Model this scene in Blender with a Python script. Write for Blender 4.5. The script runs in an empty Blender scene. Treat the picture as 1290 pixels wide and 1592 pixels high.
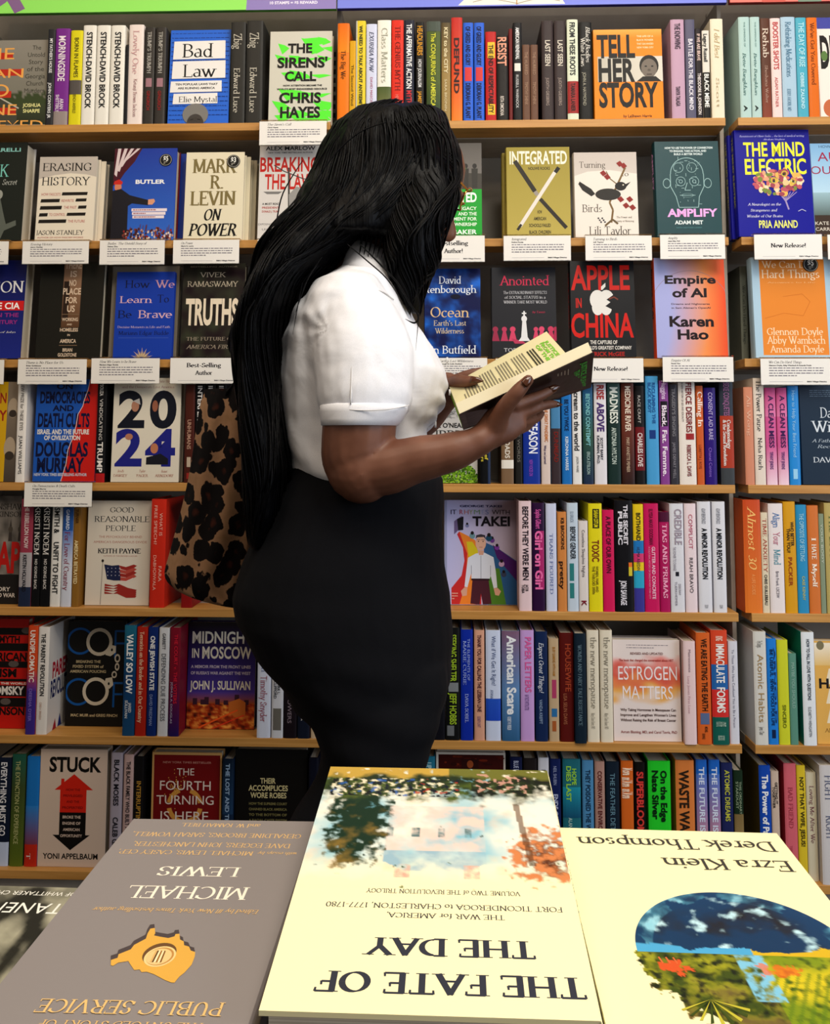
import bpy, math, random
import numpy as np
from mathutils import Vector, Matrix, Euler, noise
R_ = math.radians
rnd = random.Random(7)
scene = bpy.context.scene
COL = scene.collection

# ------------------------------------------------------------------ camera, light, exposure
F_PX, PITCH, ROLL, HC = 1380.0, R_(4.5), R_(0.1), 1.16
CY = 680 - F_PX*math.tan(PITCH)
cam_f = Vector((0, math.cos(PITCH), math.sin(PITCH)))
_u0 = Vector((0, -math.sin(PITCH), math.cos(PITCH)))
cam_r = Vector((1, 0, 0))*math.cos(ROLL) + _u0*math.sin(ROLL)
cam_u = -Vector((1, 0, 0))*math.sin(ROLL) + _u0*math.cos(ROLL)
cd = bpy.data.cameras.new('camera'); cam = bpy.data.objects.new('camera', cd); COL.objects.link(cam)
cd.sensor_fit = 'HORIZONTAL'; cd.sensor_width = 36; cd.lens = F_PX/1290*36
cd.shift_y = -(796-CY)/1290; cd.clip_start = 0.02; cd.clip_end = 60
cam.matrix_world = Matrix(((cam_r.x, cam_u.x, -cam_f.x, 0), (cam_r.y, cam_u.y, -cam_f.y, 0),
                           (cam_r.z, cam_u.z, -cam_f.z, HC), (0, 0, 0, 1)))
scene.camera = cam
scene.view_settings.view_transform = 'Standard'
scene.view_settings.look = 'None'
scene.view_settings.exposure = 0.0
scene.view_settings.gamma = 1
scene.view_settings.use_curve_mapping = False

w = bpy.data.worlds.new('store'); scene.world = w; w.use_nodes = True
bg = w.node_tree.nodes['Background']
bg.inputs[0].default_value = (1.0, 0.93, 0.84, 1); bg.inputs[1].default_value = 0.24

def area(name, loc, target, size, power, col, sy=None):
    l = bpy.data.lights.new(name, 'AREA'); l.energy = power; l.color = col
    l.shape = 'RECTANGLE'; l.size = size; l.size_y = sy or size
    o = bpy.data.objects.new(name, l); COL.objects.link(o); o.location = loc
    d = Vector(target)-Vector(loc); o.rotation_euler = d.to_track_quat('-Z', 'Y').to_euler()
    return o
area('ceiling_panel_light', (-0.9, 0.5, 3.3), (-0.5, 1.9, 1.0), 0.8, 21, (1.0, 0.78, 0.55), 2.2)
area('ceiling_panel_light', (0.9, 0.3, 3.3), (0.5, 1.9, 1.0), 0.8, 48, (1.0, 0.90, 0.76), 2.2)
area('ceiling_spot_light', (0.35, 0.35, 2.9), (0.1, 0.55, 0.8), 0.5, 17, (1.0, 0.95, 0.84))
area('shop_window_light', (3.4, -0.6, 1.7), (0.6, 2.0, 1.0), 2.2, 74, (0.76, 0.86, 1.0), 2.0)

# ------------------------------------------------------------------ frames
D0, PSI = 2.2, R_(2.0)
NW = Vector((math.sin(PSI), math.cos(PSI), 0)); UW = Vector((math.cos(PSI), -math.sin(PSI), 0))
CAM = Vector((0, 0, HC))
def ray(px, py): return cam_f + cam_r*((px-645)/F_PX) + cam_u*((CY-py)/F_PX)
def hit(px, py, v=0.0):                 # pixel -> (u, z) on the shelf plane at depth v
    d = ray(px, py); t = (D0+v)/d.dot(NW); p = CAM+d*t
    return p.dot(UW), p.z
def at(px, py, y):                      # pixel -> point at world depth y
    d = ray(px, py); return CAM + d*(y/d.y)
def W(u, v, z): return UW*u + NW*(D0+v) + Vector((0, 0, z))
SH = [1.16+k for k in (.8025, .4980, .1945, -.1140, -.4202, -.7275, -1.0447)]     # shelf-top heights, row 0 = top
ROWN = ['top shelf', 'second shelf', 'third shelf', 'fourth shelf', 'fifth shelf', 'sixth shelf', 'bottom shelf']

# ------------------------------------------------------------------ materials
def lin(c):
    if not isinstance(c, str): return c
    if len(c) == 3: c = ''.join(x*2 for x in c)
    o = []
    for i in (0, 2, 4):
        x = int(c[i:i+2], 16)/255
        o.append(x/12.92 if x <= .04045 else ((x+.055)/1.055)**2.4)
    return tuple(o)
def newmat(name, rough=.5, col=(.8, .8, .8), spec=.5, metal=0):
    m = bpy.data.materials.new(name); m.use_nodes = True
    b = m.node_tree.nodes['Principled BSDF']
    b.inputs['Base Color'].default_value = (*lin(col), 1); b.inputs['Roughness'].default_value = rough
    b.inputs['Specular IOR Level'].default_value = spec; b.inputs['Metallic'].default_value = metal
    return m, m.node_tree.nodes, m.node_tree.links, b
def ramp(n, stops):
    r = n.new('ShaderNodeValToRGB'); e = r.color_ramp.elements
    while len(e) < len(stops): e.new(.5)
    for k, (p, c) in enumerate(stops): e[k].position = p; e[k].color = (*lin(c), 1)
    return r
def coords(n, l, scale, obj=True):
    t = n.new('ShaderNodeTexCoord'); mp = n.new('ShaderNodeMapping'); mp.inputs['Scale'].default_value = scale
    l.new(t.outputs['Object'], mp.inputs[0]); return mp
def attrmat(name, rough, spec=.5, coat=0):
    m, n, l, b = newmat(name, rough, spec=spec)
    a = n.new('ShaderNodeAttribute'); a.attribute_name = 'Col'
    mp = coords(n, l, (1, 1, 1)); ns = n.new('ShaderNodeTexNoise'); ns.inputs['Scale'].default_value = 90; ns.inputs['Detail'].default_value = 3
    l.new(mp.outputs[0], ns.inputs['Vector'])
    r = n.new('ShaderNodeMapRange'); r.inputs['To Min'].default_value = rough-.06; r.inputs['To Max'].default_value = rough+.08
    l.new(ns.outputs['Fac'], r.inputs['Value']); l.new(r.outputs[0], b.inputs['Roughness'])
    gm = n.new('ShaderNodeGamma'); gm.inputs['Gamma'].default_value = 1.22
    l.new(a.outputs['Color'], gm.inputs['Color']); l.new(gm.outputs[0], b.inputs['Base Color'])
    return m
M = {}
M['gloss'] = attrmat('glossy_printed_jacket', .36, .2)
M['print'] = attrmat('printed_cover', .45, .20)
M['card'] = attrmat('printed_card', .7, .15)
def pages():
    m, n, l, b = newmat('page_edges', .85, 'd9cfbb', .2)
    mp = coords(n, l, (1, 900, 1)); ns = n.new('ShaderNodeTexNoise'); ns.inputs['Scale'].default_value = 1.0; ns.inputs['Detail'].default_value = 2
    l.new(mp.outputs[0], ns.inputs['Vector'])
    r = ramp(n, [(.3, 'b5a78f'), (.7, 'e6ddca')]); l.new(ns.outputs['Fac'], r.inputs[0]); l.new(r.outputs[0], b.inputs['Base Color'])
    return m
M['pages'] = pages()
def wood(name, c1, c2):
    m, n, l, b = newmat(name, .42, 'd8a868', .4)
    mp = coords(n, l, (1.2, 14, 40)); ns = n.new('ShaderNodeTexNoise'); ns.inputs['Scale'].default_value = 3; ns.inputs['Detail'].default_value = 6; ns.inputs['Distortion'].default_value = .6
    l.new(mp.outputs[0], ns.inputs['Vector'])
    r = ramp(n, [(.3, c1), (.7, c2)]); l.new(ns.outputs['Fac'], r.inputs[0]); l.new(r.outputs[0], b.inputs['Base Color'])
    return m
M['wood'] = wood('maple_shelf_wood', 'b07a38', 'cc9650')
M['tablewood'] = wood('dark_table_wood', '2c1d14', '4a3222')
def noisy(name, c1, c2, scale, rough, spec=.4, bump=0, metal=0):
    m, n, l, b = newmat(name, rough, c1, spec, metal)
    mp = coords(n, l, (1, 1, 1)); ns = n.new('ShaderNodeTexNoise'); ns.inputs['Scale'].default_value = scale; ns.inputs['Detail'].default_value = 5
    l.new(mp.outputs[0], ns.inputs['Vector'])
    r = ramp(n, [(.3, c1), (.7, c2)]); l.new(ns.outputs['Fac'], r.inputs[0]); l.new(r.outputs[0], b.inputs['Base Color'])
    if bump:
        bp = n.new('ShaderNodeBump'); bp.inputs['Strength'].default_value = bump; bp.inputs['Distance'].default_value = .002
        l.new(ns.outputs['Fac'], bp.inputs['Height']); l.new(bp.outputs[0], b.inputs['Normal'])
    return m
M['metal'] = noisy('taupe_powder_coated_steel', '9a9186', 'a69d92', 30, .4)
M['back'] = noisy('taupe_back_panel', '8c8378', '978e83', 12, .45)
M['carpet'] = noisy('dark_carpet', '2c2826', '45403c', 160, .95, .1, .6)
M['slot'] = newmat('slot_black', .8, '0c0b0a')[0]
M['skin'] = noisy('brown_skin', '623a28', '744a37', 26, .5, .38, .08)
M['nail'] = newmat('brown_nail_polish', .15, '4a2410', .6)[0]
M['gold'] = newmat('gold_metal', .25, 'd89a4a', .5, 1)[0]
def hairmat():
    m, n, l, b = newmat('black_hair', .45, '0a0808', .10)
    mp = coords(n, l, (60, 60, 6)); ns = n.new('ShaderNodeTexNoise'); ns.inputs['Scale'].default_value = 4; ns.inputs['Detail'].default_value = 4
    l.new(mp.outputs[0], ns.inputs['Vector'])
    r = ramp(n, [(.35, '000001'), (.75, '040407')]); l.new(ns.outputs['Fac'], r.inputs[0]); l.new(r.outputs[0], b.inputs['Base Color'])
    bp = n.new('ShaderNodeBump'); bp.inputs['Strength'].default_value = .5; bp.inputs['Distance'].default_value = .003
    l.new(ns.outputs['Fac'], bp.inputs['Height']); l.new(bp.outputs[0], b.inputs['Normal'])
    return m
M['hair'] = hairmat()
def clothmat(name, c1, c2, rough, fine, wr, ws):
    m, n, l, b = newmat(name, rough, c1, .2)
    mp = coords(n, l, (1, 1, 1)); ns = n.new('ShaderNodeTexNoise'); ns.inputs['Scale'].default_value = fine; ns.inputs['Detail'].default_value = 2
    wn = n.new('ShaderNodeTexNoise'); wn.inputs['Scale'].default_value = ws; wn.inputs['Detail'].default_value = 3; wn.inputs['Distortion'].default_value = 1.2
    l.new(mp.outputs[0], ns.inputs['Vector']); l.new(mp.outputs[0], wn.inputs['Vector'])
    r = ramp(n, [(.3, c1), (.7, c2)]); l.new(ns.outputs['Fac'], r.inputs[0]); l.new(r.outputs[0], b.inputs['Base Color'])
    b1 = n.new('ShaderNodeBump'); b1.inputs['Strength'].default_value = .15; b1.inputs['Distance'].default_value = .0006
    b2 = n.new('ShaderNodeBump'); b2.inputs['Strength'].default_value = wr; b2.inputs['Distance'].default_value = .012
    l.new(ns.outputs['Fac'], b1.inputs['Height']); l.new(wn.outputs['Fac'], b2.inputs['Height'])
    l.new(b1.outputs[0], b2.inputs['Normal']); l.new(b2.outputs[0], b.inputs['Normal'])
    return m
M['shirt'] = clothmat('white_cotton', 'dcdde3', 'e8e8ee', .8, 900, .3, 9)
M['stitch'] = newmat('white_stitching', .8, 'd2d0d0', .2)[0]
M['trousers'] = clothmat('black_jersey', '020206', '04050b', .9, 700, .25, 6)
M['leather'] = newmat('black_leather', .4, '0d0b0b')[0]
def acrylic():
    m, n, l, b = newmat('clear_acrylic', .05, 'f4f6f6')
    b.inputs['Transmission Weight'].default_value = 1; b.inputs['IOR'].default_value = 1.2
    return m
M['acrylic'] = acrylic()
def leopard():
    m, n, l, b = newmat('leopard_print_canvas', .8, 'b08c68', .2)
    mp = coords(n, l, (1, .3, .8)); ns = n.new('ShaderNodeTexNoise'); ns.inputs['Scale'].default_value = 60; ns.inputs['Detail'].default_value = 3
    l.new(mp.outputs[0], ns.inputs['Vector'])
    mx = n.new('ShaderNodeMix'); mx.data_type = 'VECTOR'; mx.inputs['Factor'].default_value = .018
    va = n.new('ShaderNodeVectorMath'); va.operation = 'MULTIPLY_ADD'
    l.new(ns.outputs['Color'], va.inputs[0]); va.inputs[1].default_value = (.017, .017, .017); l.new(mp.outputs[0], va.inputs[2])
    v = n.new('ShaderNodeTexVoronoi'); v.inputs['Scale'].default_value = 33; v.inputs['Randomness'].default_value = .85
    l.new(va.outputs[0], v.inputs['Vector'])
    r = ramp(n, [(0, '4a2013'), (.14, '35150c'), (.24, '080405'), (.57, '0c0506'), (.60, 'a88060'), (1, '94704e')])
    l.new(v.outputs['Distance'], r.inputs[0]); l.new(r.outputs[0], b.inputs['Base Color'])
    return m
M['leopard'] = leopard()

# ------------------------------------------------------------------ object helpers
def link(o, parent=None):
    COL.objects.link(o)
    if parent is not None: o.parent = parent
    return o
def tag(o, label=None, cat=None, group=None, kind=None):
    if label: o['label'] = label
    if cat: o['category'] = cat
    if group: o['group'] = group
    if kind: o['kind'] = kind
    return o
def empty(name, loc=(0, 0, 0), rot=(0, 0, 0)):
    o = bpy.data.objects.new(name, None); o.empty_display_size = .02; COL.objects.link(o)
    o.location = loc; o.rotation_euler = rot; return o
class MB:
    """collects polygons with a colour and a material slot, builds ONE mesh object"""
    def __init__(s): s.v = []; s.f = []; s.c = []; s.m = []
    def add(s, vs, fs, col=(.8, .8, .8), mi=0, cols=None):
        b = len(s.v); s.v.extend(vs)
        for k, f in enumerate(fs):
            s.f.append(tuple(i+b for i in f)); s.m.append(mi)
            if cols is None: s.c.extend([col]*len(f))
            elif len(cols) == len(vs): s.c.extend([cols[i] for i in f])
    def box(s, x0, y0, z0, x1, y1, z1, col=(.8, .8, .8), mi=0):
        v = [(x, y, z) for z in (z0, z1) for y in (y0, y1) for x in (x0, x1)]
        s.add(v, [(0, 2, 3, 1), (4, 5, 7, 6), (0, 1, 5, 4), (2, 6, 7, 3), (0, 4, 6, 2), (1, 3, 7, 5)], col, mi)
    def build(s, name, mats, parent=None, smooth=False):
        me = bpy.data.meshes.new(name); me.from_pydata([tuple(p) for p in s.v], [], s.f)
        for m in (mats if isinstance(mats, (list, tuple)) else [mats]): me.materials.append(m)
        if len(s.c) == len(me.loops):
            at_ = me.color_attributes.new('Col', 'FLOAT_COLOR', 'CORNER')
            a = np.ones((len(s.c), 4), dtype=np.float32); a[:, :3] = np.array(s.c, dtype=np.float32); at_.data.foreach_set('color', a.ravel())
        me.polygons.foreach_set('material_index', s.m)
        if smooth: me.polygons.foreach_set('use_smooth', [True]*len(s.f))
        me.update()
        return link(bpy.data.objects.new(name, me), parent)
def bevel(o, w, seg=2):
    m = o.modifiers.new('bevel', 'BEVEL'); m.width = w; m.segments = seg; m.limit_method = 'ANGLE'; return o

# ------------------------------------------------------------------ lettering
SERIF = {
'A': (8, 'L 4.2 10 .6 0 b;L 3.9 10 7.5 0 b;L 2 3.6 6.2 3.6'), 'B': (7.4, 'L 1.6 0 1.6 10 ab;L .6 9.75 4 9.75;C 4 7.5 2.2 2.25 90 -90;L 1.6 5.2 4 5.2;C 4.2 2.7 2.6 2.5 90 -90;L .6 .25 4.2 .25'),
'C': (8, 'C 4.6 5 3.9 4.9 48 312;L 7.3 9.2 7.3 7'), 'D': (8.6, 'L 1.6 0 1.6 10 ab;L .6 9.75 4 9.75;C 4 5 4 4.75 90 -90;L .6 .25 4 .25'),
'E': (7, 'L 1.6 0 1.6 10 ab;L 1 9.75 6.4 9.75 w;L 1.6 5.1 5 5.1 w;L 1 .25 6.7 .25 w'), 'F': (6.6, 'L 1.6 0 1.6 10 ab;L 1 9.75 6.3 9.75 w;L 1.6 5.1 4.9 5.1 w'),
'G': (8.6, 'C 4.6 5 3.9 4.9 48 310;L 7.3 9.2 7.3 7;L 7.3 4.6 7.3 1.2 a'), 'H': (8.8, 'L 1.6 0 1.6 10 ab;L 7.2 0 7.2 10 ab;L 1.6 5.2 7.2 5.2'),
'I': (3.4, 'L 1.7 0 1.7 10 ab'), 'J': (4, 'L 2.4 10 2.4 1 a;C 1.2 1 1.2 1.6 0 -120'), 'K': (8, 'L 1.6 0 1.6 10 ab;L 7 10 2 4.6 a;L 3.4 6 7.4 0 b'),
'L': (6.6, 'L 1.6 0 1.6 10 ab;L 1 .25 6.3 .25 w'), 'M': (10.4, 'L 1.5 0 1.5 10 ab;L 1.7 10 5.2 1;L 8.8 10 5.2 1;L 8.9 0 8.9 10 ab'),
'N': (9, 'L 1.6 0 1.6 10 ab;L 1.4 10 7.4 .4;L 7.4 .2 7.4 10 b'), 'O': (9, 'C 4.5 5 3.9 4.9 0 360'), 'P': (7, 'L 1.6 0 1.6 10 ab;L .6 9.75 3.8 9.75;C 3.8 7.2 2.5 2.5 90 -90;L 1.6 4.7 3.8 4.7'),
'Q': (9, 'C 4.5 5 3.9 4.9 0 360;L 4.5 1.5 8.6 -1.8'), 'R': (8, 'L 1.6 0 1.6 10 ab;L .6 9.75 3.8 9.75;C 3.8 7.4 2.4 2.3 90 -90;L 1.6 5.1 3.8 5.1;L 3.9 5.1 7.2 0 b'),
'S': (6.4, 'C 3.2 7.5 2.1 2.3 40 250;C 3.2 2.6 2.4 2.5 75 -150;L 5.1 9.4 5.1 7.4;L .9 .6 .9 2.8'), 'T': (8, 'L 4 0 4 10 ab;L .7 9.75 7.3 9.75 wu'),
'U': (8.6, 'L 1.7 10 1.7 3.4 a;C 4.3 3.4 2.6 3.3 180 360;L 6.9 3.4 6.9 10 b'), 'V': (8, 'L .7 10 4.1 0 a;L 7.4 10 4 0 a'), 'W': (11.4, 'L .7 10 3.8 0 a;L 6.2 10 3.7 0 a;L 5.2 10 8 0;L 10.7 10 7.9 0 a'),
'X': (8, 'L .9 10 7.2 0 ab;L 7 10 .8 0 ab'), 'Y': (8, 'L .7 10 4 4.8 a;L 7.3 10 4 4.8 a;L 4 5 4 0 b'), 'Z': (7.4, 'L .8 9.75 6.6 9.75;L 6.7 10 .8 0;L .8 .25 6.8 .25 w;L .9 10 .9 8'),
'a': (5.8, 'C 2.8 4.9 1.7 1.6 150 0;L 4.5 4.9 4.5 .4 b;C 2.6 1.9 1.9 1.8 60 330'), 'b': (6.4, 'L 1.2 0 1.2 10.4 b;C 3.2 3.2 2.4 3.1 140 -140'), 'c': (5.4, 'C 3.1 3.2 2.4 3.1 45 315'),
'd': (6.6, 'L 5.2 0 5.2 10.4 ab;C 3.2 3.2 2.4 3.1 40 320'), 'e': (5.8, 'C 3 3.2 2.4 3.1 0 310;L .7 3.4 5.3 3.4'), 'f': (4, 'L 1.7 0 1.7 8 a;C 3.1 8.2 1.4 2 180 50;L .4 6.2 3.2 6.2'),
'g': (6, 'C 2.9 4.3 2 2 0 360;C 3 -1.2 2.3 1.6 0 360;L 1.4 2.6 1.3 1 ;L 1.3 .8 4.2 .2;L 4.4 6 5.8 6.2'), 'h': (6.8, 'L 1.3 0 1.3 10.4 ab;C 3.4 4.3 2 2 170 0;L 5.4 4.4 5.4 0 b'),
'i': (3, 'L 1.5 0 1.5 6.4 ab;L 1.5 8.4 1.5 9.3'), 'j': (3, 'L 1.6 6.4 1.6 -1.4 a;C .5 -1.4 1.1 1.5 0 -100;L 1.6 8.4 1.6 9.3'), 'k': (6.6, 'L 1.3 0 1.3 10.4 ab;L 5.6 6.4 1.6 2.8 a;L 2.8 4 6 0 b'),
'l': (3, 'L 1.5 0 1.5 10.4 ab'), 'm': (10, 'L 1.3 0 1.3 6.4 ab;C 3.2 4.5 1.9 1.8 170 0;L 5.1 4.6 5.1 0 b;C 7 4.5 1.9 1.8 170 0;L 8.9 4.6 8.9 0 b'), 'n': (6.8, 'L 1.3 0 1.3 6.4 ab;C 3.4 4.3 2 2 170 0;L 5.4 4.4 5.4 0 b'),
'o': (6.2, 'C 3.1 3.2 2.5 3.1 0 360'), 'p': (6.6, 'L 1.3 -3.4 1.3 6.4 ab;C 3.4 3.2 2.4 3.1 140 -140'), 'q': (6.6, 'L 5.2 -3.4 5.2 6.4 a;C 3.2 3.2 2.4 3.1 40 320'), 'r': (4.6, 'L 1.3 0 1.3 6.4 ab;C 3.5 4.4 2 1.9 160 60'),
's': (4.8, 'C 2.4 4.7 1.5 1.6 40 250;C 2.4 1.7 1.7 1.6 75 -150'), 't': (4, 'L 1.7 8.2 1.7 1.4;C 3 1.5 1.3 1.3 180 300;L .4 6.2 3.4 6.2'), 'u': (6.8, 'L 1.4 6.4 1.4 2 a;C 3.3 2 1.9 1.8 180 350;L 5.4 6.4 5.4 0 ab'),
'v': (6, 'L .6 6.4 3.1 0 a;L 5.5 6.4 3 0 a'), 'w': (9, 'L .6 6.4 2.9 0 a;L 4.8 6.4 2.8 0;L 4.3 6.4 6.4 0;L 8.5 6.4 6.3 0 a'), 'x': (6, 'L .8 6.4 5.3 0 ab;L 5.2 6.4 .7 0 ab'),
'y': (6, 'L .6 6.4 3.1 0 a;L 5.5 6.4 2 -3.2 a'), 'z': (5.4, 'L .8 6.15 4.7 6.15;L 4.8 6.4 .7 0;L .7 .25 4.9 .25'),
'0': (6.4, 'C 3.2 5 2.6 4.9 0 360'), '1': (4, 'L 2 0 2 10 a;L .8 8.6 2 9.8'), '2': (6.4, 'C 3.1 7.2 2.2 2.6 160 -35;L 4.9 5.7 .8 .4;L .8 .25 5.6 .25 w'), '3': (6, 'C 2.8 7.5 2 2.3 140 -80;C 2.9 2.7 2.3 2.6 85 -140'),
'4': (6.6, 'L 4.6 0 4.6 10 a;L 4.6 10 .6 3;L .6 2.9 6.2 2.9'), '5': (6, 'L 1.2 9.75 5.2 9.75;L 1.3 9.75 1.3 5.6;C 2.8 3.1 2.4 3 120 -140'), '7': (6, 'L .7 9.75 5.4 9.75;L 5.4 9.75 2 0'), '8': (6.2, 'C 3.1 7.4 2 2.4 0 360;C 3.1 2.5 2.4 2.5 0 360'),
'9': (6.2, 'C 3.1 6.9 2.2 2.9 0 360;L 5.2 6.6 3 0'), ',': (2.6, 'L 1.4 1 .8 -1.4'), '.': (2.6, 'L 1.3 0 1.3 1'), '\'': (2.4, 'L 1.3 10 1 7.4'), '-': (4.4, 'L .6 3.6 3.8 3.6'), '!': (3, 'L 1.5 10 1.5 3;L 1.5 0 1.5 1'),
'&': (8, 'C 3.6 7.7 1.8 2.1 0 360;C 3.3 2.8 2.6 2.7 80 340;L 2.4 6.4 7.4 0;L 5.6 2 7.2 5.4 b'), '?': (5.4, 'C 2.6 7.6 2 2.3 160 -60;L 2.8 5.3 2.8 3;L 2.8 0 2.8 1'), '#': (7, 'L 2 0 3 10;L 5 0 6 10;L .8 3.4 6.8 3.4;L 1 6.6 7 6.6'), ' ': (3.4, ''),
}
_sc = {}
def serif_text(s, bold=0, it=False):
    thick, thin = 1.25+bold*.9, .42+bold*.3
    vs = []; fs = []; x = 0
    def quad(p, q, w0, w1):
        d = (q[0]-p[0], q[1]-p[1]); L = math.hypot(*d) or 1; n = (-d[1]/L, d[0]/L)
        b = len(vs)
        vs.extend([(x+p[0]+n[0]*w0/2, p[1]+n[1]*w0/2), (x+p[0]-n[0]*w0/2, p[1]-n[1]*w0/2), (x+q[0]-n[0]*w1/2, q[1]-n[1]*w1/2), (x+q[0]+n[0]*w1/2, q[1]+n[1]*w1/2)])
        fs.append((b, b+1, b+2, b+3))
    def wid(dx, dy):
        a = math.atan2(dy, dx); return thin+(thick-thin)*abs(math.sin(a-R_(18)))**1.2
    for ch in s:
        if ch not in SERIF: ch = {'–': '-', '’': "'", '“': "'", '—': '-', 'É': 'E', 'Í': 'I', '6': '9', ':': '.'}.get(ch, 'o')
        adv, st = SERIF[ch]
        for k in st.split(';'):
            if not k.strip(): continue
            t = k.split(); fl = t[-1] if t[-1].isalpha() and len(t) > 2 else ''
            if t[0] == 'L':
                p = (float(t[1]), float(t[2])); q = (float(t[3]), float(t[4]))
                w_ = wid(q[0]-p[0], q[1]-p[1]); quad(p, q, w_, w_)
                sw = .85+thick*.5
                for f_, pt in (('a', p), ('b', q)):
                    if f_ in fl and 'w' not in fl:
                        up = pt[1] > (p[1]+q[1])/2; yy = pt[1]-(.2 if up else -.2)
                        quad((pt[0]-sw, yy), (pt[0]+sw, yy), .42, .42)
                if 'w' in fl:
                    s_ = -1 if q[1] > 7 else 1
                    quad((q[0], q[1]-(.2*s_)), (q[0]-.1, q[1]+s_*1.7), thin*1.1, thin*.9)
                    if 'u' in fl: quad((p[0], p[1]-(.2*s_)), (p[0]+.1, p[1]+s_*1.7), thin*1.1, thin*.9)
            else:
                cx, cy, rx, ry, a0, a1 = map(float, t[1:7]); n = max(6, int(abs(a1-a0)/15))
                rx -= thin/2; ry -= thin/2
                P = [(cx+rx*math.cos(R_(a0+(a1-a0)*i/n)), cy+ry*math.sin(R_(a0+(a1-a0)*i/n))) for i in range(n+1)]
                T = [wid(-rx*math.sin(R_(a0+(a1-a0)*i/n)), ry*math.cos(R_(a0+(a1-a0)*i/n))) for i in range(n+1)]
                sg = 1 if a1 > a0 else -1
                NN = [(math.cos(R_(a0+(a1-a0)*i/n))*ry, math.sin(R_(a0+(a1-a0)*i/n))*rx) for i in range(n+1)]
                NN = [(a_/math.hypot(a_, b_), b_/math.hypot(a_, b_)) for a_, b_ in NN]
                for i in range(n):
                    b = len(vs); j = i+1
                    vs.extend([(x+P[i][0]+NN[i][0]*T[i]/2, P[i][1]+NN[i][1]*T[i]/2), (x+P[i][0]-NN[i][0]*T[i]/2, P[i][1]-NN[i][1]*T[i]/2),
                               (x+P[j][0]-NN[j][0]*T[j]/2, P[j][1]-NN[j][1]*T[j]/2), (x+P[j][0]+NN[j][0]*T[j]/2, P[j][1]+NN[j][1]*T[j]/2)]); fs.append((b, b+1, b+2, b+3))
        x += adv
    if it: vs = [(a+b*.22, b) for a, b in vs]
    return vs, fs, 10.0
_tc = {}; _cv = bpy.data.curves.new('lettering', 'FONT'); _to = bpy.data.objects.new('lettering', _cv)
_cv.resolution_u = 2
def sans_text(s, bold=0, it=False):
    _cv.resolution_u = 6 if len(s) < 3 else 3; _cv.body = s; _cv.offset = .022*bold; _cv.shear = .25 if it else 0
    m = _to.to_mesh(); vs = [(v.co.x, v.co.y) for v in m.vertices]; fs = [tuple(p.vertices) for p in m.polygons]; _to.to_mesh_clear()
    return vs, fs, .682
def glyphs(s, font):
    k = (s, font)
    if k not in _tc:
        bold = {'b': 1, 'h': 1.6, 'B': .8}.get(font[0], 0)
        it = 'i' in font
        if font[0] in 'rB': g = serif_text(s, bold, it)
        else: g = sans_text(s, bold, it)
        if g[0]:
            xs = [p[0] for p in g[0]]; g = (g[0], g[1], g[2], min(xs), max(xs))
        _tc[k] = g
    return _tc[k]
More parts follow.
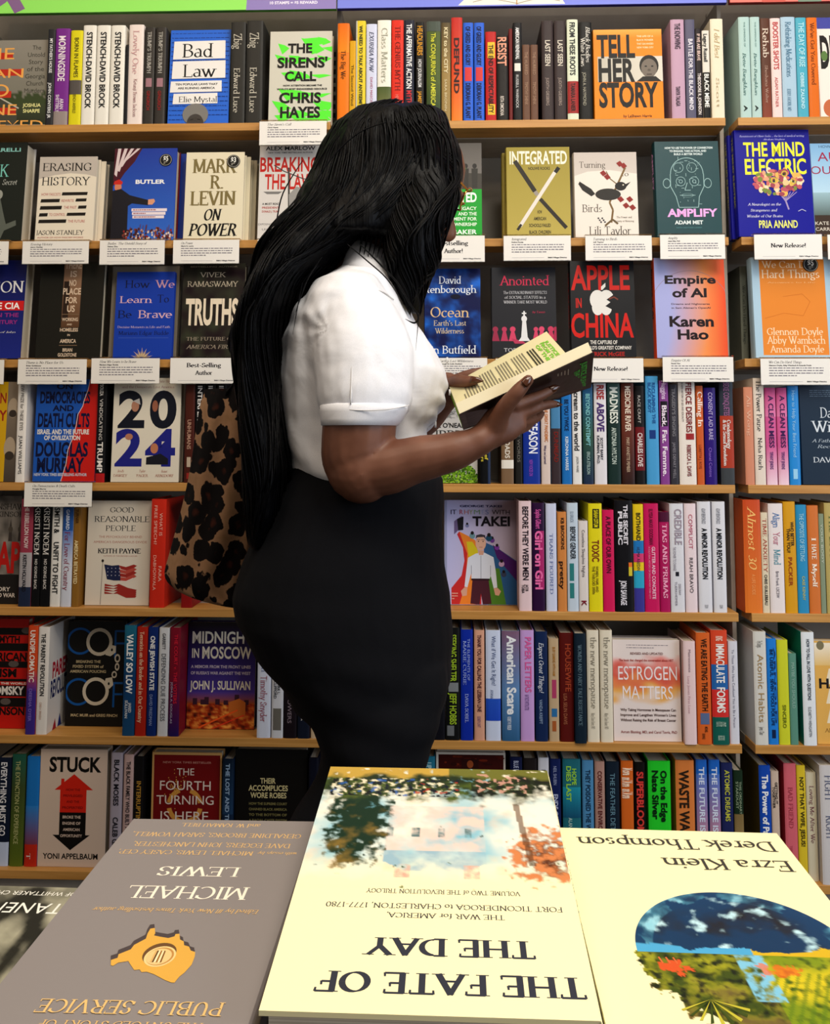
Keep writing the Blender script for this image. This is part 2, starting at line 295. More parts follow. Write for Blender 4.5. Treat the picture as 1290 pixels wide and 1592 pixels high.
class Art:
    """flat print on a face: map(u,v,k) gives the 3-D point for artwork coordinates"""
    def __init__(s, mb, fn, box, mi=0): s.mb = mb; s.fn = fn; s.b = box; s.k = 0; s.mi = mi
    def uv(s, x, y): x0, y0, x1, y1 = s.b; return (x-x0)/(x1-x0), (y-y0)/(y1-y0)
    def clip(s, pts):
        x0, y0, x1, y1 = s.b
        return [(min(max(p[0], x0), x1), min(max(p[1], y0), y1)) for p in pts]
    def poly(s, pts, col, clip=True):
        s.k += 1
        if clip: pts = s.clip(pts)
        A = sum(pts[i-1][0]*pts[i][1]-pts[i][0]*pts[i-1][1] for i in range(len(pts)))
        if A > 0: pts = pts[::-1]
        s.mb.add([s.fn(*s.uv(*p), s.k) for p in pts], [tuple(range(len(pts)))], lin(col), s.mi)
    def rect(s, x0, y0, x1, y1, col): s.poly([(x0, y0), (x1, y0), (x1, y1), (x0, y1)], col)
    def ell(s, cx, cy, rx, ry, col, n=20): s.poly([(cx+rx*math.cos(6.2832*i/n), cy+ry*math.sin(6.2832*i/n)) for i in range(n)], col)
    def line(s, pts, w, col):
        for a, b in zip(pts, pts[1:]):
            d = (b[0]-a[0], b[1]-a[1]); L = math.hypot(*d) or 1; n = (-d[1]/L*w/2, d[0]/L*w/2)
            s.poly([(a[0]+n[0], a[1]+n[1]), (b[0]+n[0], b[1]+n[1]), (b[0]-n[0], b[1]-n[1]), (a[0]-n[0], a[1]-n[1])], col)
    def ring(s, cx, cy, r, ri, col, a0=0, a1=360, asp=1, n=26):
        s.k += 1; vs = []
        for i in range(n+1):
            a = R_(a0+(a1-a0)*i/n)
            for q in (r, ri): vs.append(s.fn(*s.uv(*s.clip([(cx+q*math.cos(a), cy+q*asp*math.sin(a))])[0]), s.k))
        s.mb.add(vs, [(2*i, 2*i+2, 2*i+3, 2*i+1) for i in range(n)], lin(col), s.mi)
    def grid(s, x0, y0, x1, y1, nx, ny, f):
        s.k += 1; vs = []; cs = []
        for j in range(ny+1):
            for i in range(nx+1):
                x, y = s.clip([(x0+(x1-x0)*i/nx, y0+(y1-y0)*j/ny)])[0]
                vs.append(s.fn(*s.uv(x, y), s.k)); cs.append(f(x, y))
        s.mb.add(vs, [(j*(nx+1)+i, (j+1)*(nx+1)+i, (j+1)*(nx+1)+i+1, j*(nx+1)+i+1) for j in range(ny) for i in range(nx)], None, s.mi, cs)
    def pgrid(s, pos, nx, ny, f):
        s.k += 1; P = [[pos(i/nx, j/ny) for i in range(nx+1)] for j in range(ny+1)]; fl = [p for r in P for p in r]
        s.mb.add([s.fn(*s.uv(*p), s.k) for p in fl], [(j*(nx+1)+i, (j+1)*(nx+1)+i, (j+1)*(nx+1)+i+1, j*(nx+1)+i+1) for j in range(ny) for i in range(nx)], None, s.mi, [f(*p) for p in fl])
    def grad(s, x0, y0, x1, y1, ca, cb, horiz=False, cm=None):
        ca, cb = lin(ca), lin(cb); st = [ca, lin(cm), cb] if cm else [ca, cb]
        def f(x, y):
            t = ((x-x0)/(x1-x0) if horiz else (y-y0)/(y1-y0))*(len(st)-1); i = min(int(t), len(st)-2); t -= i
            return tuple(st[i][k]*(1-t)+st[i+1][k]*t for k in range(3))
        n = len(st)*3
        s.grid(x0, y0, x1, y1, n if horiz else 1, 1 if horiz else n, f)
    def text(s, t, x0, y0, x1, y1, col, font='s'):
        """letters of t fill the box from cap line y0 to baseline y1"""
        g = glyphs(t, font)
        if not g[0]: return
        vs, fs, cap, a, b = g; s.k += 1; c = lin(col)
        bx0, by0, bx1, by1 = s.b; out = []
        ser = font[0] in 'rB'
        for i, (p, q) in enumerate(vs):
            X = x0+(p-a)/(b-a)*(x1-x0); Y = y1-(q/cap)*(y1-y0)
            X = min(max(X, bx0), bx1); Y = min(max(Y, by0), by1)
            out.append(s.fn(*s.uv(X, Y), s.k+(.055*((i//4) % 16) if ser else 0)))
        s.mb.add(out, fs, c, s.mi)
    def words(s, x0, y0, x1, n, pitch, h, col, seed=1):
        """rows of small illegible words, as in fine print"""
        r = random.Random(seed)
        for j in range(n):
            x = x0; end = x1 if j < n-1 else x0+(x1-x0)*r.uniform(.35, .8)
            while x < end-.5:
                w_ = min(r.uniform(.02, .09)*(x1-x0), end-x); s.rect(x, y0+j*pitch, x+w_, y0+j*pitch+h, col); x += w_+(x1-x0)*.015
def hexname(c):
    import colorsys
    r, g, b = [x**(1/2.2) for x in lin(c)]; h, s_, v = colorsys.rgb_to_hsv(r, g, b)
    if v < .28: return 'black' if s_ < .3 else 'very dark ' + hn(h, s_, .6)
    if s_ < .13: return 'white' if v > .82 else ('pale grey' if v > .65 else ('grey' if v > .42 else 'dark grey'))
    if s_ < .28 and v > .7: return 'pale ' + hn(h, s_, v)
    return ('dark ' if v < .5 else '') + hn(h, s_, v)
def hn(h, s_, v):
    h *= 360
    if h < 14 or h > 345: return 'red' if s_ > .45 else 'pink'
    if h < 40: return ('orange' if v > .75 and s_ > .55 else 'brown') if s_ > .35 else 'cream'
    if h < 68: return 'yellow' if s_ > .45 else 'cream'
    if h < 165: return 'green'
    if h < 200: return 'teal'
    if h < 250: return 'blue'
    if h < 290: return 'purple'
    return 'pink'

# ------------------------------------------------------------------ setting and bookcases
def quadmesh(name, v, m, kind='structure'):
    mb = MB(); mb.add(v, [(0, 1, 2, 3)]); o = mb.build(name, m); return tag(o, kind=kind)
mb = MB(); mb.box(-4, -3, -.05, 4, 3.2, 0); tag(mb.build('floor', M['carpet']), kind='structure')
mb = MB(); mb.box(-3, 0, 0, 3, .12, 3.0)
wl = tag(mb.build('wall_back', M['back']), kind='structure'); wl.location = W(0, .262, 0); wl.rotation_euler = (0, 0, -PSI)
UB1 = hit(522.5, 190)[0]; UB2 = hit(1137.5, 190)[0]; BW = UB2-UB1
UB = [UB1-BW, UB1, UB2, UB2+BW]
def wallobj(o): o.location = W(0, 0, 0); o.rotation_euler = (0, 0, -PSI); return o
BAYN = ['left', 'middle', 'right']
ZH = hit(645, 13)[1]
for b in range(3):
    t = empty('bookcase', W(UB[b]+BW/2, 0, 0), (0, 0, -PSI))
    tag(t, ['tall wooden shelved bookcase bay behind and left of the woman', 'tall wooden shelved bookcase bay behind the woman and her open book',
            'tall wooden shelved bookcase bay at the right edge'][b], 'bookcase', 'bookcase bays along the wall')
    x0, x1 = -BW/2+.0155, BW/2-.0155
    mb = MB(); mb.box(-BW/2+.016, .238, .1, BW/2-.016, .25, 2.35); mb.build('back_panel', M['back'], t)
    mb = MB(); mb.box(x0, .02, 0, x1, .236, SH[6]-.021); mb.build('plinth', M['metal'], t)
    for s in ((BW/2-.009, BW/2+.0015),):
        mb = MB(); mb.box(s[0], .07, 0, s[1], .25, 2.3); bevel(mb.build('upright', M['metal'], t), .001)
    if b == 0:
        mb = MB(); mb.box(-BW/2-.009, .07, 0, -BW/2+.0015, .25, 2.3); mb.build('upright', M['metal'], t)
    for s in (-BW/2+.035, BW/2-.035):
        mb = MB(); mb.box(s-.014, .2335, .12, s+.014, .238, 2.3)
        for k in range(30):
            z = 1.5+k*.0254
            mb.box(s-.003, .2328, z, s+.003, .2336, z+.014, mi=1)
        mb.build('slotted_standard', [M['metal'], M['slot']], t)
    for k, z in enumerate(SH):
        mb = MB(); mb.box(x0, 0, z-.0205, x1, .075, z); sh = bevel(mb.build('shelf', M['wood'], t), .0012)
        mb = MB(); mb.box(x0, .0755, z-.0225, x1, .236, z-.0005); bevel(mb.build('shelf_pan', M['metal'], sh), .0008)

# header signs
def sign_text(a, mb): pass
sg = [(UB[0]+.002, UB[1]-.002), (UB[1]+.0005, UB[2]-.006), (UB[2]+.001, UB[3])]
for b, (u0, u1) in enumerate(sg):
    wd = u1-u0; hgt = .30
    mb = MB(); side = ['5fa04a', '2c2c8c', '8a2020'][b]
    mb.box(0, 0, 0, wd, .012, hgt, lin(side))
    a = Art(mb, lambda u, v, k, wd=wd: (u*wd, -.0003-.00008*k, .30*(1-v)), (0, 0, wd, hgt))
    zb = hgt
    if b == 0:
        a.rect(.001, 0, wd-.001, hgt-.001, 'a8f07a')
        x = hit(383, 10)[0]-u0; a.poly([(x+.02, 0), (wd, 0), (wd, hgt), (x, hgt)], 'a294cc')
        a.text('&', hit(-62, 10)[0]-u0, .06, hit(68, 10)[0]-u0, hgt-.004, '9a7aa4', 'ri')
        a.text('10 STAMPS = $5 REWARD', hit(420, 4)[0]-u0, hgt-.0215, hit(494, 4)[0]-u0, hgt-.0145, 'f4f0ff', 'h')
    elif b == 1:
        a.rect(.001, 0, wd-.001, hgt-.001, '8e98ea')
        X = lambda p: hit(p, 8)[0]-u0
        a.poly([(X(712), hgt-.004), (X(722), hgt-.02), (X(734), hgt-.06), (X(800), hgt-.05), (X(862), hgt-.06), (X(872), hgt-.02), (X(878), hgt-.004)], 'f3efe6')
        a.line([(X(735), hgt-.012), (X(760), hgt-.022), (X(795), hgt-.010), (X(805), hgt-.006)], .0018, 'b0a68e')
        a.line([(X(870), hgt-.012), (X(842), hgt-.022), (X(812), hgt-.010), (X(803), hgt-.006)], .0018, 'b0a68e')
        a.line([(X(803), hgt-.004), (X(803), hgt-.05)], .0022, 'c8963c')
    else:
        a.rect(.001, 0, wd-.001, hgt-.001, 'f08a80')
        for k in range(5): a.ell(.11+.09*k, hgt-.004, .03, .012, '8a9a8a' if k % 2 else 'd06a60')
    o = mb.build('header_sign', M['print'])
    o.location = W(u0, -.004, ZH); o.rotation_euler = (0, 0, -PSI)
    tag(o, ['green and lavender header sign above the left bookcase bay', 'periwinkle blue header sign with an open book above the middle bay', 'coral pink header sign above the right bookcase bay'][b], 'sign', 'header signs above the bookcases')

# ------------------------------------------------------------------ books
def sticker(parent, W_, H_, u, v, r, txt):
    mb = MB(); n = 28
    vs = [(u*W_+r*math.cos(6.2832*i/n), -.0022, H_*(1-v)+r*math.sin(6.2832*i/n)) for i in range(n)]
    vs += [(u*W_+r*math.cos(6.2832*i/n), -.0012, H_*(1-v)+r*math.sin(6.2832*i/n)) for i in range(n)]
    mb.add(vs, [tuple(range(n))[::-1]]+[(i, (i+1) % n, (i+1) % n+n, i+n) for i in range(n)], lin('141414'))
    a = Art(mb, lambda x, y, k: (u*W_-r+2*r*x, -.0022-.00012*k, H_*(1-v)+r-2*r*y), (0, 0, 20, 20))
    a.ring(10, 10, 9.0, 8.5, 'c8c4b8'); a.text(txt, 6.2, 4, 13.8, 11.5, 'f0f0ea', 'b'); a.words(7, 13, 13, 2, 2.6, 1.2, 'b8b4a8')
    o = mb.build('price_sticker', M['print'], parent); o['label'] = 'round black price sticker'; return o
def book(W_, T, H, bg, face=None, fbox=None, spine=None, bands=None, sbg=None, paper=False, mat='print', bulge=None, back=None, pcol=None):
    root = empty('book'); ct = .0007 if paper else .0024; ins = .0004 if paper else .0032
    mb = MB(); c = lin(bg); sc = lin(sbg or bg); bl = bulge if bulge is not None else (.0004 if paper else min(.0022, T*.09))
    mb.box(0, 0, 0, W_, ct, H, c); mb.box(0, T-ct, 0, W_, T, H, lin(back) if back else c)
    n = 8; prof = [(-bl*(1-(2*i/n-1)**4), T*i/n) for i in range(n+1)]
    vs = [(x, y, z) for z in (0, H) for x, y in prof]+[(ct, y, z) for z in (0, H) for y in (ct, T-ct)]
    m_ = n+1; fs = [(i+1, i, i+m_, i+1+m_) for i in range(n)]
    fs += [tuple(range(m_, 2*m_))+(2*m_+3, 2*m_+2), tuple(reversed(range(m_)))+(2*m_, 2*m_+1), (2*m_, 2*m_+2, 2*m_+3, 2*m_+1)]
    mb.add(vs, fs, sc)
    if face:
        a = Art(mb, lambda u, v, k: (u*W_, -.0002-.0014*(1-math.exp(-k/60)), H*(1-v)), fbox or (0, 0, 1, 1)); face(a)
    if spine or bands:
        def fs_(a_, b_, k): u = 1-b_; return (-bl*(1-(2*u-1)**4)-.0004-.00004*k, T*(1-u), H*(1-a_))
        s = Art(mb, fs_, (0, 0, 1, 1))
        for bd in bands or []:
            c0, c1 = (bd[3], bd[4]) if len(bd) > 3 and not isinstance(bd[3], str) else (0, 1)
            ca = lin(bd[2]); cb = lin(bd[3]) if len(bd) > 3 and isinstance(bd[3], str) else ca
            s.grid(bd[0], 1-c1, bd[1], 1-c0, 4, 6, lambda x, y, b0=bd[0], b1=bd[1]: tuple(ca[k]+(cb[k]-ca[k])*(x-b0)/(b1-b0) for k in range(3)))
        s.k += 13
        for t in spine or []:
            c0, c1 = (t[5], t[6]) if len(t) > 5 else (.30, .70)
            s.text(t[0], t[1], 1-c1, t[2], 1-c0, t[3], t[4])
    mb.build('cover', M[mat], root)
    mb = MB(); mb.box(ct+.0003, ct+.0001, ins, W_-(.0004 if paper else .004), T-ct-.0001, H-ins)
    mb.build('page_block', M['pages'], root)
    return root
def rowz(r, x): return SH[r]
base_px = lambda r, x: None
def proj(p):
    d = p-CAM; z = d.dot(cam_f); return 645+F_PX*d.dot(cam_r)/z, CY-F_PX*d.dot(cam_u)/z
used_labels = set()
def uniq(l):
    assert l not in used_labels, l
    used_labels.add(l); return l
def bayof(px): return 0 if px < 522 else (1 if px < 1137 else 2)
state = {}
def spine_book(r, x0, x1, top, bg, texts, title, v=.004, lab=None, **kw):
    """spine-out book: x0..x1 and top are where its spine shows in the photo"""
    zb = SH[r]; xm = (x0+x1)/2
    yb = proj(W(hit(xm, 600, v)[0], v, zb))[1]; ym = (top+yb)/2
    u0, u1 = hit(x0, ym, v)[0], hit(x1, ym, v)[0]
    key = (r, bayof(xm)); pu = state.get(key, -9)
    u0 = max(u0+.0003, pu+.0004); u1 = max(u1, u0+.007); state[key] = u1
    T = u1-u0; H = min(hit(xm, top, v)[1]-zb, .279); d = kw.pop('d', .15)
    b = book(d, T, H, bg, spine=texts, **kw)
    b.location = W(u1, v, zb+.0003); b.rotation_euler = (0, 0, -PSI+R_(90))
    cn = hexname(kw.get('sbg') or bg)
    l = lab or f"{cn} spine titled {title}, {ROWN[r]}, {BAYN[bayof(xm)]} bay"
    tag(b, uniq(l), 'book', 'books on the '+ROWN[r])
    return b
def face_book(r, x0, top, x1, bot, bg, art, lab, v=.006, T=.03, copies=0, dx=.006, lean=4, stick=None, clabs=None, seq=True, **kw):
    zb = SH[r]; xm = (x0+x1)/2; ym = (top+bot)/2
    u0, u1 = hit(x0, ym, v)[0], hit(x1, ym, v)[0]; H = .2
    th = R_(lean)
    for _ in range(3): H = (hit(xm, top, v+H*math.sin(th))[1]-zb-T*math.sin(th))/math.cos(th)
    H = min(H, .2805-T*math.sin(th))
    key = (r, bayof(min(max(xm, 1), 1289)));
    if seq:
        state[key] = u1
    th = R_(lean)
    for k in range(copies+1):
        b = book(u1-u0, T, H-(.004 if k else 0), bg, face=art if k == 0 else None, fbox=(x0, top, x1, bot), **kw)
        vv = v+k*(T/math.cos(th)+.0025)
        b.location = W(u0+dx*k, vv, zb+.0004+T*math.sin(th)); b.rotation_euler = (-th, 0, -PSI)
        if k == 0:
            tag(b, uniq(lab), 'book', 'books on the '+ROWN[r])
            if stick: sticker(b, u1-u0, H, (stick[0]-x0)/(x1-x0), (stick[1]-top)/(bot-top), stick[2]/640, stick[3])
            first = b
        else:
            tag(b, uniq((clabs[k-1] if clabs else 'spare copy mostly hidden behind the ' + lab)), 'book', 'books on the '+ROWN[r])
    return first
def card(r, x0, y0, x1, y1, title, lab, big=False, sub=None, seed=1):
    u0, z1 = hit(x0, y0, -.02); u1, z0 = hit(x1, y1, -.02)
    z1 = (hit(x0, y0, -.02)[1]+hit(x1, y0, -.02)[1])/2; z0 = (hit(x0, y1, -.02)[1]+hit(x1, y1, -.02)[1])/2
    w_, h = u1-u0, z1-z0
    t = empty('shelf_sign', W(u0, -.0215, z0), (0, 0, -PSI)); tag(t, uniq(lab), 'sign', 'white shelf signs in clear holders')
    mb = MB(); mb.box(.001, .0008, .001, w_-.001, .0016, h-.001, lin('f2efea'))
    a = Art(mb, lambda u, v, k: (.001+u*(w_-.002), .0006-.0004*(1-math.exp(-k/60)), .001+(h-.002)*(1-v)), (0, 0, 100, 37))
    if big:
        n = len(title)
        for i, l in enumerate(title):
            cy = (13 if n == 1 else 7.2)+i*11; hw = len(l)*2.15
            a.text(l, 50-hw, cy, 50+hw, cy+6.2, '2e2c34', 'B')
    else:
        a.text(title[0], 12, 3.0, 12+min(len(title[0])*2.25, 76), 6.6, '3c3a46', 'ri')
        y = 8.6
        if len(title) > 1: a.text(title[1], 12, y, 12+len(title[1])*1.45, y+1.8, '3a3840', 'h')
        a.words(12, 12.6, 90, 4, 3.6, 1.2, '84808c', seed)
    a.rect(12, 32.4, 60, 32.7, 'a8a4ac'); a.text('B&N Village District', 66, 31.6, 94, 33.2, '3c3a44', 'h')
    mb.build('sign_card', M['card'], t)
    mb = MB(); mb.box(0, .0018, 0, w_, .0034, h+.003); mb.box(0, .0018, h+.001, w_, .0198, h+.0026); mb.box(0, -.0004, 0, w_, .0018, .0022)
    mb.build('sign_holder', M['acrylic'], t)
def L(t, a, b, c='fff', f='s', c0=.30, c1=.70): return (t, a, b, c, f, c0, c1)

# ================================================================== TOP SHELF
def a_man(a):
    a.grad(-60, 63, 72, 150, '9d988e', '8c897c'); a.grad(-60, 140, 72, 190, '5b6446', '3a4030')
    a.grid(-60, 138, 72, 160, 40, 6, lambda x, y: lin('4c5838') if noise.noise(Vector((x*.2, y*.2, 0)))*12+138+6 < y else lin('8f8b80'))
    a.poly([(-25, 165), (0, 150), (28, 165), (28, 190), (-25, 190)], '59584c'); a.line([(-28, 168), (0, 150), (30, 166)], 2, 'c8c4b4')
    for y0, x1 in ((82, 16), (107, 34), (140, 17), (165, 26)): a.rect(-60, y0, x1, y0+10, 'c8402c')
    for t, x0, y0, x1, y1 in (('THE', -50, 75, 18, 92), ('MAN', -44, 106, 34, 120), ('NO', -40, 130, 13, 148), ('ONE', -42, 160, 27, 176), ('BELIEVED', -56, 184, 69, 198)):
        a.text(t, x0, y0, x1, y1, 'f2b868', 's')
    for k, t in enumerate(('The', 'Untold', 'Story', 'of the', 'Georgia', 'Church', 'Murders')):
        hw = len(t)*2.2; a.text(t, 52.5-hw, 71.5+10.8*k, 52.5+hw, 78+10.8*k, '55524a')
    a.text('JOSHUA', 36, 159, 64, 164, 'eeeaa8', 'b'); a.text('SHARPE', 37, 167.5, 63, 172.5, 'eeeaa8', 'b')
face_book(0, -60, 63, 72, 191, 'a09b90', a_man, 'grey cover with orange lettering and a green lawn, far left of top shelf', lean=3)
spine_book(0, 73, 84, 46, '3a3a3e', [L("MY FATHER'S HOUSE", .10, .46, 'e8e8e8', 'b'), L('JOHN CONYERS JR', .56, .93, 'e8e8e8', 'b')], "My Father's House")
spine_book(0, 85, 107, 45, '8a3c9c', [L('MORNINGSIDE', .08, .55, 'f4e8f0', 'b', .25, .72), L('ARAN', .73, .84, 'f0e0f0', 'b', .45, .70), L('SHETTERLY', .69, .87, 'f0e0f0', 'b', .15, .38)], 'Morningside', bands=[(.86, 1, 'a89c98')])
spine_book(0, 108.5, 127, 48, 'e6dc28', [L('BORN IN FLAMES', .08, .50, '4a4420', 's', .35, .7), L('BENCH ANSFIELD', .68, .88, '4a4420', 's', .35, .6)], 'Born in Flames', bands=[(.53, .68, '6a6460')])
for k, (p, x0, x1) in enumerate((('leftmost', 128, 148), ('middle', 149.5, 170), ('rightmost', 171.5, 193))):
    spine_book(0, x0, x1, 40, 'f2efe6', [L('STENCH-DAVID BROCK', .07, .84, '1c1c1c', 'b', .30, .72)], 'Stench', lab=f'{p} of three white spines titled Stench, top shelf')
spine_book(0, 194, 199, 70, '26282c', [], '', lab='thin black spine between the last Stench and a cream spine, top shelf')
spine_book(0, 199.5, 222, 39, 'f2e6e0', [L('Lovely One', .06, .5, 'd8b0b0', 'r', .3, .7), L('Ketanji Brown Jackson', .55, .93, 'b08888', 'r', .4, .65)], 'Lovely One')
for p, x0, x1 in (('left', 224, 239.5), ('right', 241, 257)):
    spine_book(0, x0, x1, 43, '46423e', [L("TRUMP'S TRIUMPH", .05, .48, 'd8d4cc', 'r', .3, .68), L('GINGRICH', .66, .86, 'a03030', 'b', .35, .65)], '', lab=f'{p} of two dark grey spines between a cream spine and Bad Law', bands=[(.53, .62, 'b08890', .2, .8)])
def a_bad(a):
    a.rect(262, 47, 356, 191, '3478dc')
    a.words(264, 52, 354, 20, 7, .8, '1c3c80', 3)
    for r_, in (((268, 65, 348, 93),), ((267, 96, 349, 123),), ((265, 127, 344, 144),), ((270, 146, 338, 162),)): a.poly([(r_[0], r_[1]), (r_[2], r_[1]-1), (r_[2]+.5, r_[3]-1), (r_[0]-1, r_[3])], 'f1efec')
    a.text('Bad', 281, 69, 329, 90, '16161a', 'r'); a.text('Law', 283, 101, 336, 120.5, '16161a', 'r')
    a.text('TEN POPULAR LAWS THAT', 272, 130, 338, 133, '222', 'h'); a.text('ARE RUINING AMERICA', 276, 136, 334, 139, '222', 'h'); a.text('Elie Mystal', 278, 150.5, 338, 159, '222', 'r')
    a.ell(305, 178, 20, 17, '8c8a86'); a.ell(305, 191, 13, 14, '6a625c'); a.line([(297, 186), (302, 185)], 1.2, '222'); a.line([(308, 185), (313, 186)], 1.2, '222')
face_book(0, 262, 47, 356, 191, '3478dc', a_bad, 'bright blue cover titled Bad Law with white title strips', lean=3)
spine_book(0, 358, 381, 35, '3c3b38', [L('Zbig', .12, .27, 'd4cfc2', 'r', .2, .75), L('Edward Luce', .46, .90, 'd4cfc2', 'r', .25, .65)], 'Zbig', lab='left of two charcoal spines titled Zbig, right of Bad Law')
spine_book(0, 382.5, 408, 33, '3c3b38', [L('Zbig', .12, .27, 'd4cfc2', 'r', .2, .75), L('Edward Luce', .46, .90, 'd4cfc2', 'r', .25, .65)], 'Zbig', lab="right of two charcoal spines titled Zbig, beside The Sirens' Call")
def a_sir(a):
    a.rect(418, 49, 517, 191, 'd6d4c8')
    r = random.Random(5)
    for cy in (66, 78, 95, 120, 150, 168, 180, 186):
        for k in range(4):
            x = r.uniform(420, 500); w_ = r.uniform(18, 44); h = r.uniform(3, 8)
            a.poly([(x, cy-h+r.uniform(-4, 2)), (x+w_*.6, cy-h), (x+w_, cy+r.uniform(-4, 4)), (x+w_*.4, cy+h)], '6cf048')
    a.text('THE', 446, 69, 484, 83, '1e1e1e', 'h'); a.text("SIRENS'", 430, 91, 508, 106, '1e1e1e', 'h'); a.text('CALL', 442, 113, 491, 127, '1e1e1e', 'h')
    a.text('HOW ATTENTION BECAME THE', 440, 133, 500, 135.5, '333', 'h'); a.text("WORLD'S MOST ENDANGERED RESOURCE", 430, 138.5, 508, 141, '333', 'h')
    a.text('CHRIS', 434, 146, 499, 161, '1e1e1e', 'h'); a.text('HAYES', 436, 168, 498, 184, '1e1e1e', 'h')
face_book(0, 418, 49, 515, 191, 'd6d4c8', a_sir, "grey and neon green cover titled The Sirens' Call", lean=3)

S = spine_book
S(0, 524.5, 542.5, 37, 'f08a18', [L('The Big We', .28, .57, '3a2a1a', 'r', .3, .7)], 'The Big We', bands=[(0, .3, 'e87c12', 'f69a20')])
S(0, 543, 552.5, 64, 'e0b020', [L('The Second Wind', .3, .8, '4a3a14', 's')], '', lab='short narrow yellow spine right of The Big We')
S(0, 553, 568, 33, 'e8d23c', [L('WE NEED TO TALK ABOUT ANTISEMITISM', .05, .92, '3a4430', 'b', .35, .68)], 'We Need to Talk', bands=[(0, 1, 'd8dcd4', 0, .14)])
S(0, 569, 585.5, 38, 'd8dcf0', [L('EXURBIA NOW', .08, .5, '4c506c', 'ri', .3, .7), L('DAVID MASCIOTRA', .55, .9, 'c06c88', 's', .4, .62)], 'Exurbia Now')
S(0, 586.5, 607.5, 32, 'f0eee4', [L('Class Matters', .08, .62, 'b4b4a4', 'r', .3, .75)], 'Class Matters', bands=[(.66, .93, '5a6a38', '8a8a5a')])
S(0, 608.5, 627, 32, 'e2402c', [L('THE GENIUS MYTH', .06, .70, '8a1c14', 'r', .3, .75), L('HELEN LEWIS', .74, .92, 'f0a090', 's', .35, .6)], 'The Genius Myth')
S(0, 628, 643.5, 32, '2c3044', [L('THE AFFIRMATIVE ACTION', .04, .68, 'f4f4f4', 'b', .25, .75), L('MYTH', .7, .84, 'd04048', 'b', .25, .75), L('JASON RILEY', .87, .98, 'eee', 's', .4, .65)], 'The Affirmative Action Myth')
S(0, 646, 659, 35, '1e1a16', [L('HEADLINERS', .04, .34, 'd8a030', 'b', .2, .8), L('HOW JOURNALISM', .38, .66, 'ddd', 'b', .3, .7), L('JAMES REED', .70, .95, 'd8a030', 'b', .3, .7)], 'Headliners')
S(0, 663, 684.5, 34, '5c6c34', [L('The CONJURING of AMERICA', .12, .86, 'd6d64c', 'b', .32, .64)], 'The Conjuring of America', bands=[(0, .1, '59635a'), (.6, 1, '5c6c34', '2e4a34')])
S(0, 686, 700, 36, 'a8905c', [L('KEY to the CITY', .05, .52, 'e8dcb8', 'b', .3, .7), L('SARA BRONIN', .58, .9, 'e8dcb8', 's', .35, .6)], 'Key to the City', bands=[(0, .5, '6a5c40', 'a8905c')])
S(0, 701.5, 718.5, 28, 'd84e34', [L('DEFUND', .20, .74, '4a2a28', 'h', .25, .7)], 'Defund', bands=[(0, .5, 'c83a34', 'de5a34'), (.5, 1, 'de5a34', 'f0923c')])
for p, x0, x1 in (('left', 720, 735.5), ('right', 737, 752.5)):
    S(0, x0, x1, 36, '3a72d8', [L('OF GREED AND GLORY', .04, .44, '10204c', 'b', .25, .7), L('DEBORAH G. PLANT', .62, .98, '10204c', 'b', .25, .7)], '', lab=f'{p} of two blue spines titled Of Greed and Glory', bands=[(.46, .60, 'd84a4c', .15, .85)])
S(0, 754.5, 771, 50, 'c42c2c', [L('THE END OF RESPECTABILITY', .15, .92, '241414', 'b', .30, .72)], 'The End of Respectability', bands=[(.12, .30, 'e8c43c', .2, .9), (.82, .94, 'e8c43c', .2, .9)])
S(0, 772, 789.5, 56, '241e1c', [L('RESIST', .02, .36, 'e8a890', 'b', .1, .85), L('RITA OMOKHA', .72, .95, 'd8d0c8', 'b', .3, .6)], 'Resist')
S(0, 791, 796.5, 45, '7a1c1c', [], '', lab='thin dark red book edge right of the Resist spine')
S(0, 797.5, 811, 36, '14141a', [L('AMERICAN RENEWAL', .05, .38, 'eee', 'b', .3, .7), L('RUSSELL WARNOCK', .54, .88, 'ddd', 's', .3, .6)], 'American Renewal', bands=[(.42, .50, 'e8e4dc', .15, .85)])
for p, x0, x1 in (('left', 812, 823.5), ('right', 824.5, 836)):
    S(0, x0, x1, 70, '7a5a48', [L('THE HURRIED', .1, .4, 'b89880', 's', .3, .7), L('TIMOTHY SHENK', .5, .8, 'b89880', 's', .3, .7)], '', lab=f'{p} of two short brown patterned spines on top shelf')
S(0, 842, 860, 33, '46393a', [L('LAST SEEN', .20, .46, 'd8d0c4', 'b', .3, .72), L('JUDITH GIESBERG', .58, .86, 'b8a8a0', 's', .35, .6)], '', lab='left of two dark brown spines titled Last Seen')
S(0, 861.5, 879.5, 33, '46393a', [L('LAST SEEN', .20, .46, 'd8d0c4', 'b', .3, .72), L('JUDITH GIESBERG', .58, .86, 'b8a8a0', 's', .35, .6)], '', lab='right of two dark brown spines titled Last Seen')
S(0, 881.5, 898.5, 31, 'dfe4d0', [L('FROM THESE ROOTS', .03, .56, '22262c', 'b', .25, .72), L('TAMARA LANIER', .64, .92, '3a1416', 'b', .3, .68)], 'From These Roots', bands=[(.62, .94, 'a83434')])
S(0, 900.5, 920, 35, '161616', [L('White Laws', .16, .46, 'e8e4dc', 'r', .12, .45), L('Black Bodies', .05, .42, 'e8e4dc', 'ri', .52, .85), L('JOHN A. HAYMOND', .52, .86, 'b8b4a4', 's', .25, .5)], 'White Laws')
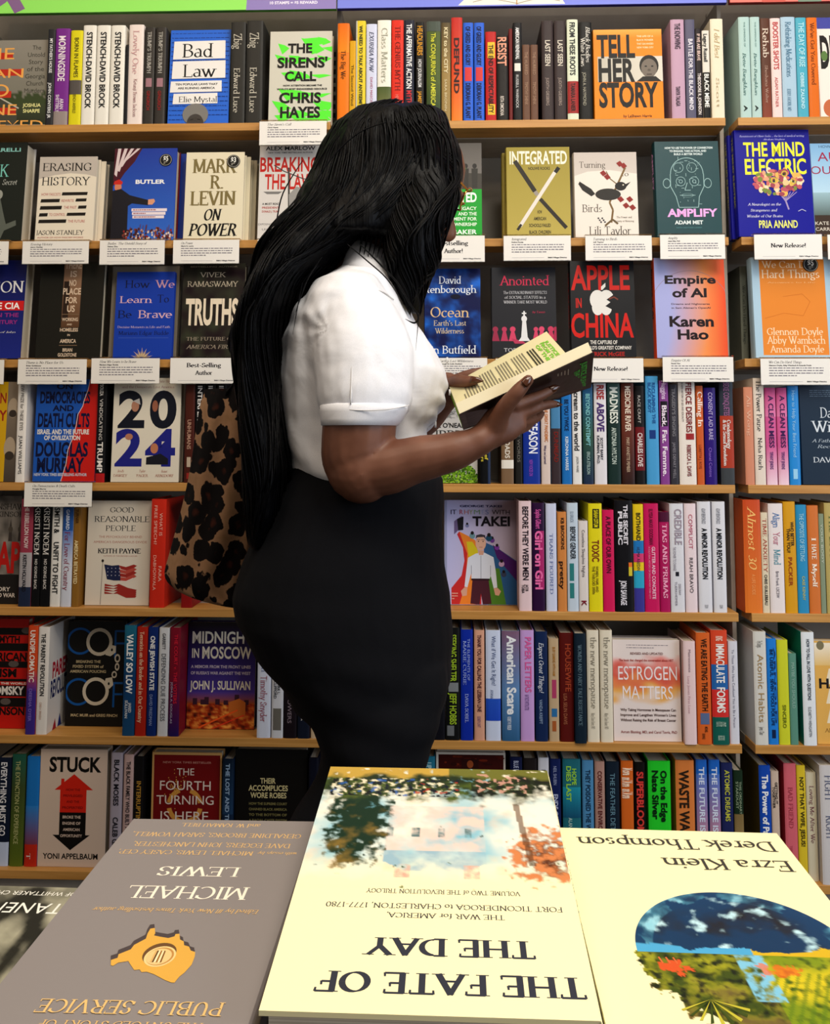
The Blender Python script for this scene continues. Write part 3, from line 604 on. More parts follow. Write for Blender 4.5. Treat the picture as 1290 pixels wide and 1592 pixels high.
def a_tell(a):
    a.rect(924, 46, 1031, 187, 'f0961c'); a.grad(924, 46, 1031, 60, 'f6b45c', 'f0961c')
    a.grad(930, 89, 1031, 129, 'c9c3b6', 'ded8cc', True)
    a.text('TELL', 929, 56, 989, 90, '1c1814', 'h'); a.text('HER', 931, 94, 988, 128, '1c1814', 'h'); a.text('STORY', 931, 132, 1023, 168, '1c1814', 'h')
    a.ell(1010, 104, 15, 17, '2a2522'); a.ell(1010, 108, 12.5, 15, '847a70'); a.ell(1005, 105, 2, 1.2, '222'); a.ell(1015, 105, 2, 1.2, '222'); a.ell(1010, 111, 2.6, 2, '6a6058'); a.rect(1006, 117, 1014, 118.5, '4a3c38'); a.poly([(990, 129), (1000, 121), (1020, 121), (1029, 129)], '2e2a28')
    for k in range(4): a.text(('THE LIFE OF A', 'BLACK PIONEER', 'THAT GALVANIZED', 'NEW YORK CITY')[k], 992, 56+6*k, 1018, 58.6+6*k, 'fbe6bc', 'b')
    a.text('by LaShawn Harris', 968, 181, 1012, 185, '5a3410', 'b')
face_book(0, 924, 46, 1031, 187, 'f0961c', a_tell, 'orange cover titled Tell Her Story with a small portrait', lean=3)
S(0, 1043, 1064, 31, 'c8a8bc', [L('THE KNOWING', .04, .30, '4a3848', 'b', .3, .7), L('TANYA TALAGA', .68, .88, '4a3848', 'b', .3, .6)], 'The Knowing')
S(0, 1065.5, 1080.5, 31, '6c6a80', [L('BATTLE', .20, .38, 'e8e4ec', 'b', .3, .75), L('FOR THE BLACK MIND', .40, .92, 'e8e4ec', 'b', .3, .7)], 'Battle for the Black Mind')
S(0, 1081.5, 1091, 45, '2c2026', [L('IF WE ARE BRAVE', .06, .36, 'e0c8c0', 'b', .25, .75), L('THEODORE R. JOHNSON', .5, .96, 'e8e0dc', 'b', .25, .75)], 'If We Are Brave')
S(0, 1092, 1103, 48, 'e4ded4', [L('Legacy Russell', .04, .36, '222', 'b', .2, .7), L('BLACK MEME', .5, .88, 'f4f0ea', 'b', .2, .8)], 'Black Meme', bands=[(.48, 1, '141210')])
S(0, 1105, 1124.5, 30, 'ece2cc', [L('I did Best', .1, .4, 'cbb890', 'ri', .3, .7), L('Scott', .6, .9, 'c0b090', 'r', .35, .6)], '', lab='cream spine at the right end of the middle bay, top shelf')
S(0, 1149, 1166, 27, 'bcd4d0', [L('THE EMPEROR OF', .05, .3, '7a9c98', 's', .45, .6), L('Bette Bangkhan', .36, .78, '5a8480', 'ri', .3, .6), L('A', .88, .94, '1c2c2c', 'b', .3, .6)], '', lab='left of two pale mint spines at the left of the right bay')
S(0, 1167, 1182, 27, 'bcd4d0', [L('THE EMPEROR OF', .05, .3, '7a9c98', 's', .45, .6), L('Bette Bangkhan', .36, .78, '5a8480', 'ri', .3, .6), L('A', .88, .94, '1c2c2c', 'b', .3, .6)], '', lab='right of two pale mint spines, beside Rehab')
S(0, 1183, 1197.5, 29, '6b4636', [L('Rehab', .10, .40, 'e8d8c8', 'r', .2, .8), L('Shoshana Walter', .48, .86, 'c0a090', 'r', .35, .65)], 'Rehab', bands=[(.5, 1, '6b4636', '96503c')])
S(0, 1198.5, 1214, 29, 'f0d8d4', [L('BOOSTER SHOTS', .04, .52, 'c86464', 'b', .25, .75), L('ADAM RATNER', .6, .9, 'c86464', 's', .3, .6)], 'Booster Shots')
S(0, 1215, 1237, 27, 'b4ccdc', [L('Rethinking Medications', .05, .60, '5c88a0', 'r', .3, .7), L('JERRY AVORN, MD', .72, .94, '5c88a0', 'r', .3, .55)], 'Rethinking Medications')
S(0, 1238, 1254.5, 28, '5cb4c8', [L('THE DAY OF RISE', .05, .5, 'b8e4ec', 'b', .25, .75), L('DEBBIE ZALKIND', .56, .92, 'c8ecf4', 'b', .3, .6)], '', lab='cyan blue spine between Rethinking Medications and an orange spine')
S(0, 1255.5, 1271.5, 28, 'e07c20', [L("We've Got You Covered", .05, .68, '8a4408', 'r', .3, .7)], "We've Got You Covered")
def a_dis(a):
    a.rect(1275, 27, 1400, 183, 'ece4dc'); a.rect(1275, 27, 1400, 45, '5458a8'); a.text('DISEASE', 1278, 58, 1350, 106, '2a2422', 'h')
    a.ell(1284, 88, 5, 8, '6a8a50'); a.ell(1290, 170, 12, 14, 'c87850')
face_book(0, 1273.5, 27, 1373, 183, 'ece4dc', a_dis, 'white cover with a purple top and black lettering, right edge of top shelf', lean=3)

# ================================================================== SECOND SHELF (face out)
def a_k(a):
    a.rect(-62, 222, 35, 375, '2c312a'); a.text('CORRELLI', -36, 231, 25, 236.5, '9cd4cc', 'b'); a.text('SPARK', -52, 257, 9, 276, '8cd0c4', 'r'); a.text('Secret', 0, 280, 23, 289, 'b8bab2', 'ri')
    a.poly([(-30, 375), (-20, 325), (-4, 300), (4, 330), (10, 350), (25, 344), (26, 352), (8, 360), (2, 375)], '70756c'); a.ell(-3, 304, 5, 7, 'a8a9a0')
face_book(1, -62, 222, 35, 375, '2c312a', a_k, 'thick dark green cover with teal lettering, left edge of second shelf', T=.05, back='e8e6e0')
def a_eras(a):
    a.rect(56, 244, 146, 375, 'ece3d2'); a.rect(56, 244, 146, 268, 'cbc2b8'); a.poly([(56, 268), (146, 268), (146, 276), (130, 272), (105, 270), (80, 273), (56, 279)], 'cbc2b8')
    a.text('ERASING', 61, 254, 138, 266.5, '2a2622', 'r'); a.text('HISTORY', 61, 276, 137, 289, '2a2622', 'r')
    for x0, y0, x1, y1 in ((93.5, 300, 134, 304.6), (61, 310.5, 91.4, 315.5), (115.5, 310, 133, 314.4), (60.7, 321.4, 95.2, 326.7), (120, 321, 133.6, 325.6), (60, 332.5, 74, 337.4), (103, 332, 132.8, 336.5), (59.7, 342.5, 103.5, 347.6)):
        a.poly([(x0+1, y0), (x1, y0-.3), (x1-.8, y1), (x0, y1+.3)], '2e2822')
    for t, x0, y0, x1 in (('HOW FASCISTS', 62, 301, 92), ('REWRITE', 94, 311, 113), ('THE PAST', 98, 321.5, 118), ('TO CONTROL', 76, 332.5, 101), ('THE FUTURE', 106, 343, 132)): a.text(t, x0, y0, x1, y0+4.2, 'c46a66', 's')
    a.text('JASON STANLEY', 58, 359, 132, 366, '2a2622', 'r'); a.text('AUTHOR OF HOW FASCISM WORKS', 60, 369, 131, 371.4, 'b86058', 's')
face_book(1, 56, 244, 146, 375, 'ece3d2', a_eras, 'cream cover titled Erasing History with black redaction bars', copies=1, dx=.012, T=.026)
def a_but(a):
    a.grad(173, 231, 271, 375, '2448a8', '3e78d0')
    a.poly([(173, 231), (216, 231), (205, 252), (190, 270), (182, 283), (173, 290)], '5a1c30')
    for k in range(4): a.poly([(178+10*k, 231), (183+10*k, 231), (178+4*k, 276-8*k), (174+4*k, 272-6*k)], 'e0d0d0')
    a.text('BUTLER', 208, 281, 254, 287, 'f4f4f4', 'h')
    a.ell(181, 292, 5.5, 7, 'd89070'); a.poly([(174, 288), (187, 288), (188, 284), (182, 280), (175, 283)], 'd2382c')
    a.poly([(173, 298), (186, 295), (200, 305), (230, 313), (230, 321), (204, 318), (198, 322), (199, 374), (173, 374)], '26242e'); a.poly([(229, 312), (238, 311), (240, 315), (236, 320), (229, 320)], 'e2a888')
    for k in range(3): a.rect(204+k, 326+5.5*k, 259-2*k, 330.5+5.5*k, 'f0e4e8'); a.words(206+k, 327.5+5.5*k, 256-2*k, 1, 1, 1.4, 'a04058', k)
    r = random.Random(2)
    for k in range(150):
        x = r.uniform(192, 270); a.ell(x, r.uniform(358+3*math.sin(x*.2), 374), 1.6, 2, r.choice(['8a4a3c', 'c8a090', 'a03030', '4a3040', 'e0d0c8', '602828']), 6)
    for k in range(9): x = r.uniform(195, 268); a.line([(x, 362), (x+1, 350+r.uniform(0, 6))], .8, '7a3c34')
face_book(1, 173, 231, 271, 375, '2448a8', a_but, 'blue cover with a figure in a red cap before a flag', copies=1, dx=.014, T=.032, clabs=['second copy showing a maroon back edge beside the red cap cover'], stick=(254, 250, 10.5, '$5'), back='7a1c2c', mat='gloss')
def a_lev(a):
    a.rect(286, 237, 377, 375, 'e8e0c8')
    a.text('MARK', 296, 248, 366, 270, '8c7e54', 'B'); a.text('R.', 324, 274, 345, 295, '8c7e54', 'B'); a.text('LEVIN', 294, 299, 366, 321, '8c7e54', 'B')
    a.text('ON', 317, 327, 345, 345, '1c1a18', 'Bi'); a.text('POWER', 293, 350, 369, 369, '1c1a18', 'Bi')
face_book(1, 286, 237, 377, 375, 'e8e0c8', a_lev, 'cream cover with olive serif name above the words On Power', copies=2, dx=.010, T=.026, stick=(360, 252, 11, '$3'),
          clabs=['second copy just behind the cream On Power cover', 'rearmost copy in the stack of cream On Power books'])
def a_brk(a):
    a.rect(401, 225, 497, 375, 'dedad6'); a.text('ALEX MARLOW', 410, 228, 488, 234, '1a1a1e', 'b'); a.text('NEW YORK TIMES BESTSELLING AUTHOR', 414, 237, 484, 239, '444', 'b')
    a.text('BREAKING', 402, 246, 494, 268, 'c82c24', 'b'); a.text('THE LAW', 410, 273, 486, 296, 'c82c24', 'b')
    a.line([(424, 258), (440, 268), (470, 280), (484, 282)], 1.6, '4a4848'); a.line([(447, 262), (449, 335)], 3, '585654'); a.poly([(408, 300), (438, 300), (432, 304), (414, 304)], '8a8886'); a.poly([(448, 305), (460, 292), (480, 300), (486, 325), (470, 345), (450, 338)], 'a4a2a0'); a.rect(438, 334, 462, 339, '4c4a48')
    for k, t in enumerate(('A MUST READ', 'PRESIDENT', 'DONALD J. TRUMP')): a.text(t, 407, 318+6*k, 434, 321+6*k, '303030' if k == 0 else 'b84840', 'b')
    a.text('EXPOSING THE WEAPONIZATION', 402, 350, 470, 353, '8a8688', 's'); a.text('LEGAL SYSTEM', 408, 358, 452, 361, '8a8688', 's')
face_book(1, 401, 225, 497, 375, 'dedad6', a_brk, 'white cover with red condensed capitals, partly behind long black hair')
def a_ed(a):
    a.grad(654, 223, 749, 298, '6a6662', '8e8a86'); a.rect(654, 297, 749, 375, '2cae44')
    a.poly([(654, 275), (700, 270), (749, 272), (749, 297), (654, 297)], '55524c')
    for x in (724, 738): a.ell(x, 260, 3.5, 4, '3c3a38'); a.poly([(x-5, 264), (x+5, 264), (x+4, 295), (x-4, 295)], '464440')
    r = random.Random(3)
    for k in range(30): a.ell(r.uniform(700, 722), r.uniform(250, 280), 3, 3, '3c8a44', 6)
    a.text('UPROOTED', 668, 303, 741, 317, 'f4fff4', 'h')
    for t, y, x0 in (('A LEGACY', 325, 703), ('AND THE', 333.5, 712), ('MOVEMENT FOR', 341.5, 685), ('LAND OWNERSHIP', 350, 680)): a.text(t, x0, y, 741, y+5, 'eafce8', 'b')
    a.text('BAKER', 704, 361, 741, 368, 'f4fff4', 'b')
face_book(1, 654, 223, 749, 374, '2cae44', a_ed, 'grey and green cover partly hidden by the face of the woman')
def a_int(a):
    a.grad(788, 229, 887, 372, 'a89a44', 'c2b262')
    a.text('INTEGRATED', 793, 236, 883, 256, 'f4f0e0', 'b'); a.text('NOLIWE ROOKS', 822, 261, 856, 265.5, '3a3420', 'b')
    a.line([(801, 251), (832, 300)], 7, '3a342e'); a.line([(840, 312), (880, 358)], 6, '3a342e'); a.line([(866, 266), (808, 355)], 5.5, 'e8e2da'); a.line([(870, 262), (864, 270)], 6, '2c2824'); a.line([(810, 352), (804, 361)], 4, '3a342e'); a.line([(832, 300), (836, 306)], 6, 'a8a098')
    for k, t in enumerate(('HOW', 'AMERICAN', 'SCHOOLS FAILED', 'BLACK CHILDREN')): hw = len(t)*1.2; a.text(t, 839-hw, 330+10.6*k, 839+hw, 335+10.6*k, '3a3420', 'b')
face_book(1, 788, 229, 887, 373, 'b0a04c', a_int, 'mustard cover titled Integrated with two crossed pencils', spine=[L('INTEGRATED', .08, .6, '3a3420', 'b')], copies=1, dx=-.008)
def a_bird(a):
    a.grad(894, 237, 992, 372, 'cfc6bf', 'ece4da'); a.poly([(894, 275), (915, 268), (950, 266), (992, 272), (992, 372), (894, 372)], 'ece5dc')
    a.text('Turning', 902, 252, 943, 262, '6a6058', 'r'); a.text('to', 968, 268, 979, 276, '6a6058', 'r'); a.text('Birds', 905, 321, 936, 333, '6a6058', 'r'); a.text('Lili Taylor', 915, 356, 980, 369, '5a5048', 'r')
    a.line([(950, 350), (953, 330), (948, 318), (956, 300), (968, 275), (974, 262)], 3, '8a7048'); a.line([(962, 290), (950, 280), (944, 268)], 1.6, '8a7048'); a.line([(940, 355), (952, 345), (960, 352)], 3, '7a6440')
    a.poly([(902, 284), (920, 296), (926, 304), (920, 308), (906, 298), (900, 288)], '33302e'); a.ell(946, 305, 20, 9.5, '3c3936'); a.ell(966, 292, 9, 7, '2c2a28'); a.poly([(973, 289), (982, 285), (975, 293)], '2c2a28'); a.ell(970, 290, 1.2, 1.2, 'e8e0d0')
    for x, y in ((966, 255), (940, 270), (946, 276), (980, 312), (974, 322), (984, 325), (966, 312), (972, 258)): a.poly([(x-6, y), (x, y-4), (x+5, y+2), (x-1, y+6)], '9c3430')
    a.text('The Power and', 958, 340, 982, 343, '7a7068', 'r'); a.text('Beauty of Noticing', 955, 346, 985, 349, '7a7068', 'r')
    for k in range(6): a.ell(930+2*k, 343+(k % 3)*3, 1.4, 1.4, '3c3a48', 8)
face_book(1, 894, 237, 992, 373, 'ddd5cb', a_bird, 'pale cover titled Turning to Birds with a dark bird on a branch')
def a_amp(a):
    a.rect(1021, 220, 1121, 370, '2a565c')
    for k, (t, x0, x1, y) in enumerate((('HOW TO USE THE POWER OF CONNECTION', 1037, 1112, 229), ('TO ENGAGE, TAKE ACTION, AND', 1044, 1102, 234), ('BUILD A BETTER WORLD', 1051, 1096, 239))): a.text(t, x0, y, x1, y+3, 'dce8e8', 'h')
    c = 'a8c8c8'
    a.ring(1070, 272, 26, 25, c, 180, 360, 1.0); a.line([(1044, 272), (1044, 292), (1052, 308), (1056, 325), (1086, 325), (1088, 308), (1096, 292), (1096, 272)], 1, c)
    for x in (1060, 1081): a.ring(x, 284, 7.5, 6.8, c); a.ring(x, 284, 3, 2.2, c); a.ring(x-3, 262, 8, 7.3, c)
    a.line([(1070, 286), (1066, 298), (1075, 298)], 1, c); a.ring(1070, 306, 9, 8.3, c, 0, 360, .35); a.line([(1058, 306), (1082, 306)], .8, c)
    for x in (1038, 1102): a.ring(x, 287, 6, 5.2, c, 0, 360, 1.3)
    r = random.Random(9)
    for k in range(40):
        x, y = r.uniform(1048, 1092), r.uniform(250, 320); a.line([(x, y), (x+r.uniform(-6, 6), y)] if k % 2 else [(x, y), (x, y+r.uniform(-7, 7))], .7, c)
    a.text('AMPLIFY', 1037, 328, 1115, 339.5, 'f4b8ec', 'h'); a.text('ADAM MET', 1048, 346, 1092, 351.5, 'e8f0f0', 'h'); a.text('WITH HEATHER LANDY', 1050, 356, 1090, 358, '6aa0a4', 's')
face_book(1, 1021, 220, 1121, 371, '2a565c', a_amp, 'dark teal cover titled Amplify with a line-drawn head', spine=[L('AMPLIFY', .1, .5, 'f4b8ec', 'b')], mat='gloss')
def a_mind(a):
    a.grad(1147, 201, 1264, 365, '1a1a9c', '1212a0')
    a.text('Reminiscent of Oliver Sacks ... the best of medical writing', 1155, 209, 1257, 212, 'c8c8f0', 'ri'); a.text('Abraham Verghese', 1192, 214.5, 1226, 217, 'c8c8f0', 'ri')
    a.text('THE MIND', 1160, 221, 1256, 242, 'ecec4c', 'b'); a.text('ELECTRIC', 1161, 247, 1257, 270, 'ecec4c', 'b')
    r = random.Random(11)
    a.line([(1226, 325), (1222, 312), (1214, 300)], 2.4, 'b0a0c8'); 
    for k in range(7): a.line([(1222, 312), (1210+5*k, 298)], 1, 'b0a0c8')
    for k in range(120):
        t, q = r.uniform(0, 6.28), r.uniform(0, 1)**.5; x, y = 1212+38*q*math.cos(t), 282+20*q*math.sin(t)
        a.ell(x, y, r.uniform(2.5, 6), r.uniform(2.5, 5), r.choice(['e8b090', 'd88078', 'f0d0a0', 'c86878', '8a9a50', 'e8c070', 'b05868', 'f0e0c0']), 8)
    for x, y in ((1205, 280), (1222, 270), (1235, 282)): a.ring(x, y, 5, 3.4, 'd8c850', n=10); a.ell(x, y, 2, 2, '4a5a20', 8)
    a.text('A Neurologist on the', 1162, 315, 1214, 319, 'e4e4f8', 'ri'); a.text('Strangeness and', 1166, 324, 1208, 328, 'e4e4f8', 'ri'); a.text('Wonder of Our Brains', 1160, 333, 1216, 337, 'e4e4f8', 'ri')
    a.text('PRIA ANAND', 1178, 342, 1238, 353, 'ecec8c', 'b'); a.line([(1240, 328), (1246, 325), (1252, 328)], 1, 'c8c8e8')
face_book(1, 1147, 201, 1264, 366, '1616a0', a_mind, 'royal blue cover titled The Mind Electric with a flower brain', spine=[L('THE MIND ELECTRIC', .06, .72, 'c8c860', 'b')], copies=1, dx=-.008, T=.024, mat='gloss', clabs=['second royal blue copy showing left of The Mind Electric'])
def a_aud(a):
    a.grad(1265, 223, 1365, 300, '8cb8dc', 'c0dcec'); a.grad(1265, 300, 1365, 335, 'a8c4cc', '6a7a78'); a.rect(1265, 335, 1365, 368, '4a382c')
    a.text('HOW TO', 1279, 226, 1310, 230, '3a5c78', 's'); a.text('AUDIT', 1276, 237, 1350, 251, 'a83058', 's'); a.text('OUTSIDE', 1264, 259, 1352, 271, 'a83058', 's')
    a.text('KATE SWOPE', 1266, 345, 1320, 350, 'e8e0d4', 's'); a.text('CARRIE CARR', 1266, 354, 1320, 359, 'e8e0d4', 's')
face_book(1, 1265.5, 223, 1365, 367, '9cc0dc', a_aud, 'light blue lake cover at right edge of second shelf')

# ================================================================== THIRD SHELF (face out)
def a_cia(a):
    a.grad(-62, 405, 34, 558, '141c5c', '2a3894'); a.text('LESSON', -58, 438, 32, 456, 'f0f0f0', 'r'); a.rect(-30, 469, 34, 484, 'd82c2c'); a.text('THE CIA', -26, 472, 28, 481.5, 'fff', 'b')
    a.text('IN THE', -10, 488, 27, 494, 'a83c90', 'b'); a.text('CENTURY', -20, 499, 26, 505, 'a83c90', 'b'); a.text('weapons of John', -30, 516, 24, 519, 'ddd', 'ri')
face_book(2, -62, 405, 34, 558, '1c2470', a_cia, 'navy cover with a red strip at left edge of third shelf', T=.045, back='d8d4cc')
def a_npl(a):
    a.rect(57, 397, 157, 558, '28261e'); a.grad(94, 397, 122, 510, 'b89478', '6a4c34'); a.rect(95, 438, 104, 500, '3c2a1e')
    for t, x0, y0, x1, y1 in (('THERE', 95, 407, 121, 418), ('IS', 104, 422, 114, 431), ('NO', 103, 436, 114, 445), ('PLACE', 94, 449, 122, 458.5), ('FOR', 99, 463, 117, 472), ('US', 102, 476, 114, 485.5), ('WORKING', 95, 495, 120, 500), ('AND', 103, 504, 111, 506.5), ('HOMELESS', 93, 511, 121, 516), ('IN', 105, 520, 109, 523), ('AMERICA', 94, 528, 119, 533.5), ('BRIAN', 99, 542, 114, 547), ('GOLDSTONE', 92, 549.5, 121, 554.5)): a.text(t, x0, y0, x1, y1, 'e4cfb8', 'b')
    a.rect(94, 489, 121, 490, '907860'); a.rect(93, 537, 121, 538, '907860')
face_book(2, 57, 408, 157, 558, '28261e', a_npl, 'near-black cover with a narrow tan strip of stacked words', T=.026)
def a_brv(a):
    a.rect(177, 423, 268, 558, '1b4bb2')
    for t, x0, y0, x1, y1, c in (('How', 190, 436, 230, 448, '101c48'), ('We', 237, 436, 268, 448, 'd4a8b8'), ('Learn', 183, 461, 234, 471.5, 'e0bcc8'), ('To', 242, 459, 260, 471, '101c48'), ('Be', 181, 483, 203, 495, '101c48'), ('Brave', 213, 483, 266, 495, 'e0bcc8')): a.text(t, x0, y0, x1, y1, c, 'r')
    a.text('Decisive Moments in Life and Faith', 182, 507, 264, 510.5, 'c8b8d0', 'r'); a.text('Mariann Edgar Budde', 184, 515, 262, 521, '0e1a44', 'r'); a.rect(184, 525, 262, 525.8, '4c6cc0')
    for k in range(15):
        t = R_(180+12*k+6); rr = 18 if k % 2 else 13; a.poly([(222+3*math.cos(t-.5), 558+3*math.sin(t-.5)), (222+rr*math.cos(t), 558+rr*math.sin(t)), (222+3*math.cos(t+.5), 558+3*math.sin(t+.5))], 'd8c098' if k % 2 else 'b09c88')
face_book(2, 177, 423, 268, 558, '1b4bb2', a_brv, 'blue cover titled How We Learn to Be Brave with a starburst', T=.012)
face_book(2, 170, 414, 275, 558, '8a8378', lambda a: None, 'larger plain taupe book behind How We Learn to Be Brave', v=.022, T=.02)
def a_tru(a):
    a.grid(281, 410, 378, 558, 30, 40, lambda x, y: tuple(max(0, c+.03*noise.noise(Vector((x*.06, y*.06, 3)))*k) for c, k in zip(lin('302a22'), (1, 1.6, .7))))
    a.text('BESTSELLING AUTHOR', 292, 414, 366, 416, '8a8070', 'b'); a.text('VIVEK', 307, 424, 348, 431.5, 'c4b8a4', 'r'); a.text('RAMASWAMY', 288, 438, 368, 446.5, 'c4b8a4', 'r')
    a.text('TRUTHS', 287, 467, 369, 505, 'eadcc6', 'h'); a.text('THE FUTURE OF', 290, 525, 366, 530.5, 'a89c8c', 'r'); a.text('AMERICA FIRST', 290, 537, 368, 543, 'a89c8c', 'ri')
face_book(2, 281, 410, 378, 558, '302a22', a_tru, 'dark brown cover titled Truths in tall cream capitals', T=.03)
def a_de(a):
    a.rect(392, 412, 470, 558, '37322f'); a.text('DEBT', 404, 412, 462, 422, 'cbbfae', 's'); a.words(404, 432, 466, 6, 5, 3, '70675e', 4)
face_book(2, 388, 408, 470, 558, '37322f', a_de, 'dark charcoal cover half behind the hair on third shelf', T=.03)
def a_oce(a):
    def f(x, y):
        q = noise.fractal(Vector((x*.035, y*.035, 8)), 1, 2, 4); q = max(0, min(1, .35+q*.9-((x-705)/70)**2*.4-.2*((y-540)/150)**2+.15)); A, B = lin('0a1c58'), lin('2c7cdc'); return tuple(A[k]+(B[k]-A[k])*q**1.6 for k in range(3))
    a.grid(660, 418, 747, 557, 34, 48, f)
    a.text('David', 682, 430, 717, 441.5, 'eef2f8', 'r'); a.text('Attenborough', 646, 444.5, 741, 456, 'eef2f8', 'r'); a.text('Ocean', 669, 478, 729.5, 494, 'e0c49c', 'r')
    a.text("Earth's Last", 674, 499, 724.5, 507, 'd8c8a8', 'r'); a.text('Wilderness', 676, 511, 721, 519, 'd8c8a8', 'r'); a.text('Colin Butfield', 648, 538, 740, 550, 'eef2f8', 'r')
    a.ell(708, 462, 8, 4, '0a1438')
face_book(2, 660, 418, 747, 557, '0a1c58', a_oce, 'deep blue underwater cover titled Ocean', mat='gloss')
def a_ano(a):
    a.rect(765, 416, 865, 556, '303138'); a.text('Anointed', 777, 429, 855, 444, 'd83c64', 'r')
    for k, t in enumerate(('The EXTRAORDINARY EFFECTS', 'of SOCIAL STATUS in a', 'WINNER TAKE MOST WORLD')): a.text(t, 783+2*(k == 1), 453+7.4*k, 851-2*(k == 1), 457.4+7.4*k, 'd0d0d4', 'r')
    for x, s_, c in ((770, 1.1, 'a83c5c'), (784, 1, 'c4486c'), (797, 1.1, 'd85478'), (833, .9, 'd85478'), (842, 1.1, 'e05c80'), (856, 1.15, 'd04c70'), (864, 1, 'b83c60')):
        a.ell(x, 512, 4*s_, 4*s_, c, 12); a.poly([(x-2*s_, 514), (x+2*s_, 514), (x+5*s_, 527), (x+6*s_, 530), (x-6*s_, 530), (x-5*s_, 527)], c)
    a.poly([(795, 526), (812, 530), (818, 534), (800, 534)], 'c4486c'); a.poly([(812, 500), (818, 500), (820, 524), (824, 530), (806, 530), (810, 524)], 'e8e8ea'); a.ell(815, 496, 4.5, 5, 'e8e8ea', 12); a.rect(813.8, 484, 816.2, 494, 'e8e8ea'); a.rect(811.5, 486.5, 818.5, 488.5, 'e8e8ea')
    a.text('by Tannis', 828, 484, 848, 487, 'c03c60', 'ri'); a.text('TOBY STUART', 783, 541, 848, 546.5, 'd0d0d4', 's')
face_book(2, 765, 416, 865, 556, '303138', a_ano, 'charcoal cover titled Anointed with pink chess pieces')
def a_app(a):
    a.rect(888, 406, 988, 556, '25262b'); a.text('APPLE', 889, 414, 981, 450, 'd42a20', 'b'); a.text('IN', 896, 464, 905, 478, 'd42a20', 'b'); a.text('CHINA', 888, 488, 985, 523, 'd42a20', 'b')
    a.ell(930, 466, 12, 15, 'e8e6e2'); a.ell(944, 466, 12, 15, 'e8e6e2'); a.ell(930, 478, 9, 12, 'e8e6e2'); a.ell(943, 478, 9, 12, 'e8e6e2'); a.poly([(936, 451), (936, 446), (943, 440), (943, 446), (938, 451)], 'e8e6e2')
    a.poly([(960, 455), (950, 462), (944, 466), (950, 470), (942, 476), (950, 480), (960, 486), (968, 470)], '25262b'); a.line([(948, 465), (956, 462), (962, 466)], 2, '8a4a3c')
    a.text('THE CAPTURE OF', 917, 528.5, 959, 534, 'e4e0da', 'b'); a.text("WORLD'S GREATEST COMPANY", 904, 537, 981, 542, 'e4e0da', 'b'); a.text('PATRICK McGEE', 908, 546, 970, 552, 'b83028', 'b')
face_book(2, 888, 406, 988, 555, '25262b', a_app, 'black cover titled Apple in China in red capitals', mat='gloss', spine=[L('APPLE IN CHINA', .1, .7, 'd42a20', 'b')])
def a_emp(a):
    a.grad(1020, 401, 1130, 555, 'd8a8b8', 'f4945c', True, 'eeb890')
    a.grid(1020, 401, 1130, 555, 24, 30, lambda x, y: (lambda A, B, C, t, q: tuple((A[k]*(1-t)+B[k]*t)*(1-q)+C[k]*q for k in range(3)))(lin('b4b8e4'), lin('f2a060'), lin('ee6038'), max(0, min(1, (x-1030)/62-.25*math.sin((y-401)/50))), max(0, min(1, (x-1096)/34))))
    a.ring(1075, 485, 64, 63.4, 'a89098', 200, 340)
    a.text('Empire', 1036, 429, 1116, 441, '2c1c24', 'h'); a.text('of AI', 1047, 449, 1101, 462, '2c1c24', 'h'); a.text('Karen', 1041, 492, 1110, 507, '2c1c24', 'h'); a.text('Hao', 1053, 512.5, 1101, 526.5, '2c1c24', 'h')
    a.text('Dreams and Nightmares', 1045, 471.5, 1105, 474, '5a4450', 'b'); a.text("in Sam Altman's OpenAI", 1045, 477.5, 1106, 480, '5a4450', 'b')
face_book(2, 1020, 401, 1130, 555, 'e05c34', a_emp, 'lilac and orange gradient cover titled Empire of AI', mat='gloss', spine=[L('Empire of AI', .1, .6, '2c1c24', 'b')])
for p, x0, x1 in (('left', 1151, 1162), ('right', 1165, 1176)):
    S(2, x0, x1, 414, '84887c', [L('We Can Do Hard Things', .2, .82, '4c5048', 'r', .3, .7)], '', v=.09, d=.12, lab=f'{p} of two grey-green spines beside the framed orange cover')
def a_can(a):
    a.rect(1173, 400, 1300, 557, 'b8d2e2'); a.rect(1185, 403, 1287, 553, 'e8963a')
    for t, x0, y0, x1, y1 in (('We Can Do', 1189, 406, 1266, 417), ('Hard Things', 1188, 420, 1279, 433), ('Glennon Doyle', 1192, 511, 1279, 522), ('Abby Wambach', 1191, 524, 1282, 535.5), ('Amanda Doyle', 1195, 538, 1279, 549)): a.text(t, x0, y0, x1, y1, 'fce4c4', 'r')
    a.text('Answers to Life', 1196, 439, 1272, 441, 'f4c890', 'r'); a.line([(1190, 496), (1220, 488), (1250, 492), (1262, 470), (1250, 458), (1220, 462)], .8, 'd88428')
face_book(2, 1173, 400, 1300, 557, 'b8d2e2', a_can, 'orange cover framed in pale blue titled We Can Do Hard Things', T=.034, stick=(1266, 412, 12, '$5'), v=.01)

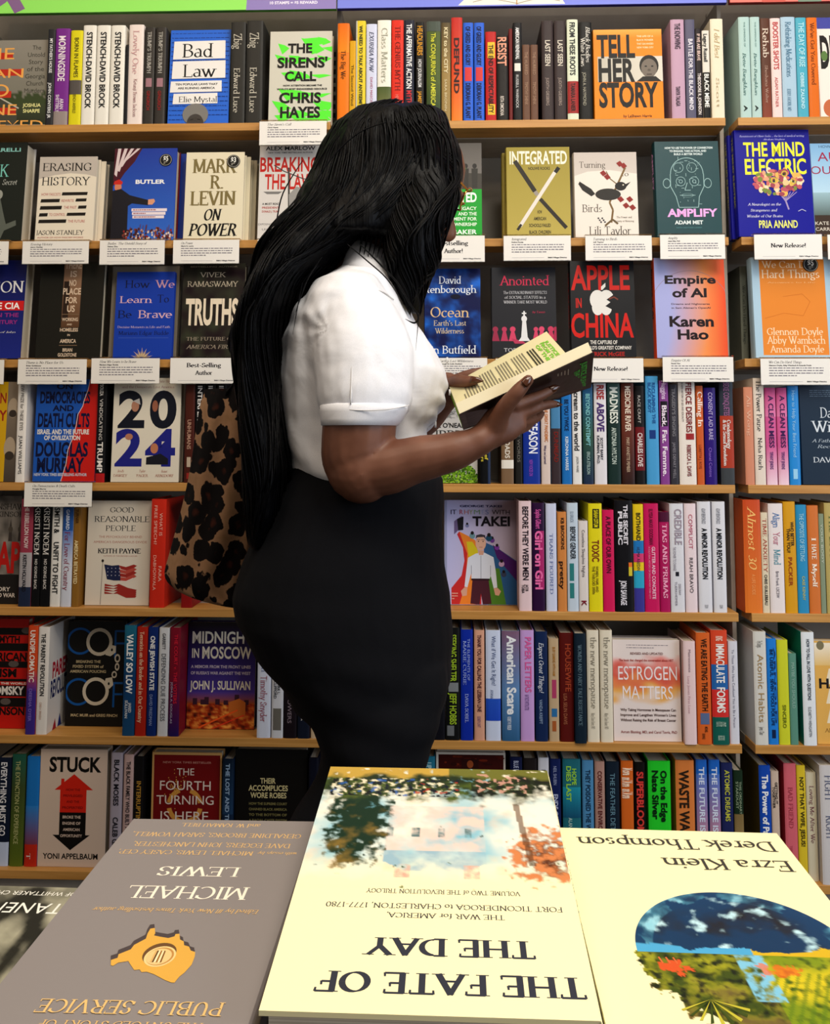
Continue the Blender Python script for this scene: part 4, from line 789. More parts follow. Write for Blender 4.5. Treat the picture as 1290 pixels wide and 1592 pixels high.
# ================================================================== FOURTH SHELF
def a_lin(a):
    a.rect(-70, 594, 12, 753, 'd8b020'); a.grad(8, 594, 26, 753, '9a8c7c', '5a5048'); a.text('AMERICAN', -64, 612, 6, 628, 'a83024', 'b'); a.text('HISTORY', -64, 640, 8, 656, 'a83024', 'b'); a.ell(17, 636, 8, 16, 'b8a894'); a.ell(15, 700, 9, 18, 'b8a894'); a.ell(17, 645, 6, 6, '4a4038'); a.ell(15, 712, 7, 7, '4a4038')
face_book(3, -70, 594, 25, 753, '6a5c50', a_lin, 'yellow cover with bearded portraits, left edge of fourth shelf', lean=2)
S(3, 26, 40.5, 589, 'f2eeea', [L('NEW PRIZE for THESE EYES', .04, .50, '6a6460', 's', .35, .7), L('JUAN WILLIAMS', .55, .92, '3c3a40', 's', .35, .7)], 'New Prize for These Eyes')
def a_dem(a):
    a.rect(53, 590, 149, 748, '2a66bc'); crack = [(136, 590), (133, 607), (128, 622), (126, 632), (119, 645), (117, 662), (113, 680), (106, 700), (104, 722), (97, 748)]
    a.poly(crack+[(149, 748), (149, 590)], 'd02c24')
    T_ = lambda t, x0, y0, x1, y1: a.text(t, x0, y0, x1, y1, '141c48', 'h')
    T_('ON', 84, 597, 109, 605); T_('DEMOCRACIES', 59, 610, 137, 627); T_('AND', 79, 631, 112, 639.5); T_('DEATH CULTS', 57, 644, 137.5, 664); T_('DOUGLAS', 56, 689, 137, 709.5); T_('MURRAY', 59, 713, 132, 733.5)
    a.text('ISRAEL AND THE FUTURE', 57, 668.5, 137.5, 675.5, 'e8e4e0', 'h'); a.text('OF CIVILIZATION', 68, 678, 124, 684.5, 'e8e4e0', 'h'); a.text('NEW YORK TIMES BESTSELLING AUTHOR', 55, 736, 137, 740, 'c8ccd8', 'h'); a.line(crack, 1, 'f0d8d0')
face_book(3, 53, 590, 149, 749, '2a66bc', a_dem, 'torn blue and red cover titled On Democracies and Death Cults', lean=2, mat='gloss', T=.035)
S(3, 150, 164.5, 594, '16161c', [L("D'SOUZA", .0, .14, 'dcd8d4', 'b', .3, .65), L('VINDICATING', .17, .58, 'dcd8d4', 's', .3, .65), L('TRUMP', .6, .9, 'f0ece8', 'b', .2, .75)], '', lab='black spine with red foot between torn cover and cream 2024', bands=[(.91, 1, 'c0282c')])
def a_24(a):
    a.rect(174, 590, 279, 750, 'e6dfd0'); a.text("How Trump Retook the White House", 186, 591, 268, 595, 'b08078', 'r'); a.text('and the Democrats Lost America', 186, 600, 268, 604, 'b08078', 'r')
    a.text('2', 181.5, 611, 223, 664, '1c2030', 'h'); a.text('0', 231, 611, 272.5, 664, '1c2030', 'h'); a.text('2', 179, 671, 221, 723.5, '2c3090', 'h'); a.text('4', 226, 671, 272.5, 723.5, '2c3090', 'h')
    a.ell(208, 632, 6, 9, 'c09078'); a.poly([(200, 626), (214, 620), (216, 630), (206, 625)], 'c8c4c0'); a.ell(239, 632, 4.5, 9, 'a87058'); a.ell(200, 680, 6, 5, 'c08a70'); a.ell(240, 698, 6, 8, 'c88a68'); a.poly([(228, 712), (250, 706), (262, 714), (262, 723), (228, 723)], '242430')
    for x, t, q in ((189, 'Josh', 'DAWSEY'), (223, 'Tyler', 'PAGER'), (257, 'Isaac', 'ARNSDORF')): a.text(t, x-5, 731, x+5, 735, 'b06858', 'ri'); a.text(q, x-len(q)*1.8, 738, x+len(q)*1.8, 742, 'b06858', 'r')
face_book(3, 174, 588, 279, 750, 'e6dfd0', a_24, 'cream cover with large cut-out numerals 2024', lean=2, T=.035)
S(3, 287, 302, 598, '5c2a1e', [L('UNHUMANS', .36, .66, 'c09c88', 'b', .3, .68)], 'Unhumans', bands=[(.74, .84, 'c8b8a4', .3, .7), (.9, .96, 'a83830', .3, .7)])
for k, (p, x0, x1) in enumerate((('leftmost', 303, 318), ('middle', 319.5, 334), ('rightmost', 336, 351))):
    S(3, x0, x1, 594, '141318', [L('INTERFERENCE', .04, .58, 'ece8e4', 'b', .25, .7), L('ZEMPLI', .64, .8, 'b8b0a8', 's', .4, .7), L('WEN-HOLSTEIN', .64, .88, 'b8b0a8', 's', .1, .35)], '', lab=f'{p} of three black spines titled Interference behind the tote bag')
def a_moss(a):
    a.rect(655, 628, 742, 753, 'cbc8c6'); r = random.Random(6)
    for k in range(50): a.line([(r.uniform(662, 712), r.uniform(634, 652)), (r.uniform(662, 712), r.uniform(634, 652))], .5, '8a8a88')
    a.text('RENAE O\'NEAL', 656, 658.5, 722, 665.5, '26262a', 'b'); a.text('GIBBR', 662, 670, 722, 682, '3a3838', 'r')
    for k in range(900):
        x, y = r.uniform(684, 742), r.uniform(716, 752)
        if y > 718+((x-712)/30)**2*20: a.ell(x, y, r.uniform(.8, 2.2), r.uniform(.8, 2), r.choice(['6c9c20', '88b430', '547c18', 'a0c848', '3c6010']), 6)
face_book(3, 655, 628, 742, 752, 'cbc8c6', a_moss, 'pale grey cover with a green moss mound below the forearm', v=.02, lean=2)
S(3, 746, 762, 620, '0e1016', [L('Chef', .56, .72, 'd8c850', 'b', .45, .75), L('Sanders', .52, .74, 'd8c850', 'b', .1, .38)], '', v=.004, lab='black spine with small yellow lettering right of the moss cover', bands=[(.4, 1, '2c3c5c', .75, 1)])
S(3, 779, 798, 620, '8c7258', [L('CROSSROADS', .20, .70, 'e8e0d4', 'b', .3, .68)], 'Crossroads', v=.004, bands=[(.72, .82, 'ece6dc')])
S(3, 800.5, 811.5, 640, '2a2826', [L('THE WORDS', .2, .7, '8a8680', 's')], '', lab='narrow black spine between Crossroads and a blue spine')
S(3, 813, 839, 628, '2444a4', [L('IN SEASON', .10, .62, 'eef0fa', 'b', .35, .85), L('NEW VOICES ON', .7, .9, '9c5cc8', 'b', .35, .55)], 'In Season', mat='gloss')
S(3, 841, 855, 622, 'e0cfc6', [L('THE GREAT PANDEMIC', .08, .5, 'd08848', 'b', .4, .75), L('What we Learned', .54, .76, '5a4c70', 'b', .3, .55)], '', lab='pale pink spine with orange lettering right of In Season')
S(3, 856.5, 871, 622, '5890b8', [L('DUNMEAD', .38, .74, '8a2c24', 'b', .3, .75)], '', lab='blue spine with a dark brown foot below the fingers', bands=[(.34, 1, '4a3c40')])
S(3, 873, 888, 600, '2c80c4', [L('BE YOU TWICE', .14, .46, '12345c', 'b', .3, .7), L('KERONNA HARRIS', .52, .86, 'dceaf4', 'b', .35, .65)], '', lab='bright blue spine left of the white scream spine', mat='gloss')
S(3, 889.5, 903.5, 600, 'eceae8', [L('scream to the world', .04, .66, '26262a', 'b', .2, .75), L('JASON WARE', .72, .88, '26262a', 's', .4, .65)], 'Scream to the World')
S(3, 906, 921.5, 597, '3c6470', [L('BEYOND CONTEMPT', .1, .62, '8cc8cc', 'b', .3, .7), L('ERICA ETELSON', .68, .9, 'c0d8d4', 's', .35, .65)], 'Beyond Contempt', bands=[(0, .5, '2c6c9c', '3c6450'), (.5, 1, '3c6450', '2c3c5c')])
S(3, 923.5, 942.5, 596, 'e6e2e6', [L('RISE', .02, .16, 'b03c40', 'h', .25, .8), L('ABOVE', .19, .48, '5a3c80', 'h', .25, .8), L('SCOTT BARRY', .54, .76, '303040', 'b', .48, .68), L('KAUFMAN, PH.D.', .52, .80, '303040', 'b', .2, .4)], 'Rise Above')
S(3, 944.5, 964, 596, '203c38', [L('MADNESS', .04, .40, 'e4e8e0', 'b', .2, .8), L('ANTONIA HYLTON', .44, .80, 'c8d4cc', 'b', .3, .65)], 'Madness', bands=[(0, .3, '50706c', '203c38')])
S(3, 966, 985.5, 596, '7a4030', [L('MEDICINE RIVER', .03, .48, 'ecdccc', 'b', .3, .72), L('MARY ANNETTE PEMBER', .54, .88, 'd8c0a8', 's', .35, .6)], 'Medicine River', bands=[(.4, 1, '7a4030', '3c2420')])
S(3, 987, 1001.5, 600, '1c1718', [L('RACE CRAFT', .1, .38, 'c8c4c0', 's', .3, .6), L('CHARLES LOVE', .48, .82, 'e8dcd8', 'b', .25, .75)], 'Race Craft', bands=[(.42, .86, '7a1c24')])
S(3, 1004, 1023.5, 585, '58a8d8', [L('RECLAIMING THE', .06, .44, '2868a4', 'b', .5, .75), L('BLACK BODY', .06, .34, '2868a4', 'b', .18, .42)], 'Reclaiming the Black Body', bands=[(.5, .58, '20488c', .25, .75)])
S(3, 1025.5, 1039.5, 592, '94509c', [L('Huggins', .0, .18, 'e8d0ec', 'b', .25, .75), L('Black. Fat. Femme.', .24, .92, 'f4e8f4', 'b', .25, .75)], 'Black Fat Femme', bands=[(.20, .44, '241828', .1, .9)])
S(3, 1041, 1053.5, 598, '45434c', [L("TRAGEDY'S SINGING", .04, .52, '8c8a90', 'b', .3, .7), L('JAMES DEPART WELL', .58, .94, 'a09ca4', 's', .3, .65)], '', lab='dark grey spine right of Black Fat Femme')
S(3, 1055, 1081, 592, 'ece4dc', [L('FIERCE DESIRES', .02, .50, '8c2c34', 'b', .45, .78), L('A NEW HISTORY OF SEX AND SEXUALITY', .02, .40, '6a5c5c', 's', .18, .30), L('REBECCA L. DAVIS', .62, .92, '8c2c34', 'b', .45, .68)], 'Fierce Desires', bands=[(.51, .57, 'a83438', .4, .9)])
S(3, 1082.5, 1093.5, 600, 'd06c34', [L('Calling In', .06, .42, 'f8e8dc', 'B', .2, .9), L('LORETTA J. ROSS', .6, .84, '8c3c1c', 's', .25, .6)], 'Calling In')
S(3, 1095, 1113, 603, '3a1c84', [L('CONSENT LAID BARE', .05, .54, 'cfc4ec', 's', .35, .7), L('Chanel Contos', .62, .92, '9c7cd8', 's', .3, .55)], 'Consent Laid Bare', mat='gloss')
S(3, 1119, 1140, 592, '3c4450', [L('SEXE CONQUETES', .02, .34, '9c6c94', 'b', .3, .7), L('& the Sexual Revolution', .38, .82, 'e8e4e0', 'B', .2, .45), L('Condomology', .38, .66, 'e8e4e0', 'B', .5, .78)], 'the Sexual Revolution', bands=[(.34, .84, 'b4482c'), (.84, 1, '4c5054')])
S(3, 1157, 1171, 602, 'd8987c', [L('Ali Wong', .08, .5, 'eac0a8', 'r', .3, .7)], '', lab='salmon pink spine at the left end of the right bay')
S(3, 1172, 1188.5, 588, 'e8dcd0', [L('The Power Pause', .02, .50, '2a2424', 'r', .25, .72), L('Neha Ruch', .56, .86, '2a2424', 'r', .3, .68)], 'The Power Pause')
for p, x0, x1 in (('left', 1190, 1206.5), ('right', 1208, 1224)):
    S(3, x0, x1, 603, 'd86ca4', [L('A CLEAN MESS', .08, .62, '4c1c60', 'b', .3, .75), L('TIFFANY JENKINS', .66, .84, '6c3c80', 'b', .3, .6)], '', lab=f'{p} of two hot pink spines titled A Clean Mess', bands=[(0, .3, 'c8508c', 'e48cb8'), (.6, 1, 'd86ca4', 'f4d8e4')])
S(3, 1225.5, 1242.5, 600, '3498dc', [L('How to Help Your Best Friend', .05, .72, 'a8d8f4', 's', .35, .65)], 'Best Friend', mat='gloss', bands=[(.84, .94, 'a8d8f4', .3, .7)])
def a_dav(a):
    a.rect(1246, 598, 1345, 753, '20384e'); a.words(1262, 607, 1330, 4, 3, .8, '7c90a4', 2)
    for t, x0, y0, x1, y1 in (('David', 1277, 634, 1316, 650), ('Will', 1262, 655, 1306, 672), ('DAVID WILL', 1263, 711, 1340, 719)): a.text(t, x0, y0, x1, y1, 'dce4ec', 'r')
    a.text("A Father's Story", 1262, 683, 1330, 688, 'b8c4d0', 'ri'); a.text('Recovery', 1270, 692, 1320, 697, 'b8c4d0', 'ri')
face_book(3, 1246, 598, 1345, 753, '20384e', a_dav, 'dark navy cover with white serif letters, right edge of fourth shelf', lean=2)

# ================================================================== FIFTH SHELF
def a_che(a):
    a.grid(-68, 771, 35, 934, 24, 30, lambda x, y: tuple(k*(.55+.5*noise.noise(Vector((x*.08, y*.06, 1)))) for k in lin('a8a098')))
    for x in (14, 29, -12): a.poly([(x-3, 840), (x-2, 820), (x, 806), (x+2, 820), (x+3, 840)], '4c4440'); a.ell(x, 822, 3.5, 5, '5c544c')
    a.text('CRENSHAW', -30, 783, 34, 792, '2c2624', 'r'); a.text('DICKINSON', -28, 795, 35, 803, '2c2624', 'r'); a.text('CHEAP', -62, 843, 32, 886, 'c02820', 'h')
    a.rect(-68, 890, 35, 934, '2c2826'); a.text('STORY', -12, 909, 18, 915, 'd8d0c8', 'b'); a.text('COLD WAR', -16, 918, 26, 924, 'd8d0c8', 'b')
face_book(4, -68, 771, 30, 934, '6c645c', a_che, 'grey cover with red capitals, left edge of fifth shelf', T=.022, v=.035, lean=1.5)
S(4, 31, 50, 776, 'a4485c', [L('THE REBELLION NOW', .04, .46, 'e8d4d4', 'b', .35, .68), L('KRISTIN HOLLWARD', .52, .86, '20202c', 'b', .3, .6)], '', v=.008, lab='rose pink spine beside the grey Cold War cover', bands=[(.50, .82, 'b4b0b4'), (.82, 1, '2c3854')])
for p, x0, x1 in (('left', 50.8, 63.5), ('right', 64.5, 79)):
    S(4, x0, x1, 776, '121216', [L('KRISTI NOEM', .06, .52, 'e8e4e0', 'r', .2, .8), L('NO GOING BACK', .56, .84, 'd0ccc8', 'b', .35, .65)], '', v=.008, lab=f'{p} of two black spines titled No Going Back')
S(4, 79.8, 95.5, 776, 'e8e6e2', [L('SMITH &', .08, .32, '1c1c1e', 'b', .25, .75), L('UNFIT TO FIGHT', .40, .88, '1c1c1e', 'b', .25, .75)], 'Unfit to Fight', v=.008)
S(4, 96.3, 112.5, 786, 'd8dce8', [L('GABBARD', .04, .24, 'dce4f4', 'b', .35, .65), L('For Love of Country', .26, .84, '9c3048', 'r', .25, .75)], 'For Love of Country', v=.008, bands=[(0, .25, '3464a8'), (.25, .6, '6484c4', 'd8dce8')])
S(4, 113.2, 124, 782, '9c7434', [L('TURNER', .06, .2, '5c3c14', 'b', .3, .7), L('AMERICA BETRAYED', .36, .78, 'f0dcac', 'b', .25, .75)], 'America Betrayed', v=.008)
def a_good(a):
    a.rect(134, 779, 233, 941, 'e0d8cb')
    for t, x0, y0, x1, y1 in (('GOOD', 168, 789, 205, 797), ('REASONABLE', 144, 803, 230, 812), ('PEOPLE', 162, 817.5, 209, 826)): a.text(t, x0, y0, x1, y1, '1c2028', 'r')
    a.text('THE PSYCHOLOGY BEHIND', 152, 833.5, 219, 837, 'b87868', 's'); a.text("AMERICA'S DANGEROUS DIVIDE", 144, 841.5, 227, 845, 'b87868', 's'); a.text('KEITH PAYNE', 151, 853.5, 218, 861, '1c2028', 'B'); a.text('AUTHOR OF THE BROKEN LADDER', 160, 864, 213, 866, 'b87868', 's')
    a.line([(159.5, 874), (158, 940)], 1.2, 'a8a098'); a.ell(159.5, 872.5, 2, 2.4, '3c342c', 8)
    a.poly([(162, 878), (174, 880), (185, 879), (189, 890), (189.5, 903), (178, 903), (167, 901)], '2c3458')
    for k in range(4): a.poly([(185+k*1, 879.5+6*k), (196, 882+5.5*k), (208, 878+5*k), (213, 880+5.4*k), (205, 886+5*k), (196, 888+5.3*k), (188, 885+6*k)], 'a83c34' if k % 2 == 0 else 'c05c50'); a.line([(186+k, 885.5+6*k), (197, 888+5.4*k), (208, 884+5*k)], 1.1, 'f0e4dc')
    for k in range(4): a.poly([(164, 908+4*k), (178, 911+4*k), (186, 908+3.5*k), (200, 914+3.6*k), (214, 917+3*k), (212, 920+3*k), (198, 918+3.8*k), (184, 912+3.7*k), (164, 911.5+4*k)], 'a83c34')
    for k in range(12): a.ell(168+6*(k % 4), 884+5.5*(k//4), .7, .7, 'd8d8e4', 6)
face_book(4, 134, 779, 233, 941, 'e0d8cb', a_good, 'beige cover titled Good Reasonable People with a torn flag', v=.028, T=.03, lean=1.5)
S(4, 234, 257, 776, 'd43a24', [L('WHAT IS', .13, .34, 'f4c0b0', 's', .58, .78), L('FREE SPEECH?', .06, .42, 'f4c0b0', 's', .22, .42), L('FARA', .62, .76, 'f4c0b0', 's', .58, .78), L('DABHOIWALA', .52, .84, 'f4c0b0', 's', .22, .42)], 'What Is Free Speech', v=.008)
S(4, 283, 300, 782, '9c1c1c', [L('THE EDGE', .1, .5, 'e8c0b0', 's')], '', v=.01, lab='dark red spine half hidden behind the leopard tote')
def a_tak(a):
    X = lambda x: 680+x/8.84; Y = lambda y: 770+y/8.84
    P = lambda pts, c: a.poly([(X(x), Y(y)) for x, y in pts], c)
    a.grad(691, 778, 803, 939, 'c4c4ea', 'b8a8b4', True, 'c8c0dc')
    a.rect(691, 778, 694.6, 939, 'a4a8c8')
    P([(190, 1270), (330, 1100), (370, 900), (350, 720), (270, 540), (300, 500), (390, 620), (440, 760), (600, 900), (600, 1490), (190, 1490)], 'cc3c3c')
    P([(300, 500), (420, 560), (520, 620), (560, 800), (520, 1490), (300, 1490), (390, 1200), (410, 800), (350, 640)], 'e8903c')
    P([(400, 640), (480, 640), (560, 760), (540, 900), (430, 840)], 'd8c830')
    P([(640, 640), (820, 720), (1090, 900), (1090, 1490), (640, 1490)], '3c6c9c'); P([(760, 680), (830, 730), (1090, 910), (1090, 1170), (820, 860)], '5c2878'); P([(700, 1000), (850, 1000), (940, 1490), (700, 1490)], '5c8c38')
    P([(450, 1480), (480, 1150), (700, 1150), (740, 1480), (620, 1490), (595, 1340), (575, 1490)], '5a2c3c')
    P([(530, 800), (650, 790), (770, 850), (800, 1040), (820, 1260), (770, 1270), (730, 1100), (715, 1150), (465, 1150), (465, 1060), (410, 1260), (370, 1250), (400, 1000), (420, 860)], 'dce0ec')
    P([(370, 1260), (410, 1265), (400, 1370), (340, 1380), (320, 1310)], 'd8ac98'); P([(770, 1270), (825, 1265), (870, 1310), (840, 1370), (790, 1360)], 'd8ac98')
    a.ell(X(596), Y(660), 8.2, 11.2, 'e0b8a4'); P([(525, 600), (535, 550), (600, 535), (655, 550), (668, 610), (640, 575), (550, 580)], '4c4650'); P([(560, 760), (640, 760), (630, 820), (570, 820)], 'd8ac98')
    for x in (565, 628): a.ell(X(x), Y(635), 1.1, .8, '222', 8); a.line([(X(x-25), Y(612)), (X(x+25), Y(612))], .6, '4c4650')
    a.line([(X(575), Y(715)), (X(620), Y(715))], .7, 'a86460'); a.line([(X(597), Y(830)), (X(597), Y(1150))], .5, '6c7080'); a.line([(X(465), Y(960)), (X(465), Y(1080))], .6, '6c7080'); a.line([(X(728), Y(960)), (X(728), Y(1100))], .6, '6c7080'); a.rect(X(465), Y(1140), X(715), Y(1165), '3c2430')
    P([(230, 360), (330, 290), (360, 300), (350, 480), (280, 490), (230, 540)], '7c6c94'); P([(270, 330), (360, 295), (355, 480), (285, 485)], '2c2830')
    for x, y, s_, c in ((480, 560, 40, '7ca0a8'), (410, 420, 26, '8c90b8'), (755, 620, 34, '7c4ca0'), (710, 590, 44, '2c5c78'), (820, 720, 34, '8c4cb0'), (880, 940, 40, 'c8a8c8'), (910, 1080, 36, '48506c')): a.ell(X(x), Y(y), s_/8.84, s_/8.84, c, 12); a.ell(X(x), Y(y-s_*1.0), s_/15, s_/14, '2c2024', 10)
    a.text('GEORGE TAKEI', X(310), Y(138), X(890), Y(165), '2c3064', 'h')
    for t, x0, x1, c in (('IT', 185, 262, '2c2c50'), ('R', 308, 352, 'c05060'), ('H', 372, 432, 'c88888'), ('Y', 440, 490, 'b8b880'), ('M', 506, 590, '8caa8c'), ('E', 612, 648, 'a8b0d0'), ('S', 662, 708, '8890c0'), ('WITH', 752, 1000, '2c2430')): a.text(t, X(x0), Y(202), X(x1), Y(264), c, 's')
    a.text('TAKEI', X(485), Y(298), X(1000), Y(420), '241c28', 'h'); a.words(X(195), Y(1335), X(280), 3, 4, 1.4, 'f0c0b0')
face_book(4, 691, 778, 803, 939, 'c4c4ea', a_tak, 'lilac graphic novel cover with a man in a white shirt', v=.075, T=.02, lean=2)
V5 = dict(v=.006)
S(4, 804.5, 826, 779, 'e8d0d4', [L('BEFORE THEY WERE MEN', .05, .72, '2c1c28', 'b', .3, .75), L('JACOB', .76, .82, '2c1c28', 'b', .5, .72), L('TOBIA', .76, .84, '2c1c28', 'b', .2, .42)], 'Before They Were Men', **V5)
S(4, 827, 846.5, 782, '3c1848', [L('Sophie Gilbert', .06, .24, 'd868b0', 'b', .3, .7), L('Girl on Girl', .26, .80, 'f080b8', 'h', .25, .8)], 'Girl on Girl', bands=[(.26, .8, 'b8387c', .55, .95)], mat='gloss', **V5)
S(4, 848.5, 865, 783, 'd4d8ec', [L('TRANS FIGURED', .28, .84, '7484b4', 'r', .35, .65)], 'Transfigured', **V5)
S(4, 866.5, 880.5, 796, 'd89454', [L('KB BROOKINS', .06, .38, '3c2010', 'b', .4, .75), L('pretty', .5, .78, '3c2010', 'b', .25, .7)], 'Pretty', **V5)
S(4, 881.5, 898.5, 782, 'ccd8e4', [L('BEFORE GENDER', .22, .52, '20242c', 'b', .3, .75), L('ELI ERLICK', .08, .18, '8494a4', 's', .3, .6)], 'Before Gender', bands=[(.56, .72, '3c8c8c', .2, .6), (.74, .88, '3c8c8c', .2, .6)], **V5)
S(4, 899.5, 914, 810, 'e4dcd8', [L('Countless Sleepless Nights', .1, .62, '5c5458', 's', .35, .65), L('K', .88, .94, '8c2438', 'h', .25, .75)], 'Countless Sleepless Nights', **V5)
S(4, 915, 936, 783, 'e8dc24', [L('SARAH DITUM', .06, .22, 'e8dc24', 'b', .4, .7), L('TOXIC', .34, .54, '8c3c24', 'b', .25, .75), L('WOMEN, FAME, AND', .58, .82, '8c7c20', 'b', .5, .68), L('THE TABLOID 2000s', .58, .84, '8c7c20', 'b', .24, .42)], 'Toxic', bands=[(.05, .23, '14181c', .3, .8)], **V5)
S(4, 937, 954.5, 793, 'd82468', [L('A PLACE OF OUR OWN', .06, .62, '5c1030', 'b', .3, .7)], 'A Place of Our Own', **V5)
S(4, 955.5, 983.5, 778, '141018', [L('THE SECRET', .04, .40, 'e4e0e8', 'h', .5, .72), L('PUBLIC', .10, .40, 'e4e0e8', 'h', .2, .42), L('JON SAVAGE', .72, .94, 'e4e0e8', 'h', .3, .6)], 'The Secret Public', bands=[(.56, .60, 'e88030', .75, .95), (.60, .68, 'd8c840', .75, .95)], **V5)
S(4, 984.5, 1000.5, 784, 'e8cc28', [L('BOTH/AND', .08, .34, '3c3414', 'b', .3, .7), L('HUMA ABEDIN', .40, .62, '403c50', 's', .3, .6)], 'Both/And', bands=[(.34, .46, '2c84c4'), (.46, .54, 'd84880'), (.62, .78, '3cb0d0'), (.78, 1, '4c48a0')], **V5)
S(4, 1001.5, 1024, 783, 'd0206c', [L('ELYSSA MAXX GOODMAN', .05, .38, '7c1040', 'b', .35, .6), L('GLITTER AND CONCRETE', .40, .88, 'f8c8dc', 'b', .5, .72), L('A CULTURAL HISTORY OF DRAG IN NEW YORK CITY', .40, .88, 'f0a8c4', 's', .26, .38)], 'Glitter and Concrete', **V5)
S(4, 1025, 1040.5, 796, 'b81c68', [L('TIAS AND PRIMAS', .12, .86, 'f4b0cc', 'B', .3, .75)], 'Tias and Primas', bands=[(0, .1, '5c1440')], **V5)
S(4, 1041.5, 1063, 783, 'e0e0e6', [L('CREDIBLE', .05, .38, 'a89ca8', 'b', .35, .85), L('THE POWER TO CHANGE', .40, .62, '8c8490', 's', .2, .4), L('DEBORAH', .74, .84, '8c8490', 's', .55, .72), L('TUERKHEIMER', .72, .94, '8c8490', 's', .28, .44)], 'Credible', bands=[(.63, .67, '2c2c38', .35, .6)], **V5)
S(4, 1064.5, 1082.5, 783, 'ecdce0', [L('COMPLICIT', .10, .42, 'c05c78', 's', .35, .68), L('REAH BRAVO', .50, .82, '342c38', 's', .35, .65)], 'Complicit', **V5)
for p, x0, x1 in (('left', 1085, 1105.5), ('right', 1108, 1128)):
    S(4, x0, x1, 780, 'e2e2e8', [L('ADAM BENFORADO', .06, .2, '6c6c78', 's', .3, .6), L('A MINOR REVOLUTION', .24, .70, '181820', 'h', .3, .68), L('CROWN', .93, .96, '5c5c68', 's', .4, .65)], '', lab=f'{p} of two white spines titled A Minor Revolution', **V5)
S(4, 1156, 1183, 777, 'd4682c', [L('Almost 30', .06, .62, 'f8c880', 'ri', .25, .7), L('A LIFE GUIDE', .66, .84, 'f4b070', 's', .4, .6)], 'Almost 30', bands=[(0, 1, 'd05c30', 'e88c3c', 0, 1)], **V5)
S(4, 1183.8, 1194.5, 797, 'e4d8c0', [L('TIME ANXIETY', .06, .60, 'b85848', 'r', .25, .8), L('CHRIS GUILLEBEAU', .62, .92, '2c2824', 'b', .3, .7)], 'Time Anxiety', **V5)
S(4, 1195.5, 1218, 783, 'ece4e4', [L('Align', .08, .22, '3c7cb8', 'r', .3, .75), L('Your', .26, .38, 'c87c90', 'r', .3, .75), L('Mind', .42, .56, '5ca0b0', 'r', .3, .75), L('Britt Frank, LSCSW', .62, .86, '4c4458', 's', .4, .6)], 'Align Your Mind', **V5)
S(4, 1219, 1237.5, 780, 'dca828', [L('WHO BETTER', .18, .40, '3c2c14', 'b', .55, .82), L('THAN YOU?', .24, .46, '3c2c14', 'b', .22, .48), L('PACKER', .50, .76, 'a8541c', 'b', .3, .6)], 'Who Better Than You', **V5)
S(4, 1238.3, 1255, 785, '3c9cc8', [L('THE OPPOSITE OF SETTLING', .08, .52, 'b8e4f0', 's', .3, .7), L('CASE KENNY', .66, .88, 'd8d060', 's', .4, .65)], 'The Opposite of Settling', **V5)
S(4, 1256, 1273.5, 786, 'd88444', [L('I', .30, .33, 'f8ecdc', 'B', .3, .7), L('HATE', .36, .50, 'f8ecdc', 'B', .3, .7), L('Myself', .54, .76, 'f8ecdc', 'B', .3, .7)], 'I Hate Myself', **V5)
S(4, 1274.2, 1282, 799, '94a088', [L('YOUR BODY', .1, .5, 'd8dccc', 's')], '', lab='narrow sage green spine right of I Hate Myself', **V5)
S(4, 1283, 1304, 782, 'c4b478', [L('The Breath', .1, .6, '6c7c50', 'r')], '', lab='khaki yellow spine at right edge of fifth shelf', **V5)

# ================================================================== SIXTH SHELF
def a_myth(a):
    a.rect(-64, 962, 49, 1132, 'c8261c')
    for y0, y1 in ((976, 987), (1000, 1012), (1028, 1038), (1055, 1059), (1065, 1082), (1084, 1098)): a.rect(-64, y0, 46, y1, '1e1a18')
    for x, y in ((38, 980), (20, 1032), (10, 1090), (-20, 980)): a.ell(x, y, 8, 5, '6c6460')
    for t, x0, y0, x1, y1, c in (('THE MYTH', -30, 989, 28, 999, '1c1412'), ('OF AMERICAN', -60, 1015, 40, 1027, '1c1412'), ('IDEALISM', -50, 1040, 25, 1052, '1c1412'), ('ENDANGERING THE WORLD', -50, 1060.5, 42, 1063.5, 'e8e0d8'), ('CHOMSKY', -28, 1067, 38, 1079, 'ece8e4'), ('ROBINSON', -30, 1099, 40, 1110, '1c1412')): a.text(t, x0, y0, x1, y1, c, 'h')
face_book(5, -64, 962, 41, 1131, 'c8261c', a_myth, 'red cover with black photo bands, left edge of sixth shelf', v=.045, lean=1)
S(5, 42, 57, 973, 'd4582c', [L('UNDIPLOMATIC', .04, .52, 'f4e8e0', 'b', .25, .75), L('DEESHA DYER', .58, .88, '8c78c8', 'b', .3, .6)], 'Undiplomatic', bands=[(.40, .6, 'd4582c', '5c3c9c'), (.6, 1, '4c3894')], v=.006)
S(5, 58, 75, 975, 'e8e4e0', [L('THE PARENT REVOLUTION', .06, .64, '1c1c1e', 'b', .3, .68), L('COREY A. DEANGELIS', .70, .86, 'b88c70', 's', .3, .5)], 'The Parent Revolution', v=.006,
  face=lambda a: (a.text('PARENT', .15, .36, .95, .5, 'c02840', 'h'), a.text('REVOLUTION', .1, .53, .98, .68, '1c2c6c', 'h'), a.poly([(.2, 1), (.3, .9), (.35, 1)], 'b02840'), a.poly([(.4, 1), (.48, .88), (.55, 1)], '2c3c8c')))
